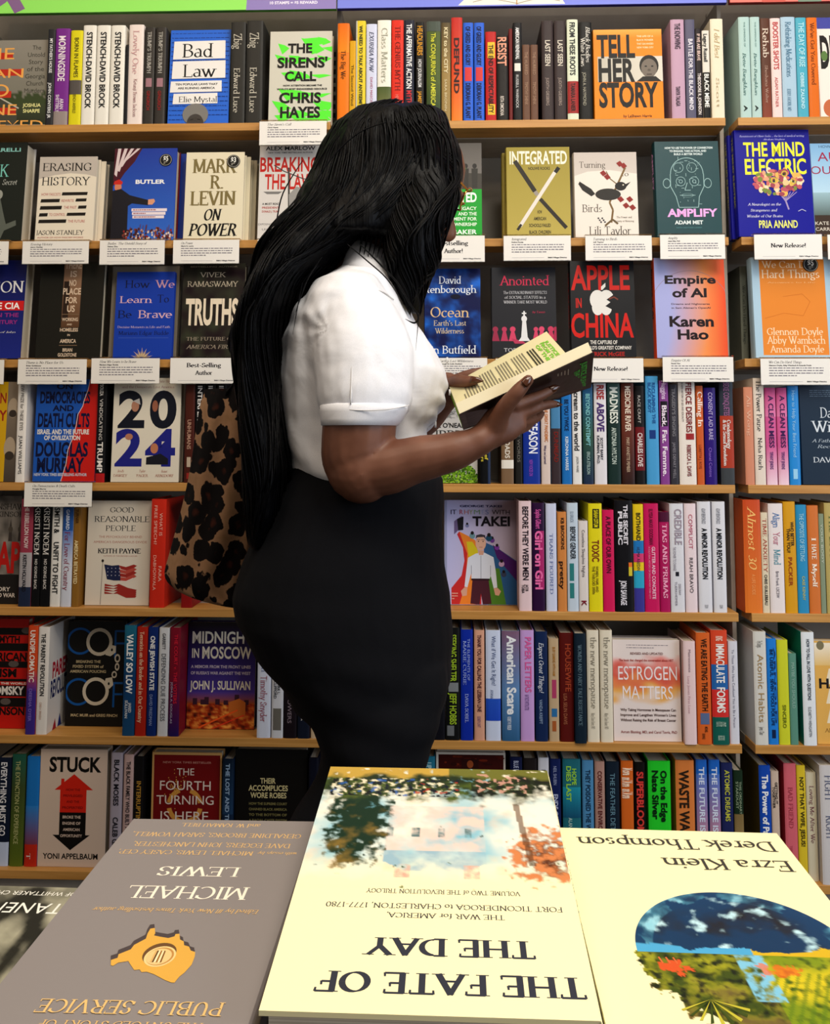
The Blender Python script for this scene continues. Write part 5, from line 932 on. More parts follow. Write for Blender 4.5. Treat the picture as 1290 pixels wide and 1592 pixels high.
def a_cop(a):
    a.rect(103, 966, 193, 1127, '1d1b18'); b = '1c62a4'; c = 'd4cab8'
    a.ring(122, 997, 21, 17.5, b, 40, 320, 1.0); a.line([(177, 980), (177, 1022)], 3, b); a.line([(177, 981), (196, 981)], 3, b); a.line([(177, 1000), (196, 1000)], 3, b)
    a.ring(122, 1075, 21, 17.5, b, 40, 320, 1.0); a.line([(177, 1060), (177, 1098)], 3, b); a.line([(177, 1061), (196, 1061)], 3, b); a.line([(177, 1078), (196, 1078)], 3, b)
    a.ring(152, 998, 20.5, 15.5, c, asp=1.05); a.ring(149, 1074, 20.5, 15.5, c, asp=1.05); a.poly([(168, 1002), (178, 1004), (178, 1014), (170, 1020), (162, 1018)], c); a.poly([(164, 1054), (174, 1052), (176, 1064), (170, 1070), (162, 1062)], c)
    a.ell(172, 1010, 1.6, 2.4, '1d1b18', 8); a.ell(169, 1062, 1.6, 2.4, '1d1b18', 8)
    a.ring(181, 1023, 4.5, 2.6, c, asp=1.5, n=12); a.ring(181, 1036, 3.6, 1.8, c, asp=1.7, n=12); a.ring(177, 1048, 4.2, 2.4, c, asp=1.3, n=12)
    for t, x0, x1, y in (('BREAKING THE', 117, 155, 1026.5), ('FIXED SYSTEM of', 112, 160, 1034), ('AMERICAN POLICING', 108, 164, 1041.5), ('MAC MUIR and GREG FINCH', 112, 184, 1108.5)): a.text(t, x0, y, x1, y+4, 'c8b894', 'b')
face_book(5, 103, 966, 191, 1127, '1d1b18', a_cop, 'black cover with two handcuffs forming letters', v=.07, lean=1.5)
S(5, 192, 210.5, 972, '1c5480', [L('VALLEY SO LOW', .08, .62, 'eef0f0', 'h', .25, .75), L('JARED', .70, .79, 'd8dce0', 'b', .5, .72), L('SULLIVAN', .68, .84, 'd8dce0', 'b', .2, .42)], 'Valley So Low', v=.006, bands=[(0, .5, '2c7890', '1c4c7c'), (.5, 1, '1c4c7c', '285c84')], mat='gloss')
S(5, 211.5, 228, 975, 'b8301c', [L('Terrorists on the Border and in Our Country', .04, .88, 'f0c8a8', 'B', .3, .68)], 'Terrorists on the Border', v=.006)
S(5, 229, 244, 975, '14387c', [L('ONE JEWISH STATE', .08, .58, 'f0f0f0', 'h', .28, .72), L('DAVID FRIEDMAN', .62, .90, 'a0b0d8', 's', .3, .6)], 'One Jewish State', v=.006)
S(5, 246, 262, 976, 'dcdde0', [L('GARRETT', .05, .2, '5c5c60', 'b', .35, .65), L('DEFENDING DUE PROCESS', .24, .86, '50545c', 's', .3, .72)], 'Defending Due Process', v=.006)
S(5, 263, 279.5, 976, '8c1834', [L('THE COURT v. THE VOTERS', .06, .70, 'd82c48', 'b', .45, .75), L('JOSHUA A. DOUGLAS', .5, .88, 'c8c0d8', 's', .18, .36)], 'The Court v. the Voters', v=.006, bands=[(.42, 1, '8c1834', '2c1c68'), ])
def a_mid(a):
    a.grad(291, 968, 396, 1090, '241a1a', '5c489c', False, '3c2c70'); a.grad(291, 1078, 396, 1096, '5c489c', 'a85c30')
    def f(x, y):
        q = .5+.8*noise.fractal(Vector((x*.09, y*.14, 4)), 1, 2, 4); A, B, C = lin('2c1418'), lin('b8481c'), lin('f0b058'); q = max(0, min(1, q))
        return tuple((A[k]*(1-q*2)+B[k]*q*2) if q < .5 else (B[k]*(2-2*q)+C[k]*(2*q-1)) for k in range(3))
    a.grid(291, 1096, 396, 1136, 40, 18, f)
    for x, h in ((300, 8), (318, 10), (335, 7), (312, 6), (348, 5), (365, 14), (380, 6)): a.rect(x, 1096-h, x+7, 1098, '4c2c3c')
    a.poly([(356, 1094), (372, 1088), (382, 1094), (382, 1114), (368, 1118), (356, 1110)], 'c87838'); a.line([(310, 1134), (370, 1106)], 2.4, 'e8682c'); a.line([(330, 1136), (380, 1114)], 1.6, 'e8482c')
    a.text('MIDNIGHT', 297, 983, 391, 1001, 'e4dccc', 'b'); a.text('IN', 297, 1010, 308, 1024, 'e4dccc', 'b'); a.text('MOSCOW', 313, 1007, 390, 1025, 'e4dccc', 'b')
    a.text('A MEMOIR FROM THE FRONT LINES', 296, 1036, 389, 1040.5, 'c8bcc8', 'b'); a.text("OF RUSSIA'S WAR AGAINST THE WEST", 296, 1046, 389, 1050.5, 'c8bcc8', 'b'); a.text('JOHN J. SULLIVAN', 295, 1061, 389, 1074, 'e4dccc', 'b')
face_book(5, 291, 968, 396, 1136, '2c2050', a_mid, 'purple cover titled Midnight in Moscow over an orange city', v=.06, lean=1.5, mat='gloss')
S(5, 400, 421, 992, 'd8dce8', [L('Freedom', .02, .34, '7c88a8', 'r', .3, .75), L('Timothy Snyder', .38, .84, 'a03440', 'r', .25, .72)], 'Freedom', v=.004)
S(5, 422.5, 440.5, 994, 'd8d8dc', [L('TROUBLEMAKER', .0, .34, '1c1c20', 'b', .3, .75), L('MARK L.', .42, .56, '26262a', 'b', .5, .72), L('CLIFFORD', .42, .6, '26262a', 'b', .2, .42)], '', v=.004, lab='white spine with a small grey portrait beside the black trousers', bands=[(.70, .92, '7c7870', .15, .85)])
S(5, 441.5, 461.5, 1000, '241820', [L('GREAT POWERS', .3, .84, 'a09098', 's', .3, .6)], 'Great Powers', v=.004)
S(5, 463, 482, 1010, '6c3c30', [L('John Mack', .6, .8, 'e8e0d8', 'b', .3, .6)], '', v=.004, lab='mottled orange and navy spine right of Great Powers', bands=[(.5, .75, 'c05c34', '6c3c30'), (.75, 1, '1c2438')])
S(5, 483.5, 492, 1040, 'd0b898', [], '', v=.004, lab='narrow tan spine at the end before the trousers, sixth shelf')
V6 = dict(v=.006)
S(5, 668, 691.5, 968, '141420', [L('Reckoning Howard', .3, .86, '7c4cb8', 'b', .15, .5)], '', lab='black spine with purple lettering touching the trousers on right', **V6)
S(5, 692.5, 714.5, 976, '181a1c', [L('SEEKING SHELTER', .06, .48, 'a8c43c', 'b', .3, .75), L('JEFF HOBBS', .58, .86, 'a8c43c', 'b', .3, .75)], 'Seeking Shelter', bands=[(.49, .57, '8c9094', .2, .9), (.87, .96, '7c8084', .1, .6)], **V6)
S(5, 716, 735, 979, '1c3cac', [L('THE ELEMENTS OF', .08, .46, 'a8b8ec', 's', .55, .75), L('MARIE CURIE', .10, .50, 'a8b8ec', 'r', .2, .45), L('DAVA SOBEL', .58, .84, 'b8c4f0', 'r', .35, .62)], 'The Elements', mat='gloss', **V6)
S(5, 737, 753, 980, 'dcac94', [L('THANK YOU FOR CALLING THE LESBIAN LINE', .04, .74, '5c2430', 'b', .32, .68), L('ELIZABETH LOVATT', .78, .88, '6c4484', 's', .3, .6)], 'Thank You for Calling', **V6)
S(5, 755, 778, 980, 'd4dcf0', [L('What if We Get It Right?', .05, .50, '5c6c94', 's', .4, .68), L('AYANA', .54, .62, '5c6c94', 's', .3, .5)], 'What if We Get It Right', bands=[(.62, .82, '3464c8', '2c58c4', .12, .88)], **V6)
S(5, 780, 807.5, 981, '7c94b8', [L('American Scare', .04, .76, 'eef0f4', 'h', .3, .78), L('ROBERT W. FIESELER', .78, .90, 'd8e0ec', 'b', .3, .5)], 'American Scare', bands=[(0, .55, '8c6c84', '6c94c0'), (.55, 1, '6c94c0', '3c6c94')], **V6)
S(5, 809, 830, 980, 'cca8dc', [L('PAPER LETTERS', .06, .56, 'dc6ca8', 'b', .35, .8), L('RAW TRACTS WRITTEN LETTERS', .58, .72, '6c4c8c', 's', .3, .6)], 'Paper Letters', **V6)
S(5, 832, 851, 982, '1c3460', [L('Expect Great Things!', .10, .56, 'e8ecf4', 'ri', .3, .68), L('VANDA KREFFT', .62, .84, 'a8bcd8', 's', .3, .55)], 'Expect Great Things', **V6)
S(5, 853, 868.5, 993, 'c8b090', [L('BUSY GAMING WITH HAM', .08, .36, 'b88438', 'b', .4, .65)], '', lab='beige spine with a pink label left of a dark red spine', bands=[(.40, .58, 'b84c74', .3, .75), (.68, .76, '3c7cac', .25, .8), (.80, .9, 'b06838', .3, .7)], **V6)
S(5, 870, 891.5, 984, '681a14', [L('HOUSEWIFE', .10, .54, 'a84c30', 'b', .4, .8), L('LISA SELIN DAVIS', .56, .84, 'b87858', 's', .25, .5)], 'Housewife', **V6)
S(5, 893, 911, 985, '1c3040', [L('WOMEN AND FAIRY TALE RESISTANCE', .10, .84, '7c94a0', 'r', .3, .62)], '', v=-.004, lab='dark teal spine protruding slightly beside the new menopause', sbg='1c3040')
for p, x0, x1 in (('left', 912.5, 931), ('right', 933, 952)):
    S(5, x0, x1, 980, 'e8dfcc', [L('the new menopause', .06, .70, '9c9484', 'r', .3, .8), L('Mary Claire Haver, MD', .74, .88, '8c8474', 'r', .3, .6)], '', lab=f'{p} of two cream spines titled the new menopause', **V6)
def a_est(a):
    a.rect(953, 995, 1058, 1154, 'ece0dc')
    def f(x, y):
        q = (y-1020)/72+.35*noise.noise(Vector((x*.04, y*.06, 2))); P_ = [lin(c) for c in ('ece0dc', 'e89890', 'dc6c5c', 'e88c60', 'ecb868', 'ece0dc')]; q = max(0, min(4.99, q*5)); i = int(q); t = q-i
        return tuple(P_[i][k]*(1-t)+P_[i+1][k]*t for k in range(3))
    a.grid(953, 1018, 1058, 1102, 24, 26, f)
    a.words(975, 1003, 1040, 2, 4, 1, '948890'); a.text('REVISED AND UPDATED', 981, 1015, 1032, 1018.5, '8c5c58', 'b'); a.text('The book that changed the conversation about HRT', 963, 1025.5, 1048, 1029, 'b8443c', 'b')
    a.text('ESTROGEN', 961.5, 1037, 1053, 1058, 'f6ecec', 's'); a.text('MATTERS', 968, 1068, 1046, 1088, 'f6ecec', 's')
    for k, t in enumerate(('Why Taking Hormones in Menopause Can', 'Improve and Lengthen Women\'s Lives', 'Without Raising the Risk of Breast Cancer')): a.text(t, 964, 1103+8*k, 1050, 1107+8*k, '5c3c38', 'b')
    a.text('Avrum Bluming, MD, and Carol Tavris, PhD', 964, 1137.5, 1051, 1141.5, 'a87070', 'b')
face_book(5, 953.5, 995, 1058, 1154, 'ece0dc', a_est, 'watercolour pink cover titled Estrogen Matters', v=.014, T=.02, copies=2, dx=-.003, lean=1, paper=True, clabs=['second copy directly behind Estrogen Matters, top edge showing', 'third copy behind Estrogen Matters, farthest back'])
S(5, 1063, 1081.5, 997, 'ecd4d4', [L('Matrescence', .08, .30, '8c7480', 's', .4, .6), L('Lucy Jones First Love', .34, .7, 'c8a0a8', 's', .3, .5)], '', lab='pale pink spine right of Estrogen Matters', v=-.002)
S(5, 1083, 1104.5, 984, 'dc7434', [L('WE ARE EATING THE EARTH', .05, .70, '3c2414', 'b', .35, .75), L('MICHAEL', .84, .89, '3c2414', 'b', .5, .7), L('GRUNWALD', .9, .95, '3c2414', 'b', .3, .5)], 'We Are Eating the Earth', bands=[(.72, .82, '6c7ca0', .2, .85)], v=0.0)
S(5, 1106, 1131.5, 980, 'dc5838', [L('KING', .05, .09, 'f8e0d0', 'b', .3, .7), L('IMMACULATE', .12, .46, 'f4f0ec', 'b', .3, .78), L('FORMS', .50, .72, 'f4f0ec', 'b', .3, .78), L('A HISTORY OF THE', .80, .84, 'c8dccc', 's', .2, .8), L('BASIC BOOKS', .92, .96, 'c8dccc', 's', .3, .7)], 'Immaculate Forms', bands=[(.30, .52, '3474b4'), (.52, .76, 'd8403c'), (.76, 1, '1c6c60')], v=0.0)
S(5, 1133, 1147.5, 997, 'dcdce4', [L('To Those Who Have Confused You to Be a Person', .08, .84, '8c8c9c', 's', .35, .6)], '', lab='pale grey spine at the right end of the middle bay', **V6)
S(5, 1172, 1192, 982, 'dcdad4', [L('Tiny Changes,', .08, .14, '6c6a64', 's', .3, .7), L('Atomic Habits', .20, .80, 'b09468', 's', .3, .75), L('James', .84, .87, '3c3a34', 's', .3, .65), L('Clear', .88, .91, '3c3a34', 's', .3, .65)], 'Atomic Habits', v=.002)
S(5, 1193, 1208, 993, '2c8cdc', [L('BE USEFUL', .10, .36, '14305c', 'b', .3, .6), L('SEVEN TOOLS FOR LIFE', .38, .82, '14305c', 'b', .3, .6), L('ARNOLD', .08, .8, '1c4478', 'b', .68, .88)], 'Be Useful', bands=[(.86, .94, '14305c', .3, .7)], **V6)
S(5, 1209, 1226, 995, 'd4d83c', [L('SINCERO', .62, .84, '7c8420', 'b', .35, .65)], '', lab='lime yellow spine between Be Useful and a sage spine', **V6)
S(5, 1227, 1239, 1016, '6c9c8c', [L('MAYBE YOU SHOULD', .1, .6, 'a8c8bc', 's')], '', lab='short sage green spine next to the lime yellow spine', **V6)
S(5, 1247, 1267, 983, 'e8ecf0', [L('HOW TO FALL IN LOVE WITH QUESTIONS', .06, .60, '2c3c4c', 'b', .38, .62), L('ELIZABETH WEINGARTEN', .66, .92, '2c3c4c', 's', .38, .6)], 'How to Fall in Love', v=.002, back='148c7c')
def a_ha(a):
    a.rect(1268, 997, 1360, 1156, 'e4b868'); a.grad(1268, 1000, 1300, 1035, 'f4ecdc', 'e8c888'); a.ell(1278, 1004, 6, 7, '8c8468')
    for k in range(3): a.poly([(1290, 1040+30*k), (1340, 1040+30*k), (1300, 1064+30*k), (1284, 1064+30*k)], 'f0e4cc')
    a.text('HABITS', 1274, 1056, 1350, 1070, '2c2420', 'h'); a.text('AND', 1280, 1132, 1300, 1138, '8c6430', 'r')
face_book(5, 1268.5, 997, 1360, 1156, 'e4b868', a_ha, 'mustard orange cover at right edge of sixth shelf', v=.012, T=.02, copies=1, lean=1, paper=True)

# ================================================================== BOTTOM SHELF
S(6, -6, 15.5, 1178, '1c2840', [L('EVERYTHING MUST GO', .04, .72, 'e8e8ec', 'b', .3, .72)], 'Everything Must Go', bands=[(.78, 1, 'c8d4ec')], v=.02)
S(6, 17, 38, 1172, '4c5c34', [L('THE EXTINCTION OF EXPERIENCE', .06, .80, 'c8c890', 's', .3, .62)], 'The Extinction of Experience', bands=[(0, .3, '2c6c5c', '4c5c34'), (.3, 1, '4c5c34', '6c7c2c')], v=.02)
S(6, 40, 60, 1176, '2c84cc', [L('T', .88, .93, 'e8e4e0', 'r', .2, .5)], '', lab='bright blue spine fading to red, left of Stuck', bands=[(.45, .8, '3c90d4', '8c4c64'), (.8, 1, 'c83c28')], v=.02, mat='gloss')
def a_stk(a):
    a.rect(61, 1165, 163, 1342, 'dcc8b8'); a.text('STUCK', 75, 1178, 156, 1199, '1c1814', 'h')
    a.poly([(114, 1203), (144, 1227), (134, 1227), (134, 1262), (93, 1262), (93, 1227), (84, 1227)], 'd83420'); a.poly([(94, 1210), (99, 1210), (99, 1222), (94, 1222)], 'd83420')
    a.poly([(93, 1261), (134, 1261), (134, 1295), (141, 1295), (111, 1318), (83, 1295), (93, 1295)], '1c1814')
    for k, (t, hw) in enumerate((('HOW THE', 11), ('PRIVILEGED', 15), ('AND THE', 10), ('PROPERTIED', 16))): a.text(t, 113-hw, 1225+9*k, 113+hw, 1228.5+9*k, '8c1c14', 'b')
    for k, (t, hw) in enumerate((('BROKE THE', 14), ('ENGINE OF', 14), ('AMERICAN', 13), ('OPPORTUNITY', 17))): a.text(t, 112-hw, 1266+9.4*k, 112+hw, 1270+9.4*k, 'dcc8b8', 'b')
    a.text('YONI APPELBAUM', 69, 1323, 154, 1331, '1c1814', 'b')
face_book(6, 61, 1165, 165, 1343, 'dcc8b8', a_stk, 'beige cover titled Stuck with red up arrow and black down arrow', v=.02, T=.034, lean=0)
S(6, 171, 189, 1170, 'b8b0bc', [L('BLACK MOSES', .06, .46, '24222c', 'b', .3, .72), L('CALEB GAYLE', .56, .92, '24222c', 'b', .3, .72)], 'Black Moses', v=.02)
S(6, 191, 206, 1173, 'd4b8b4', [L('THE BLACK FAMILY WHO BUILT AMERICA', .06, .8, '2c2428', 'b', .3, .7)], 'The Black Family', v=.02)
S(6, 207.5, 222, 1176, '1c1a1c', [L('INTERRUPTING', .22, .62, 'c89c48', 'b', .3, .75)], 'Interrupting', v=.02)
def a_fou(a):
    a.rect(235, 1170, 345, 1346, 'd8ac70'); a.rect(238, 1174, 341, 1342, '84181a'); a.ring(287, 1252, 28, 21, 'd8a050', 10, 80); a.ring(287, 1252, 28, 21, 'd8a050', 100, 170); a.ring(287, 1252, 28, 21, 'd8a050', 190, 250); a.ring(287, 1252, 28, 21, 'd8a050', 290, 350)
    a.text('NEW YORK TIMES BESTSELLER', 252, 1184, 327, 1187, 'd8a090', 's')
    r = random.Random(4)
    for k in range(60): a.ell(r.gauss(272, 8), r.gauss(1222, 10), .8, .8, 'e8b860', 5)
    for t, x0, y0, x1, y1 in (('THE', 274, 1194.5, 301, 1205), ('FOURTH', 248, 1214, 327, 1228), ('TURNING', 243, 1236.5, 332, 1250), ('IS HERE', 250, 1261, 324, 1275)): a.text(t, x0, y0, x1, y1, 'ecdcd0', 's')
    a.text('NEIL HOWE', 262, 1300, 312, 1309, 'd8a090', 's')
face_book(6, 235, 1170, 343.5, 1346, 'd8ac70', a_fou, 'crimson cover with a gold frame titled The Fourth Turning', v=.03, T=.032, lean=0)
S(6, 345, 362, 1180, '1c3450', [L('THE LOST AND THE FOUND', .04, .85, 'a8c0d8', 'b', .3, .65)], 'The Lost and the Found', v=.02, bands=[(0, .5, '14283c', '2c4c6c')])
def a_acc(a):
    a.rect(365, 1165, 478, 1346, '191613')
    for t, x0, y0, x1, y1 in (('THEIR', 404, 1209, 428, 1217), ('ACCOMPLICES', 386, 1220, 447, 1228), ('WORE ROBES', 389, 1231, 445, 1239)): a.text(t, x0, y0, x1, y1, 'd8cc9c', 'b')
    for k, t in enumerate(('HOW THE SUPREME COURT', 'CHAINED BLACK AMERICA', 'TO THE BOTTOM OF', 'A RACIAL CASTE SYSTEM')): a.text(t, 387, 1246+8.4*k, 446, 1249.6+8.4*k, '8c8458', 'b')
face_book(6, 365, 1165, 477, 1346, '191613', a_acc, 'black cover with small gold capitals left of the trousers', v=.03, T=.03, lean=0)
S(6, 479, 494, 1178, '14182c', [], '', lab='very dark blue spine beside the trousers on the bottom shelf', v=.02)
S(6, 657, 676, 1176, '2c7c94', [L('UP', .05, .1, 'b8dce4', 'b')], '', lab='teal spine between the trousers and the white-framed red cover', v=.02)
def a_fr(a):
    a.rect(678, 1168, 786, 1350, 'd8d0c4'); a.rect(681.5, 1171.5, 783, 1346, '4a140e'); r = random.Random(8)
    for k in range(40): a.ell(r.uniform(684, 780), r.uniform(1174, 1215), r.uniform(2, 8), r.uniform(1, 3), r.choice(['5c1c10', '6c2814', '3c0e0a', '7c3018']), 8)
    a.rect(718, 1178, 744, 1200, '3c1410'); a.ell(731, 1186, 5, 6, 'a05830')
face_book(6, 678, 1168, 786, 1350, 'd8d0c4', a_fr, 'dark red picture cover with a white border behind the display books', v=.03, T=.02, lean=0)
V7 = dict(v=.02)
S(6, 793, 812, 1177, '14204c', [L('BLUE FIN', .03, .14, 'c8d0e8', 's')], '', lab='navy spine at left of the row right of the framed red cover', **V7)
S(6, 814, 835, 1179, '2c2424', [L('HOW THINGS', .2, .5, '6c6460', 's')], '', lab='charcoal spine between navy and white spines, bottom shelf', **V7)
S(6, 837, 853.5, 1178, 'd0d0d8', [L('POWER METAL', .10, .5, '6c6c78', 's')], 'Power Metal', **V7)
S(6, 855.5, 872, 1180, '1c2c64', [L('NEIL SHUBIN', .06, .22, 'a8b0d0', 's', .3, .6), L('ENDS OF THE EARTH', .30, .80, 'c0c8e4', 'b', .3, .7)], 'Ends of the Earth', **V7)
S(6, 875, 903, 1180, '2c7884', [L('HOPE', .08, .22, 'a8d84c', 'b', .52, .75), L('DIES LAST', .06, .36, 'a8d84c', 'b', .2, .45), L('ALAN WEISMAN', .5, .75, 'c8e0d8', 's', .3, .5)], 'Hope Dies Last', bands=[(.24, .5, '2c9cb0', '1c5c7c')], **V7)
S(6, 905.5, 923, 1182, '5c94bc', [L('THEY POISONED THE WORLD', .08, .72, '1c3c58', 'b', .3, .7)], 'They Poisoned the World', **V7)
S(6, 925, 940.5, 1184, 'b89488', [L('CONSERVATIVE ENVIRONMENT', .08, .75, '6c2424', 'b', .3, .7)], 'Conservative Environment', **V7)
S(6, 942.5, 963, 1184, '1c2c3c', [L('THE FEATHER DETECTIVE', .10, .78, '7ca0b0', 's', .3, .65)], 'The Feather Detective', **V7)
S(6, 966, 985, 1183, 'd8742c', [L('More', .06, .12, 'f8e0c8', 'h', .15, .9), L('and More', .14, .22, 'f8e0c8', 'h', .1, .9), L('and More', .24, .32, 'f8e0c8', 'h', .1, .9)], '', lab='orange spine right of The Feather Detective reading More', **V7)
S(6, 987, 1003.5, 1185, '181412', [L('SUPERBLOOM', .08, .62, 'd84c44', 'h', .2, .8)], 'Superbloom', **V7)
S(6, 1008, 1043, 1183, '34d23c', [L('On the Edge', .08, .52, '10301c', 'h', .56, .82), L('Nate Silver', .08, .50, '10301c', 'h', .18, .44)], 'On the Edge', mat='gloss', **V7)
S(6, 1051, 1080, 1182, 'dc8c4c', [L('WASTE WARS', .08, .70, '3c2c1c', 'h', .2, .68)], 'Waste Wars', **V7)
for p, x0, x1 in (('left', 1083, 1100), ('right', 1103, 1120)):
    S(6, x0, x1, 1181, '6c84c8', [L('THE FUTURE IS ASIAN', .06, .85, 'dce4f4', 'b', .25, .72)], '', lab=f'{p} of two blue to pink spines titled The Future', bands=[(0, .12, '2c74c8'), (.12, .7, '5c84cc', 'cc94a0')], **V7)
S(6, 1122, 1140, 1186, '2c3468', [L('ATOMIC DREAMS', .06, .50, 'c4c454', 'b', .3, .7)], 'Atomic Dreams', **V7)
S(6, 1141.5, 1156, 1198, '243c28', [L('THIS ORDINARY', .1, .4, 'a8b89c', 's', .55, .8), L('STARDUST', .1, .35, 'a8b89c', 's', .2, .45)], 'This Ordinary Stardust', bands=[(.4, 1, '8c7850', 'b8a070')], **V7)
S(6, 1181, 1199, 1190, '1c58b8', [L('The Power of Parting', .08, .75, 'eef0f4', 'h', .25, .75)], 'The Power of Parting', back='6c5c14', **V7)
S(6, 1200, 1212, 1199, 'd4c0b0', [L('GETTING IT', .1, .3, '2c2424', 'b', .5, .8), L('TOGETHER', .14, .34, '2c2424', 'b', .15, .45)], '', lab='beige spine between The Power of Parting and Bad Friend', **V7)
S(6, 1220, 1239, 1187, 'd87480', [L('BAD FRIEND', .2, .55, 'b04858', 'r', .3, .65), L('TIFFANY WATT', .7, .9, 'b04858', 's', .3, .5)], 'Bad Friend', back='a83040', **V7)
S(6, 1240, 1253.5, 1190, 'e0c83c', [L('NOT THAT WIFE, JESUS!', .1, .7, '3c3418', 'b', .3, .75)], 'Not That Wife', **V7)
S(6, 1254.5, 1270, 1201, 'dcd4bc', [L('Loving Me After We', .12, .65, '8c5c64', 'r', .3, .7)], 'Loving Me After We', **V7)
S(6, 1276, 1300, 1190, 'd8d4d4', [L('FIGHT', .08, .3, '5c6484', 'r', .3, .75), L('RIGHT', .42, .62, '5c6484', 'r', .3, .75)], 'Fight Right', v=.004)

# ------------------------------------------------------------------ shelf signs
card(0, 403, 188, 508, 226, ("The Siren's Call", 'Chris Hayes'), "white shelf card under the green Sirens' Call cover", seed=1)
card(1, -92, 375, 13, 412, ('Spark', 'Author'), 'white shelf card cut by the left edge, second shelf', seed=2)
card(1, 35, 374.5, 138, 411, ('Erasing History', 'Jason Stanley'), 'white shelf card under the Erasing History cover', seed=3)
card(1, 155, 373, 256, 412, ('Butler: The Untold Story of', 'Salena Zito'), 'white shelf card under the blue cover with the red cap', seed=4)
card(1, 269, 372.5, 372, 410.5, ('On Power', 'Mark R. Levin'), 'white shelf card under the On Power cover', seed=5)
card(1, 400, 372, 502, 409, ('Breaking the Law', 'Alex Marlow'), 'white shelf card half hidden behind the hair, second shelf', seed=6)
card(1, 655, 366, 754, 408, ('Bestselling', 'Author!'), 'white shelf card reading Bestselling Author by the chin', big=True)
card(1, 782, 366, 888, 406, ('Integrated', 'Noliwe Rooks'), 'white shelf card under the Integrated cover', seed=7)
card(1, 909, 366, 1014, 405.5, ('Turning to Birds', 'Lili Taylor'), 'white shelf card under the Turning to Birds cover', seed=8)
card(1, 1025, 364.5, 1128, 403.5, ('Amplify', 'Adam Met, PhD'), 'white shelf card under the teal Amplify cover', seed=9)
card(1, 1171, 364, 1279, 404, ('New Release!',), 'white shelf card reading New Release under The Mind Electric', big=True)
card(1, 1285, 364, 1390, 404, ('Audit', 'Author'), 'white shelf card cut by the right edge, second shelf', seed=10)
card(2, -98, 559, 6, 598, ('The Lesson', 'Author'), 'white shelf card cut by the left edge, third shelf', seed=11)
card(2, 28, 558, 134.5, 598, ('There is No Place for Us', 'Brian Goldstone'), 'white shelf card under the There Is No Place cover', seed=12)
card(2, 142, 556.5, 248, 597, ('How We Learn to be Brave', 'Mariann Edgar Budde'), 'white shelf card under How We Learn to Be Brave', seed=13)
card(2, 264.5, 556, 369, 597, ('Best-Selling', 'Author'), 'white shelf card reading Best-Selling Author under Truths', big=True)
card(2, 652, 556, 758, 593, ("Ocean: Earth's Last Wilderness", 'David Attenborough & Colin Butfield'), 'white shelf card under the Ocean cover', seed=14)
card(2, 770, 557, 874, 595, ('Anointed', 'Toby Stuart'), 'white shelf card under Anointed, mostly behind the held book', seed=15)
card(2, 897, 556.5, 1001, 595, ('New Release!',), 'white shelf card reading New Release under Apple in China', big=True)
card(2, 1029, 554.5, 1141, 594.5, ('Empire Of AI', 'Karen Hao'), 'white shelf card under the Empire of AI cover', seed=16)
card(2, 1181, 557, 1292, 599, ('We Can Do Hard Things', 'Glennon Doyle, Abby Wambach & Amanda Doyle'), 'white shelf card under the framed orange cover', seed=17)
card(3, 38, 750, 143, 788.5, ('On Democracies & Death Cults', 'Douglas Murray'), 'white shelf card under the torn blue and red cover', seed=18)

# ================================================================== display table with stacks of books in the foreground
TT = .800
t = empty('display_table', (.02, .55, 0)); tag(t, 'dark wooden display table under the foreground book stacks', 'table')
mb = MB(); mb.box(-.75, -.27, TT-.03, .75, .17, TT); bevel(mb.build('tabletop', M['tablewood'], t), .004)
for sx in (-.7, .7):
    for sy in (-.23, .13):
        mb = MB(); mb.box(sx-.025, sy-.025, 0, sx+.025, sy+.025, TT-.03); bevel(mb.build('leg', M['tablewood'], t), .003)
def flat_book(FLx, FLy, ztop, rot, W_, L_, T, tilt, bg, art, box, lab, group='books stacked on the display table', spine=None, mat='gloss', pitch_ref=None, **kw):
    """book lying face up with its head towards the camera; FL = far left corner of the cover as seen"""
    b = book(W_, T, L_, bg, face=art, fbox=box, spine=spine, mat=mat, **kw)
    a, ti = R_(rot), R_(tilt)
    ex = Vector((math.cos(a), math.sin(a), 0)); ey = Vector((-math.sin(a)*math.cos(ti), math.cos(a)*math.cos(ti), math.sin(ti))); n = ex.cross(ey)
    o = Vector((FLx, FLy, ztop))+ex*W_
    X, Y, Z = -ex, -n, -ey
    b.matrix_world = Matrix(((X.x, Y.x, Z.x, o.x), (X.y, Y.y, Z.y, o.y), (X.z, Y.z, Z.z, o.z), (0, 0, 0, 1)))
    tag(b, uniq(lab), 'book', group); return b
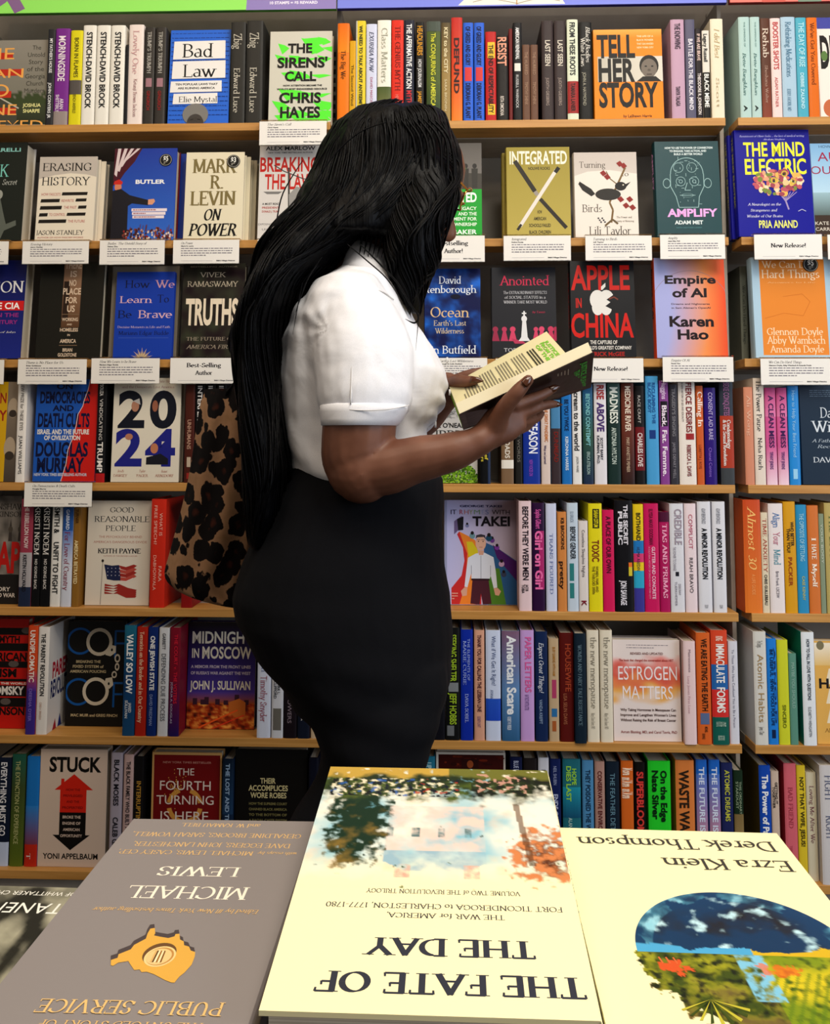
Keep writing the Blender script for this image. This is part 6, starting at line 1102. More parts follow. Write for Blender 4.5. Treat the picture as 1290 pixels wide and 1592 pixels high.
# --- grey cover with the gold map
MAP = [(0.633, 0.152), (0.612, 0.162), (0.617, 0.178), (0.58, 0.201), (0.577, 0.222), (0.544, 0.252), (0.55, 0.278), (0.55, 0.301), (0.533, 0.305), (0.518, 0.279), (0.518, 0.268), (0.485, 0.262), (0.452, 0.257), (0.43, 0.266), (0.431, 0.277), (0.415, 0.279), (0.4, 0.251), (0.381, 0.243), (0.371, 0.225), (0.348, 0.219), (0.333, 0.201), (0.312, 0.195), (0.305, 0.175), (0.302, 0.139), (0.315, 0.105), (0.328, 0.087), (0.335, 0.063), (0.348, 0.063), (0.378, 0.073), (0.43, 0.095), (0.464, 0.105), (0.484, 0.103), (0.497, 0.114), (0.517, 0.111), (0.549, 0.138), (0.561, 0.149), (0.598, 0.141), (0.61, 0.127), (0.621, 0.13)]
def a_pub(a):
    g, wh = 'e0bc84', 'f4ecdc'
    def tx(t, u0, u1, vc, vb, c, f): a.text(t, u0, vc, u1, vb, c, f)
    # in this cover's coordinates v runs from the head (near the camera) to the foot
    def T_(t, u0, u1, vb, vt, c, f='r'): a.text(t, u0, vt, u1, vb, c, f)
    T_('and W. KAMAU BELL', .29, .716, .972, .945, g)
    T_('GERALDINE BROOKS, SARAH VOWELL,', .05, .945, .897, .866, g); T_('DAVE EGGERS, JOHN LANCHESTER,', .087, .90, .824, .793, g)
    T_('with essays by', .04, .24, .765, .745, g, 'ri'); T_('MICHAEL LEWIS, CASEY CEP,', .26, .945, .765, .737, g)
    T_('LEWIS', .285, .678, .656, .597, wh, 'r'); T_('MICHAEL', .200, .760, .534, .462, wh, 'r')
    T_('Edited by #1 New York Times bestselling author', .118, .86, .408, .386, g, 'ri')
    a.poly([(u+.012+.0*k, v+.020) for k, (u, v) in enumerate(MAP)], '5e5454'); a.poly([(u+.006, v+.010) for u, v in MAP], '5e5454'); a.poly(MAP, 'e2b45a')
    cx, cy = .445, .172
    a.ell(cx+.008, cy+.012, .066, .050, '7c5c3c', 30); a.ell(cx, cy, .062, .046, 'f0d49c', 30); a.ell(cx, cy, .054, .040, 'c89858', 30); a.ell(cx+.004, cy-.001, .050, .036, 'e8cc94', 30)
    for k in range(6): a.poly([(cx-.018+.008*k, cy-.026), (cx-.012+.008*k, cy-.028), (cx-.006+.007*k, cy+.026), (cx-.012+.007*k, cy+.024)], ('8a6030', 'f4e4bc', 'a87838', 'f8ecc8', '6c4824', 'e0b878')[k])
    T_('PUBLIC SERVICE', .108, .797, -.012, -.062, 'e6c488', 'r'); T_('THE UNTOLD STORY OF', .15, .75, -.088, -.115, g, 'r')
flat_book(-.209, .686, HC-.284, -1.8, .136, .2415, .0155, 0, '989090', lambda a: (a.rect(0, -.15, 1, 1, '98918f'), a_pub(a)), (0, -.15, 1, 1),
          'grey cover with a gold map and coin, lying front left', mat='print')
# --- black and white photographic cover, far left
def a_bk(a):
    def f(x, y):
        q = .62+.45*noise.fractal(Vector((x*4, y*5, 2)), 1, 2, 4)
        for (x0, y0, x1, y1, wd) in ((.1, .55, .45, .95, .05), (.45, .98, .62, .62, .06), (.3, .5, .36, .9, .03), (.62, .9, .9, .85, .05)):
            dx, dy = x1-x0, y1-y0; t = max(0, min(1, ((x-x0)*dx+(y-y0)*dy)/(dx*dx+dy*dy))); d = math.hypot(x-x0-t*dx, y-y0-t*dy); q -= .45*max(0, 1-d/wd)
        if (x-.62)**2+(y-.72)**2 < .02: q += .35
        q = max(.05, min(1, (q-.25)*1.25+.05*noise.noise(Vector((x*120, y*150, 1))))); return (q*.68, q*.65, q*.50)
    a.grid(0, 0, 1, 1, 70, 100, f)
    a.text('SAM TANENHAUS', .08, .865, .82, .915, 'f4f2ea', 's'); a.text('AUTHOR OF WHITTAKER CHAMBERS', .10, .955, .74, .975, 'f0eee6', 's')
flat_book(-.338, .624, HC-.3005, -3, .16, .24, .04, 0, '5c584c', a_bk, (0, 0, 1, 1), 'black and white photographic cover lying at the far left')
# --- cream cover with a painting
def a_fate(a):
    def f(x, y):
        N = lambda s, o=0, n=4: noise.fractal(Vector((x*s, y*s*1.5, o)), 1, 2, n)
        mix = lambda p, q, t: tuple(p[k]+(q[k]-p[k])*max(0, min(1, t)) for k in range(3))
        c = lin('fcf3c8')
        n1 = N(4, 1); n2 = N(11, 5); n3 = N(24, 9)
        sky = mix(lin('f4f0e0'), lin('8cc4d4'), .35+1.0*n1); c = mix(c, sky, (y-.43)/.12-.25*n2)
        c = mix(c, lin('f0c8a8'), .55*max(0, n2)*(y > .46))
        # house
        if .30 < x < .70 and .47 < y < .78:
            roof = y < .56 and abs(x-.5) < (y-.42)*2.2
            if roof: c = mix(c, lin('a4c0cc'), .55+1.2*n2)
            elif y > .55: c = mix(c, lin('ecd4c8'), .55+1.0*n2)
            if y > .58 and abs(((x-.32) % .105)-.05) < .014 and abs(y-.645) < .022: c = mix(c, lin('6c8484'), .6+n3)
        for cx in (.36, .62):
            if abs(x-cx) < .028 and .44 < y < .50: c = mix(c, lin('e0b4a0'), .6+n3)
        # right-hand tree (reader's view)
        d = ((x-.82)/.13)**2+((y-.70)/.22)**2
        if d < 1.4: c = mix(c, mix(lin('1c3c24'), lin('8a7438'), .12+n2*1.5-(y-.56)*2.4), 2.0*(1.15-d)+1.7*n3+.8*n2)
        # autumn tree left
        d = ((x-.08+.25*(y-.5))/.15)**2+((y-.56)/.13)**2
        if d < 1.4: c = mix(c, mix(lin('6c3c1c'), lin('d8905c'), .5+n3*1.7), 1.2*(1.1-d)+2.0*n3+.8*n2)
        if abs(x-.13-.12*(y-.5)) < .012 and .5 < y < .8: c = mix(c, lin('6c4828'), .7)
        # ground
        g = (y-.80+.05*n2)/.05
        G = mix(lin('2c3c1c'), lin('5c6c2c'), .5+n2*1.5)
        if x < .35: G = mix(G, lin('1c2418'), .6+n3)
        if y > .93: G = mix(G, lin('c8a850') if x > .45 else lin('7c7c38'), (y-.93)/.03+n2)
        c = mix(c, G, g*(.75+n3))
        # figures
        if .40 < x < .97 and .83 < y < .935:
            q = N(38, 13, 2)
            if q > .18: c = mix(c, lin('e8dcc0'), 2.4*(q-.18)*2)
            elif q < -.15: c = mix(c, lin('1c2430' if x < .8 else '20201a'), 4*(-q-.15)*2)
            if N(30, 40, 2) > .42: c = mix(c, lin('b8482c' if x < .6 else '3c6cb0'), .8)
        if .1 < x < .33 and .86 < y < .97 and N(30, 50, 2) > .2: c = mix(c, lin('d8a898'), .8)
        return c
    a.grid(0, .40, 1, 1, 150, 150, f)
    d = '43454f'
    def T_(t, u0, u1, vb, vt, c=d, f='r'): a.text(t, u0, vt, u1, vb, c, f)
    T_('THE FATE OF', .025, .853, .115, .056, d, 'B'); T_('THE DAY', .163, .722, .222, .167, d, 'B')
    T_('THE WAR for AMERICA,', .253, .657, .308, .291); T_('FORT TICONDEROGA to CHARLESTON, 1777-1780', .05, .874, .342, .324); T_('VOLUME TWO of THE REVOLUTION TRILOGY', .189, .742, .396, .380)
    a.text('RICK ATKINSON', .1, -.05, .9, -.02, d)
flat_book(-.063, .6900, HC-.2475, -2.6, .162, .245, .034, 6, 'f8efc4', lambda a: (a.rect(0, 0, 1, 1, 'fcf3c8'), a_fate(a)), (0, 0, 1, 1),
          'cream cover titled The Fate of the Day with a painting, front centre', spine=[L('THE FATE OF THE DAY', .1, .7, '43454f', 'r')])
# --- cream cover with the half globe
def a_abu(a):
    def f(x, y):
        N = lambda s, o=0, n=4: noise.fractal(Vector((x*s, y*s*1.4, o)), 1, 2, n)
        mix = lambda p, q, t: tuple(p[k]+(q[k]-p[k])*max(0, min(1, t)) for k in range(3))
        bgc = lin('fcf3c6'); n1 = N(5, 1); n2 = N(13, 5); n3 = N(30, 9)
        e = .40+.05*n2+.03*n3; d = math.hypot((x-.43)/e, (y-.335)/(.30+.05*n2))
        if d > 1: return bgc
        if x > .42: c = mix(mix(lin('4c5c14'), lin('a8a82c'), .5+1.4*n2), lin('1c2c08'), 1.8*n3+.1); c = mix(c, lin('7c6c3c'), (.2-y)*4+n2)
        else:
            c = mix(lin('8a9c1c'), lin('d8c82c'), .5+1.2*n1+(y-.28)*4); c = mix(c, lin('4c6414'), 1.5*n3)
            if math.sin((x*1.4+y)*130) > .3 and y < .27: c = mix(c, lin('5c8018'), .5)
            if x < .2 and y < .24: c = mix(lin('e8ecf0'), lin('1c3c64'), (math.sin((x+.4*y)*170)+.2)*2)
        if abs(x-.44) < .05 and .16 < y < .34: c = mix(c, lin('8cc8e0'), .7+n3*2)
        if math.hypot((x-.72)/.05, (y-.275)/.022) < 1+n3: c = lin('d86430')
        if math.hypot((x-.36)/.07, (y-.275)/.02) < 1+n3: c = mix(c, lin('e8742c'), .7)
        return c
    def fg(x, y):
        N = lambda s, o=0, n=4: noise.fractal(Vector((x*s, y*s*1.4, o)), 1, 2, n)
        mix = lambda p, q, t: tuple(p[k]+(q[k]-p[k])*max(0, min(1, t)) for k in range(3))
        n1 = N(5, 1); n2 = N(13, 5); d = ((x-.43)/.395)**2+((y-.335)/.29)**2
        c = mix(lin('0c4468'), lin('2c2820'), (1.6*n1+.2)); c = mix(c, lin('0c4c74'), d*1.1-.35)
        if n2+.5*n1 > .22: c = mix(c, lin('c8e8f0'), 2.5*(n2+.5*n1-.22))
        if d > .72 and n1 > -.1: c = mix(c, lin('7cc4d8'), .3+.6*n2)
        if y < .372+.03*n1: c = mix(c, lin('5cb0d8') if x > .42 else lin('d8b82c'), 1)
        return c
    a.grid(0, 0, 1, .34, 170, 80, f)
    a.pgrid(lambda u, v: (.43+.395*v*math.cos(math.pi*u), .335+.29*v*math.sin(math.pi*u)), 110, 60, fg)
    for x in (.70, .725, .75): a.line([(x, .29), (x+.008, .315)], .006, 'd87848')
    for k in range(9): t = R_(200+16*k); a.poly([(.64, .16), (.64+.12*math.cos(t), .16+.08*math.sin(t)), (.64+.12*math.cos(t+.1), .16+.085*math.sin(t+.1))], ('c8c048', '4c5c1c')[k % 2])
    d = '4a4a44'
    a.text('Derek Thompson', .055, .873, .93, .937, d, 'r'); a.text('Ezra Klein', .045, .752, .589, .815, d, 'r')
flat_book(.106, .677, HC-.286, -3.2, .157, .235, .026, 0, 'fcf3c6', lambda a: (a.rect(0, 0, 1, 1, 'fcf3c6'), a_abu(a)), (0, 0, 1, 1),
          'cream cover with a half globe landscape, lying front right', spine=[L('Abundance', .2, .7, '4a4a44', 'r')])
# --- copies under the four display books
blank = lambda a: None
def under(FLx, FLy, z1, rot, W_, L_, bg, n, labs, box=(0, 0, 1, 1)):
    h = (z1-TT-.0006)/n
    for k in range(n):
        flat_book(FLx+.002*(k % 2), FLy-.003*k, TT+.0004+h*(n-k)-.0004, rot+.5*(k % 2), W_, L_, h-.0006, 0, bg, None, box, labs[k])
under(.107, .676, HC-.286-.0265, -3.2, .155, .235, 'fcf3c6', 2, ['second copy in the stack under the half globe cover', 'lowest copy in the stack under the half globe cover'])
under(-.3375, .622, HC-.3005-.0405, -3, .15, .238, '5c584c', 1, ['dark copy beneath the black and white photographic cover'])
under(-.182, .68, HC-.284-.0165, -1.8, .105, .21, '989090', 2, ['second grey copy in the stack under the gold map cover', 'lowest grey copy in the stack under the gold map cover'])
def a_dk(a):
    a.rect(0, 0, 1, 1, '2c221e'); r = random.Random(3)
    for k in range(26): a.ell(r.uniform(0, 1), r.uniform(0, .2), .05, .02, r.choice(['4c5c2c', '1c1814', '6c5c4c', '3c4c24', 'a8a088']), 9)
flat_book(-.064, .668, TT+.0425, -2.6, .152, .238, .042, 0, '2c221e', a_dk, (0, 0, 1, 1), 'dark brown book propping up the painted cream cover')

# ================================================================== the woman reading
def mesh_obj(name, vs, fs, mat, parent=None, smooth=True):
    me = bpy.data.meshes.new(name); me.from_pydata([tuple(v) for v in vs], [], fs)
    me.materials.append(mat)
    if smooth: me.polygons.foreach_set('use_smooth', [True]*len(fs))
    me.update(); return link(bpy.data.objects.new(name, me), parent)
def loft(rings, vs, fs, cap=True):
    """rings: lists of equal-length point loops"""
    b = len(vs); n = len(rings[0])
    for r in rings: vs.extend(r)
    for k in range(len(rings)-1):
        for i in range(n):
            a0, a1 = b+k*n+i, b+k*n+(i+1) % n; fs.append((a0, a1, a1+n, a0+n))
    if cap: fs.append(tuple(b+i for i in reversed(range(n)))); fs.append(tuple(b+(len(rings)-1)*n+i for i in range(n)))
def sect(px0, px1, py, y, ry, n=36, e=2.3, dz=0):
    """horizontal body section: silhouette px0..px1 at row py for a body centred at world depth y"""
    p0, p1 = at(px0, py, y), at(px1, py, y); c = (p0+p1)/2; rx = (p1-p0).length/2; o = []
    for i in range(n):
        t = 6.28318*i/n; ct, st = math.cos(t), math.sin(t); f = (abs(ct)**e+abs(st)**e)**(-1/e)
        o.append(Vector((c.x+rx*f*ct, c.y+ry*f*st, c.z+dz)))
    return o
def tube(pts, rad, vs, fs, n=18, round_ends=True):
    """smooth tube with per-point radii (r or (r_a, r_b)) and rounded ends"""
    P = [Vector(p) for p in pts]; Rr = [(r, r) if not isinstance(r, tuple) else r for r in rad]
    P2, R2 = [], []
    m = len(P)
    for k in range(m-1):                                  # Catmull-Rom resampling
        p0, p1, p2, p3 = P[max(k-1, 0)], P[k], P[k+1], P[min(k+2, m-1)]
        for s in range(5):
            t = s/5; t2, t3 = t*t, t*t*t
            P2.append(.5*((2*p1)+(-p0+p2)*t+(2*p0-5*p1+4*p2-p3)*t2+(-p0+3*p1-3*p2+p3)*t3)); q = t*t*(3-2*t)
            R2.append(tuple(Rr[k][j]*(1-q)+Rr[k+1][j]*q for j in (0, 1)))
    P2.append(P[-1]); R2.append(Rr[-1])
    rings = []; ref = None
    for k, p in enumerate(P2):
        d = (P2[min(k+1, len(P2)-1)]-P2[max(k-1, 0)]).normalized()
        if ref is None: ref = Vector((0, 1, 0)) if abs(d.y) < .9 else Vector((0, 0, 1))
        a = (ref-d*ref.dot(d)).normalized(); b = d.cross(a); ref = a
        ra, rb = R2[k]; rings.append([p+a*(ra*math.cos(6.28318*i/n))+b*(rb*math.sin(6.28318*i/n)) for i in range(n)])
    if round_ends:
        for end in (0, 1):
            k = 0 if end == 0 else len(P2)-1; p = P2[k]; d = (P2[0]-P2[1]).normalized() if end == 0 else (P2[-1]-P2[-2]).normalized()
            r = min(R2[k]); ex = []
            for s in (.35, .65, .88, .99):
                ex.append([p+d*(r*s)+(v-p)*math.sqrt(max(0, 1-s*s)) for v in rings[0 if end == 0 else -1]])
            if end == 0: base = rings[0]; rings = ex[::-1]+rings
            else: rings = rings+ex
    loft(rings, vs, fs)
def remeshed(name, vs, fs, mat, parent, voxel, smooth=6, extra=None):
    """fuse overlapping closed volumes into one continuous skin"""
    me = bpy.data.meshes.new(name+'_src'); me.from_pydata([tuple(v) for v in vs], [], fs); me.update()
    o = bpy.data.objects.new(name+'_src', me); COL.objects.link(o)
    m = o.modifiers.new('r', 'REMESH'); m.mode = 'VOXEL'; m.voxel_size = voxel; m.use_smooth_shade = True
    s = o.modifiers.new('s', 'SMOOTH'); s.factor = .5; s.iterations = smooth
    bpy.context.view_layer.update()
    dg = bpy.context.evaluated_depsgraph_get(); me2 = bpy.data.meshes.new_from_object(o.evaluated_get(dg))
    bpy.data.objects.remove(o); bpy.data.meshes.remove(me)
    if extra: extra(me2)
    me2.name = name; me2.materials.clear(); me2.materials.append(mat); me2.polygons.foreach_set('use_smooth', [True]*len(me2.polygons)); me2.update()
    return link(bpy.data.objects.new(name, me2), parent)
woman = empty('person', (0, 0, 0)); BY = 1.55
woman.location = (-.09, BY, 0)
tag(woman, 'woman with long black hair, white shirt and black trousers, standing reading an open book', 'person')
def adopt(o):
    o.parent = woman; o.matrix_parent_inverse = Matrix.Translation(-woman.location); return o

# ---- body: head, neck, torso core, arms, hands, legs in one skin
vs, fs = [], []
hc = at(631, 292, BY+.01)                               # head centre
tl = R_(30)                                             # head bowed forward
hx = Vector((math.cos(tl), 0, -math.sin(tl))); hz = Vector((math.sin(tl), 0, math.cos(tl)))
hturn = Matrix.Rotation(R_(16), 3, 'Z')
def H_(f, s, u): return hc+hturn @ (hx*f+Vector((0, s, 0))+hz*u)     # forward, side, up (metres) in the head's frame
rings = []
for (u, f0, f1, s_) in ((.118, -.045, .035, .035), (.108, -.068, .058, .052), (.085, -.088, .078, .067), (.055, -.098, .088, .074), (.02, -.098, .090, .076), (-.01, -.092, .089, .074), (-.04, -.080, .088, .070), (-.065, -.055, .088, .062), (-.088, -.03, .086, .050), (-.104, -.005, .080, .038), (-.113, .02, .070, .022)):
    c = (f0+f1)/2; r = (f1-f0)/2
    rings.append([H_(c+r*math.cos(6.28318*i/32), s_*math.sin(6.28318*i/32), u) for i in range(32)])
loft(rings, vs, fs)
tube([H_(.084, 0, .02), H_(.096, 0, -.005), H_(.112, 0, -.028), H_(.100, 0, -.036)], [.008, .010, .012, .009], vs, fs, 12)      # nose
tube([H_(.092, -.012, -.038), H_(.098, 0, -.034), H_(.092, .012, -.038)], [.007, .009, .007], vs, fs, 10)
tube([H_(.082, -.020, -.060), H_(.096, 0, -.056), H_(.082, .020, -.060)], [.005, .0085, .005], vs, fs, 10)                     # lips
tube([H_(.080, -.018, -.071), H_(.094, 0, -.071), H_(.080, .018, -.071)], [.005, .009, .005], vs, fs, 10)
tube([H_(.068, 0, -.104), H_(.082, 0, -.102)], [.016, .012], vs, fs, 12)                                                      # chin
tube([H_(.074, -.05, .030), H_(.090, -.022, .034), H_(.092, 0, .030), H_(.090, .022, .034), H_(.074, .05, .030)], [.007, .008, .007, .008, .007], vs, fs, 10)  # brow
for s_ in (-1, 1):
    tube([H_(-.002, s_*.074, .022), H_(-.012, s_*.082, .008), H_(-.004, s_*.080, -.014), H_(.004, s_*.074, -.026)], [.007, .010, .008, .006], vs, fs, 10)    # ears
tube([at(612, 352, BY), at(592, 395, BY), at(572, 440, BY)], [(.052, .052), (.055, .055), (.07, .066)], vs, fs)                # neck
loft([sect(*a) for a in ((530, 600, 445, BY, .08), (495, 610, 485, BY, .13), (465, 640, 530, BY, .16), (447, 682, 590, BY, .16), (450, 672, 640, BY, .15), (460, 655, 700, BY, .15), (446, 682, 760, BY, .165), (405, 685, 850, BY, .18), (382, 690, 920, BY, .19), (420, 690, 1010, BY, .185), (450, 680, 1060, BY, .17))], vs, fs)
for s_, yy in ((-1, BY-.085), (1, BY+.085)):
    c = 1 if s_ < 0 else -1
    tube([at(560, 1030, yy), at(580, 1110, yy), at(572, 1215, yy), at(538, 1330, yy), at(500, 1450, yy), at(488, 1530, yy)], [(.09, .115), (.082, .095), (.058, .06), (.055, .056), (.04, .042), (.034, .036)], vs, fs)
AY = 1.36                                               # near arm plane
tube([at(556, 520, 1.43), at(558, 575, 1.385), at(560, 640, AY), at(556, 705, AY), at(563, 732, AY-.005)], [.050, .052, .0570, .0560, .0500], vs, fs)
tube([at(558, 728, AY-.005), at(600, 727, 1.345), at(650, 714, 1.335), at(700, 703, 1.33), at(740, 688, 1.33), at(762, 674, 1.332)], [.0500, .0415, .0350, .0300, .0235, .0200], vs, fs)
# far arm, mostly behind the body
tube([at(575, 520, 1.68), at(600, 580, 1.72), at(625, 665, 1.73), at(655, 652, 1.68), at(690, 622, 1.615)], [.06, .05, .042, .035, .024], vs, fs)
# near hand: palm, four fingers under and against the cover, thumb over the top edge
tube([at(757, 677, 1.332), at(780, 659, 1.338), at(800, 645, 1.345)], [(.015, .024), (.015, .031), (.012, .029)], vs, fs, 18)
tube([at(768, 664, 1.325), at(783, 636, 1.310), at(803, 611, 1.298), at(821, 591, 1.298)], [.0155, .0135, .0115, .0085], vs, fs, 14)
tube([at(800, 630, 1.338), at(822, 622, 1.345), at(842, 614, 1.355), at(861, 604, 1.362)], [.0110, .0095, .0085, .0068], vs, fs, 14)
tube([at(804, 644, 1.345), at(824, 638, 1.358), at(845, 630, 1.372), at(862, 628, 1.385)], [.0110, .0095, .0085, .0068], vs, fs, 14)
tube([at(800, 656, 1.350), at(818, 655, 1.366), at(833, 650, 1.384), at(841, 643, 1.400)], [.0105, .0090, .0080, .0066], vs, fs, 14)
tube([at(792, 666, 1.350), at(806, 668, 1.364), at(819, 664, 1.378), at(826, 657, 1.392)], [.0095, .0080, .0070, .0058], vs, fs, 14)
# far hand: heel under the far cover, thumb on the page, fingers behind
tube([at(684, 626, 1.625), at(694, 607, 1.60), at(706, 596, 1.585)], [(.018, .026), (.018, .034), (.014, .028)], vs, fs, 16)
tube([at(700, 598, 1.575), at(712, 593, 1.545), at(724, 593, 1.525), at(737, 592, 1.515)], [.0135, .0125, .0110, .0085], vs, fs, 14)
for k in range(4): tube([at(704+2*k, 592+7*k, 1.60), at(722+2*k, 584+8*k, 1.628), at(744-1*k, 578+9*k, 1.640), at(760-3*k, 575+10*k, 1.636)], [.0105, .0095, .0085, .0066], vs, fs, 12)
body = adopt(remeshed('body', vs, fs, M['skin'], None, .0034, 4))

# nails
def nail(p, q, w_, name='fingernail', off=Vector((0, -1, 0))):
    p, q = Vector(p), Vector(q); d = (q-p); L_ = d.length; d.normalize(); s = d.cross(off).normalized(); up = s.cross(d)
    v, f = [], []; m = 8
    for k in range(m+1):
        t = k/m; ww = w_*(1-.85*max(0, t-.55)/.45)
        for j in range(5):
            a = (j-2)/2; v.append(p+d*(L_*t)+s*(a*ww)-up*(-.0012+.0018*a*a+.004*t*t))
    for k in range(m):
        for j in range(4): f.append((k*5+j, k*5+j+1, (k+1)*5+j+1, (k+1)*5+j))
    o = mesh_obj(name, v, f, M['nail'], None); sm = o.modifiers.new('t', 'SOLIDIFY'); sm.thickness = .0009; adopt(o); o['label'] = 'long pointed brown fingernail'
nail(at(814, 598, 1.286), at(827, 585, 1.286), .0062)
nail(at(855, 606, 1.354), at(871, 600, 1.356), .0052)
nail(at(856, 628, 1.378), at(876, 629, 1.384), .0050)
nail(at(836, 646, 1.392), at(849, 640, 1.402), .0046)
nail(at(731, 590, 1.506), at(751, 592, 1.500), .0056)

# ---- shirt
vs, fs = [], []
loft([sect(*a) for a in ((540, 602, 412, BY, .07), (520, 616, 430, BY, .115), (490, 626, 452, BY, .165), (468, 636, 478, BY, .186), (450, 650, 510, BY, .196), (438, 676, 548, BY, .190), (434, 694, 580, BY, .182), (433, 695, 605, BY, .176), (434, 690, 630, BY, .172), (438, 676, 655, BY, .168), (442, 664, 680, BY, .166), (447, 662, 705, BY, .168), (452, 668, 730, BY, .172), (458, 668, 742, BY, .165))], vs, fs)
tube([at(540, 470, 1.455), at(554, 510, 1.42), at(565, 560, 1.392), at(567, 610, 1.372), at(566, 642, 1.366)], [.066, .076, .080, .0740, .0680], vs, fs, 24, round_ends=False)
tube([at(565, 470, 1.66), at(590, 560, 1.70), at(605, 620, 1.71)], [.06, .07, .066], vs, fs, 20, round_ends=False)
def wrinkle(me):
    n = len(me.vertices); co = np.empty(n*3); me.vertices.foreach_get('co', co); no = np.empty(n*3); me.vertices.foreach_get('normal', no)
    co = co.reshape(-1, 3); no = no.reshape(-1, 3); arm = at(520, 520, 1.42); waist = at(500, 715, BY).z; bust = at(660, 660, BY)
    for i in range(n):
        p = Vector(co[i]); d = (p-arm).length; h = 0
        # radial folds at the armhole, diagonal drag lines, gathers at the waist
        ang = math.atan2(p.z-arm.z, p.x-arm.x)
        h += .0030*math.exp(-((d-.11)/.05)**2)*math.exp(-((ang-2.9 if ang > 0 else ang+3.38)/.9)**2)*math.sin(ang*10+5*noise.noise(p*8))
        q = p-at(478, 560, 1.42); h -= .005*math.exp(-((q.x+.10*q.z)/.010)**2)*math.exp(-(q.z/.12)**2)*(p.y < BY)
        h += .0035*math.exp(-((p.z-waist)/.05)**2)*math.sin(p.x*75+p.z*40+5*noise.noise(p*7))
        h += .0040*math.exp(-((p-bust).length/.10)**2)*math.sin((p.x+p.z*1.4)*95+5*noise.noise(p*8))
        h += .0028*noise.noise(Vector((p.x*16, p.y*10, p.z*9)))+.0012*noise.noise(p*45)
        co[i] += no[i]*h
    me.vertices.foreach_set('co', co.ravel()); me.update()
shirt = adopt(remeshed('shirt', vs, fs, M['shirt'], None, .0045, 3, wrinkle)); shirt['label'] = 'white short-sleeved cotton shirt'
def part_tube(name, pts, rad, mat, n=20, re=False, parent=shirt, label=None):
    v, f = [], []; tube(pts, rad, v, f, n, re); o = mesh_obj(name, v, f, mat, None)
    adopt(o)
    if parent is not woman: o.parent = parent; o.matrix_parent_inverse = Matrix.Identity(4)
    if label: o['label'] = label
    return o
v, f = [], []; loft([sect(x0, x1, py, 1.365-.00002*(py-630), ry, 40, 2.0) for x0, x1, py, ry in ((502, 630, 628, .064), (497, 636, 631, .0705), (497, 633, 641, .0705), (498, 626, 652, .0695), (499.5, 619, 661.5, .068), (502, 615, 662, .0665), (508, 608, 657, .060))], v, f)
o = mesh_obj('cuff', v, f, M['shirt']); adopt(o); o.parent = shirt; o.matrix_parent_inverse = Matrix.Identity(4)
def ringband(name, sects, mat, parent=shirt, th=.002):
    v, f = [], []; loft(sects, v, f, cap=False); o = mesh_obj(name, v, f, mat, None); s = o.modifiers.new('t', 'SOLIDIFY'); s.thickness = th; s.offset = 1
    adopt(o)
    if parent is not woman: o.parent = parent; o.matrix_parent_inverse = Matrix.Identity(4)
    return o
# collar: stands at the nape, falls open at the throat
ringband('collar', [[p+Vector((0, 0, .012*math.cos(6.28318*i/36+3.1))) for i, p in enumerate(sect(543+dx, 604+dx2, py, BY, ry))] for dx, dx2, py, ry in ((-12, 14, 440, .125), (-6, 10, 420, .098), (-2, 7, 404, .080), (2, 4, 393, .072), (6, 0, 397, .066))], M['shirt'])
# sleeve and yoke seams
def seam(pts, r=.0011): part_tube('seam', pts, [r]*len(pts), M['stitch'], 6)
seam([at(548, 452, 1.375), at(549, 500, 1.335), at(547, 560, 1.310), at(545, 628, 1.296)])
seam([at(462, 500, 1.42), at(480, 470, 1.395), at(515, 455, 1.385), at(548, 450, 1.378), at(590, 452, 1.385), at(612, 466, 1.40)])
seam([at(497, 634, 1.352), at(530, 636, 1.305), at(568, 638, 1.293), at(605, 636, 1.302), at(636, 630, 1.345)], .0009)
# waistband gathers and buttons down the front
for k in range(4):
    v, f = [], []; p = at((640, 690, 694, 672)[k], (505, 560, 610, 660)[k], BY-.02)+Vector((.004, 0, 0)); tube([p, p+Vector((.003, 0, 0))], [.0055, .0055], v, f, 14, False); o = mesh_obj('button', v, f, M['stitch']); adopt(o); o.parent = shirt; o.matrix_parent_inverse = Matrix.Identity(4)

# ---- trousers
vs, fs = [], []
loft([sect(*a) for a in ((452, 672, 722, BY, .162), (446, 688, 742, BY, .172), (425, 690, 775, BY, .182), (402, 687, 825, BY, .192), (380, 690, 875, BY, .200), (367, 699, 920, BY, .204), (371, 702, 955, BY, .204), (400, 702, 1003, BY, .200), (436, 698, 1045, BY, .192), (462, 692, 1088, BY, .180))], vs, fs)
for yy in (BY-.09, BY+.085):
    loft([sect(x0, x1, py, yy, ry, 28) for x0, x1, py, ry in ((430, 695, 1030, .090), (462, 692, 1085, .098), (490, 680, 1130, .094), (500, 668, 1170, .088), (496, 656, 1200, .082), (476, 640, 1235, .080), (452, 622, 1275, .082), (432, 605, 1340, .085), (420, 596, 1440, .092), (414, 596, 1540, .100), (412, 600, 1588, .104))], vs, fs)
def wr2(me):
    n = len(me.vertices); co = np.empty(n*3); me.vertices.foreach_get('co', co); no = np.empty(n*3); me.vertices.foreach_get('normal', no); co = co.reshape(-1, 3); no = no.reshape(-1, 3)
    for i in range(n):
        p = Vector(co[i]); co[i] += no[i]*(.003*noise.noise(Vector((p.x*7, p.y*7, p.z*16)))+.002*math.exp(-((p.z-.72)/.10)**2)*math.sin(p.z*90+p.x*30))
    me.vertices.foreach_set('co', co.ravel()); me.update()
tr = adopt(remeshed('trousers', vs, fs, M['trousers'], None, .006, 4, wr2)); tr['label'] = 'high-waisted black flared trousers'
tr.data.update()
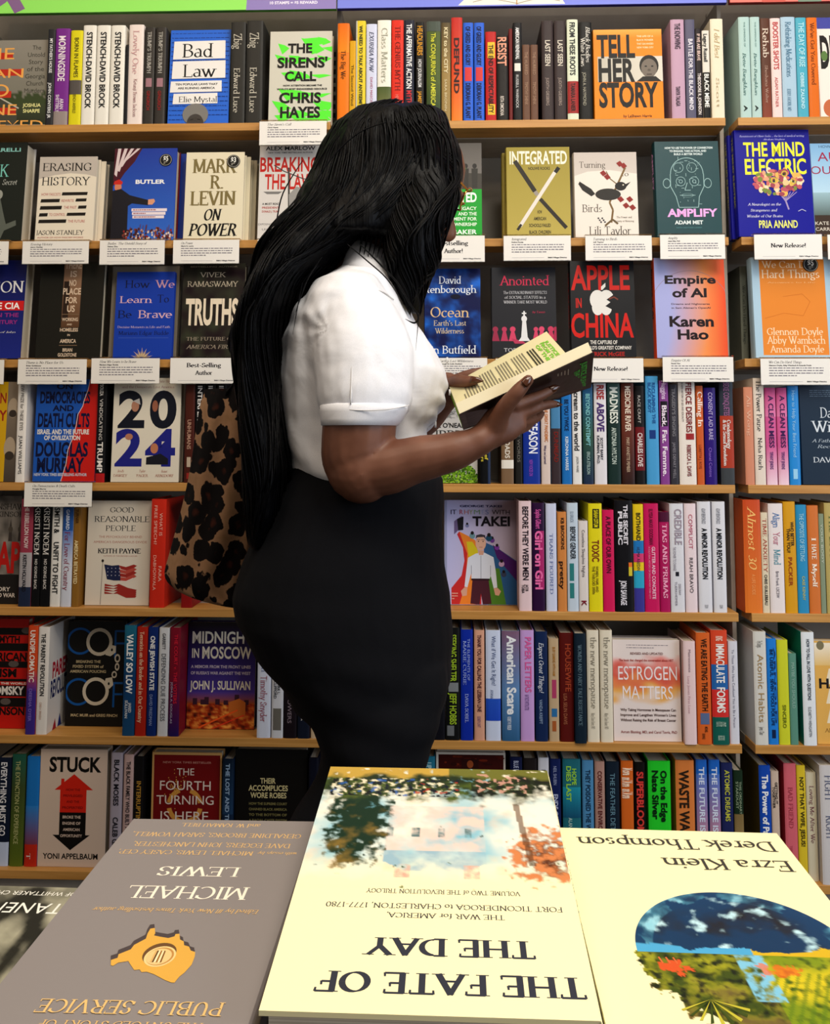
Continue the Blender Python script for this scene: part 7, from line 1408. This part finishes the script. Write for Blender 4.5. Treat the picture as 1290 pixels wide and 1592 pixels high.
for yy in (BY-.09, BY+.085):
    v, f = [], []
    tube([(-.235, yy, .055), (-.17, yy, .05), (-.10, yy, .040), (-.03, yy, .032)], [(.036, .05), (.042, .046), (.042, .036), (.036, .026)], v, f, 20)
    o = remeshed('shoe', v, f, M['leather'], None, .005, 3); adopt(o)
    mb = MB(); mb.box(-.27, yy-.034, .0, -.20, yy+.034, .03); mb.box(-.21, yy-.04, .0, .0, yy+.04, .012); s2 = mb.build('sole', M['leather']); adopt(s2); s2.parent = o; s2.matrix_parent_inverse = Matrix.Identity(4)

# ---- eyes and glasses
for s_ in (-1, 1):
    v, f = [], []; p = H_(.078, s_*.031, .010)
    rings = [[p+Vector((math.cos(a)*.0115, math.sin(a)*math.cos(b)*.0115, math.sin(a)*math.sin(b)*.0115)) for b in [6.28318*i/16 for i in range(16)]] for a in [.05+3.04*k/10 for k in range(11)]]
    loft(rings, v, f); o = mesh_obj('eye', v, f, newmat('eye_white', .2, 'd8d0c8')[0]); adopt(o)
g = empty('eyeglasses'); g.parent = woman; g.matrix_parent_inverse = Matrix.Translation(-woman.location)
def gl(name, pts, r, mat=None):
    v, f = [], []; tube(pts, [r]*len(pts), v, f, 8); o = mesh_obj(name, v, f, mat or M['gold']); o.parent = g; return o
for s_ in (-1, 1):
    gl('rim', [H_(.100-.012*abs(math.cos(t)), s_*(.034+.027*math.cos(t)), .030+.021*math.sin(t)) for t in [6.28318*k/16 for k in range(17)]], .0016)
    gl('temple', [H_(.088, s_*.062, .036), H_(.05, s_*.080, .034), H_(.0, s_*.086, .016), H_(-.02, s_*.085, .0)], .0018)
gl('bridge', [H_(.102, -.008, .034), H_(.106, 0, .037), H_(.102, .008, .034)], .0015)
# earring and necklace glints
er = [at(607, 438, 1.45)+Vector((.012*math.cos(t), 0, .014*math.sin(t))) for t in [6.28318*k/14 for k in range(15)]]
v, f = [], []; tube(er, [.0020]*15, v, f, 8); adopt(mesh_obj('earring', v, f, M['gold']))

# ---- hair: a full volume plus many individual waves lying over it
HS = [  # row, left, right, depth centre, half depth
 (172, 602, 652, 1.55, .030), (178, 575, 672, 1.55, .060), (190, 543, 692, 1.55, .086), (210, 519, 703, 1.55, .101), (240, 500, 713, 1.55, .110), (275, 483, 717, 1.55, .115),
 (310, 467, 709, 1.54, .118), (345, 450, 690, 1.53, .118), (380, 428, 650, 1.53, .125)]
HB = [(300, 470, 640, 1.55, .11), (345, 450, 610, 1.545, .125), (385, 424, 560, 1.535, .14), (415, 412, 515, 1.53, .155), (445, 402, 480, 1.53, .165), (480, 385, 460, 1.52, .155), (520, 374, 444, 1.51, .14),
      (570, 376, 440, 1.50, .125), (620, 380, 442, 1.49, .115), (680, 384, 448, 1.48, .11), (740, 386, 454, 1.47, .10), (800, 388, 440, 1.47, .085), (850, 392, 424, 1.47, .05)]
HF = [(225, 620, 690, 1.50, .03), (262, 606, 706, 1.485, .045), (300, 600, 708, 1.47, .048), (345, 602, 690, 1.455, .050), (385, 600, 680, 1.45, .048), (415, 604, 676, 1.45, .044), (440, 612, 664, 1.45, .034), (465, 622, 656, 1.45, .026), (488, 634, 652, 1.45, .014)]
vs, fs = [], []
for S_ in (HS, HB, HF): loft([sect(a[1], a[2], a[0], a[3], a[4], 32, 2.1) for a in S_], vs, fs)
def wr3(me):
    n = len(me.vertices); co = np.empty(n*3); me.vertices.foreach_get('co', co); no = np.empty(n*3); me.vertices.foreach_get('normal', no); co = co.reshape(-1, 3); no = no.reshape(-1, 3)
    for i in range(n):
        p = Vector(co[i]); co[i] += no[i]*(.006*noise.noise(Vector((p.x*38, p.y*38, p.z*6)))+.003*noise.noise(Vector((p.x*90, p.y*90, p.z*12))))
    me.vertices.foreach_set('co', co.ravel()); me.update()
hair = adopt(remeshed('hair', vs, fs, M['hair'], None, .007, 3, wr3)); hair['label'] = 'very long wavy black hair'
def interp(S_, t):
    x = t*(len(S_)-1); i = min(int(x), len(S_)-2); q = x-i; return [S_[i][k]*(1-q)+S_[i+1][k]*q for k in range(5)]
vs, fs = [], []; rr = random.Random(21)
def strand(S_, ang, t0, t1, wob, r, out=1.03, ph=None, amp=.006):
    ph = (ang*3.1+rr.uniform(-.5, .5)) if ph is None else ph; P = []; N_ = max(7, int(26*(t1-t0)))
    for k in range(N_+1):
        t = t0+(t1-t0)*k/N_; row, xl, xr, yc, ry = interp(S_, t); p0, p1 = at(xl, row, yc), at(xr, row, yc); c = (p0+p1)/2; rx = (p1-p0).length/2
        a = ang+wob*math.sin(ph+t*(9 if S_ is HS else 15)); o_ = out+(.012 if S_ is HS else .06)*math.sin(ph*2+t*17); P.append(Vector((c.x+rx*o_*math.cos(a), c.y+ry*o_*math.sin(a), c.z+amp*math.sin(ph+t*11))))
    m = len(P); tube(P, [r*(.35+.65*math.sin(math.pi*min(1, (k+1.2)/(m+1)))**.5) if k < m-1 else r*.12 for k in range(m)], vs, fs, 5, False)
for k in range(300): strand(HS, rr.uniform(math.pi*.95, math.pi*2.05), rr.uniform(0, .25), rr.uniform(.75, 1), .07, rr.uniform(.0006, .0018), out=1.015)
for k in range(60): strand(HS, rr.uniform(0, 6.28), rr.uniform(0, .2), rr.uniform(.6, 1), .10, rr.uniform(.0012, .0028))
for k in range(280): strand(HB, rr.uniform(math.pi*.7, math.pi*2.1), rr.uniform(0, .35), rr.uniform(.7, 1), .16, rr.uniform(.0007, .0022), amp=.012, out=rr.uniform(1.0, 1.12))
for k in range(130): strand(HF, rr.uniform(math.pi*.9, math.pi*2.2), rr.uniform(0, .2), rr.uniform(.8, 1), .28, rr.uniform(.0006, .0020), amp=.010, out=rr.uniform(1.0, 1.14))
adopt(mesh_obj('hair_strands', vs, fs, M['hair']))
bpy.data.objects['hair_strands'].parent = hair; bpy.data.objects['hair_strands'].matrix_parent_inverse = Matrix.Identity(4)
vs, fs = [], []
def curl(pts, y, r=.0016): tube([at(x, yy, y) for x, yy in pts], [r*.6]+[r]*(len(pts)-2)+[r*.2], vs, fs, 6)
curl([(412, 440), (392, 470), (372, 492), (362, 515), (358, 535), (364, 550), (378, 552), (388, 540)], 1.46, .0050)
curl([(408, 460), (385, 478), (368, 500), (360, 528), (372, 546), (384, 556)], 1.47, .0020)
curl([(400, 520), (384, 535), (376, 560), (384, 580), (398, 590)], 1.45, .0040)
curl([(396, 600), (376, 620), (372, 650), (382, 680), (378, 710), (390, 740)], 1.44, .0032)
curl([(470, 250), (440, 300), (428, 350), (410, 400), (404, 440)], 1.46, .0012)
curl([(600, 190), (560, 205), (520, 240), (480, 300), (440, 370), (424, 420)], 1.42, .0014)
curl([(560, 380), (590, 410), (618, 440), (636, 470), (650, 492), (644, 502), (630, 496)], 1.37, .0016)
curl([(640, 440), (652, 470), (650, 500), (646, 545)], 1.38, .0008)
curl([(540, 380), (570, 405), (600, 432), (620, 462)], 1.39, .0012); curl([(500, 400), (480, 430), (468, 460), (458, 490)], 1.38, .0012); curl([(470, 440), (462, 480), (455, 520)], 1.37, .0008)
curl([(640, 178), (672, 190), (696, 212), (709, 245), (713, 280), (706, 320), (692, 350)], 1.50, .0030)
for k in range(16):
    x = 560+9*k; curl([(min(q_, lim), yy) for q_, yy, lim in ((x, 184+abs(k-9)*.9, 690), (x+12+k, 215, 698), (x+16+k, 260, 708), (x+10+k, 310, 702), (x+4-k, 360, 684), (x-2-k*2, 400, 670))], 1.435+.003*abs(k-8), .0026)
o = mesh_obj('loose_curls', vs, fs, M['hair']); adopt(o); o.parent = hair; o.matrix_parent_inverse = Matrix.Identity(4)

# ================================================================== the open book in her hands
bk = empty('open_book', at(820, 640, 1.40)); tag(bk, 'open paperback with dark cover and lime green lettering held by the woman', 'book')
def put(o): o.parent = bk; o.matrix_parent_inverse = Matrix.Translation(-bk.location); return o
S0, S1 = at(722, 668, 1.425), at(917, 603, 1.455)        # spine line (foot, head)
A0, A1 = at(715, 645, 1.300), at(921, 549, 1.335)        # fore edge of the near half (outer cover side)
B0, B1 = at(700, 609, 1.560), at(851, 524, 1.600)        # fore edge of the far half
def slab(P0, P1, Q0, Q1, th, side, name, mat):
    """P = spine line, Q = fore edge; thickness th towards side"""
    n = (P1-P0).cross(Q0-P0).normalized()*side*th; mb_ = MB()
    v = [P0, P1, Q1, Q0, P0+n, P1+n, Q1+n, Q0+n]; mb_.add(v, [(0, 1, 2, 3), (7, 6, 5, 4), (0, 4, 5, 1), (1, 5, 6, 2), (2, 6, 7, 3), (3, 7, 4, 0)], lin('e8dfc4')); return mb_
nA = (S1-S0).cross(A0-S0).normalized()
if nA.z < 0: nA = -nA
nB = (S1-S0).cross(B0-S0).normalized()
if nB.z < 0: nB = -nB
def block(P0, P1, Q0, Q1, n, th, name, c1, art=None):
    mb_ = MB(); m = 28; top = []; bot = []
    for k in range(m+1):
        t = k/m; b0, b1 = P0.lerp(Q0, t), P1.lerp(Q1, t); lift = n*(th*(1-.55*(1-t)**3*1.0))+n*(.006*math.sin(math.pi*min(1, t*1.0))*(1-t)); bot += [b0, b1]; top += [b0+lift, b1+lift]
    o_ = len(bot); v = bot+top; f = []
    for k in range(m):
        f += [(2*k, 2*k+2, 2*k+3, 2*k+1), (o_+2*k, o_+2*k+1, o_+2*k+3, o_+2*k+2), (2*k, o_+2*k, o_+2*k+2, 2*k+2), (2*k+1, 2*k+3, o_+2*k+3, o_+2*k+1)]
    f += [(2*m, o_+2*m, o_+2*m+1, 2*m+1)]
    mb_.add(v, f, lin(c1))
    if art:
        def fn(u, w_, k):               # u along the spine (foot to head), w_ from spine to fore edge
            t = w_; b0, b1 = P0.lerp(Q0, t), P1.lerp(Q1, t); lift = n*(th*(1-.55*(1-t)**3)+.006*math.sin(math.pi*t)*(1-t)+.0007+.0004*(1-math.exp(-k/60))); return b0.lerp(b1, u)+lift
        art(Art(mb_, fn, (0, 0, 1, 1)))
    return put(mb_.build(name, M['card']))
def page_art(a):
    for i in range(24):
        u = .09+.026*i; a.line([(u+.0045, .22+(.86 if i % 6 else .60)*.0+((.86 if i % 6 else .60)-.22)*q/10) for q in range(11)], .010, '8c8672')
    for i in range(3): u = .735+.026*i; a.line([(u+.006, .30+.054*q) for q in range(11)], .013, '4c4a3c')
    # green words set across the page head
    for k, t in enumerate(('OF THE LAW', 'FROM THE NEW', 'JUSTICE STOPS')):
        g_ = glyphs(t, 'h'); x0, x1 = g_[3], g_[4]; a.k += 1
        a.mb.add([a.fn(.83+.045*k+(q/g_[2])*.030, .86-(p-x0)/(x1-x0)*.62, a.k) for p, q in g_[0]], g_[1], lin('8cc84c'))
block(S0+nA*.0012, S1+nA*.0012, A0+nA*.0012, A1+nA*.0012, nA, .017, 'near_page_block', 'e6dcc0')
block(S0+nB*.0012, S1+nB*.0012, B0+nB*.0012, B1+nB*.0012, nB, .010, 'far_page_block', 'ddd4ae', page_art)
def cover_panel(P0, P1, Q0, Q1, n, col, name, art=None):
    d = (Q0-P0).normalized()*.002; e = (P1-P0).normalized()*.002; mb_ = MB(); P0, P1, Q0, Q1 = P0-e, P1+e, Q0+d-e, Q1+d+e
    v = [P0, P1, Q1, Q0, P0+n*.0011, P1+n*.0011, Q1+n*.0011, Q0+n*.0011]; mb_.add(v, [(0, 1, 2, 3), (7, 6, 5, 4), (0, 4, 5, 1), (1, 5, 6, 2), (2, 6, 7, 3), (3, 7, 4, 0)], lin(col))
    if art: art(Art(mb_, lambda u, w_, k: P0.lerp(P1, u).lerp(Q0.lerp(Q1, u), w_)-n*(.0004+.0003*(1-math.exp(-k/40))), (0, 0, 1, 1)))
    return put(mb_.build(name, M['print']))
def cov_art(a):
    for k, (t, w0, w1) in enumerate((('THE BURIED', .18, .70), ('JUSTICE, PLEASE', .12, .86))):
        g_ = glyphs(t, 'h'); x0, x1 = g_[3], g_[4]; a.k += 1
        a.mb.add([a.fn(.855+.055*k+(q/g_[2])*.040, w1-(p-x0)/(x1-x0)*(w1-w0), a.k) for p, q in g_[0]], g_[1], lin('3cb43c'))
    for i in range(5): a.rect(.70+.026*i, .10, .707+.026*i, .86 if i else .5, 'b0a490')
    for i in range(8): a.rect(.45+.024*i, .20, .456+.024*i, .62, '6c8c5c')
cover_panel(S0, S1, A0, A1, nA, '33231d', 'near_cover', cov_art)
cover_panel(S0, S1, B0, B1, nB, '8cb82c', 'far_cover')

# ================================================================== leopard tote hanging behind her hip
bag = empty('tote_bag', at(330, 930, 1.68)); tag(bag, 'leopard print tote bag hanging behind the woman at her hip', 'bag')
rows = [(605, 318, 404), (640, 308, 408), (700, 300, 410), (760, 290, 408), (820, 274, 400), (870, 261, 386), (895, 252, 378), (912, 266, 374), (926, 290, 374), (937, 335, 376), (944, 360, 378)]
vs, fs = [], []; nx = 30; yc = 1.69
front, back = [], []
for j, (py, x0, x1) in enumerate(rows):
    for i in range(nx+1):
        u = i/nx; v_ = j/(len(rows)-1); p = at(x0+(x1-x0)*u, py, yc); b_ = .045*(math.sin(math.pi*min(1, max(0, u*.98+.01)))**.6)*(.25+.75*math.sin(math.pi*min(1, v_*.95+.05))**.5)
        fold = .006*noise.noise(Vector((u*5, v_*2.2, 3)))+.004*math.sin(u*16+v_*3)
        front.append(p+Vector((0, -b_+fold-.003, 0))); back.append(p+Vector((0, b_+.003, 0)))
vs = front+back; o_ = len(front); W1 = nx+1
for j in range(len(rows)-1):
    for i in range(nx):
        a0 = j*W1+i; fs.append((a0, a0+W1, a0+W1+1, a0+1)); fs.append((o_+a0, o_+a0+1, o_+a0+W1+1, o_+a0+W1))
    for i, fl in ((0, 0), (nx, 1)):
        a0 = j*W1+i; fs.append((a0, o_+a0, o_+a0+W1, a0+W1) if not fl else (a0, a0+W1, o_+a0+W1, o_+a0))
for j, fl in ((len(rows)-1, 0),):
    for i in range(nx): a0 = j*W1+i; fs.append((a0, o_+a0, o_+a0+1, a0+1))
o = mesh_obj('bag_body', vs, fs, M['leopard']); o.parent = bag; o.matrix_parent_inverse = Matrix.Translation(-bag.location)
sb = o.modifiers.new('s', 'SUBSURF'); sb.levels = 1; sb.render_levels = 2
for dy in (-.03, .03):
    v, f = [], []; tube([at(352, 612, 1.69+dy), at(392, 560, 1.725+dy*.5), at(440, 500, 1.75+dy*.3), at(500, 438, 1.755), at(520, 440, 1.76), at(470, 520, 1.765), at(396, 612, 1.70+dy)], [(.009, .002)]*7, v, f, 10)
    h = mesh_obj('handle', v, f, M['leopard']); h.parent = bag; h.matrix_parent_inverse = Matrix.Translation(-bag.location)
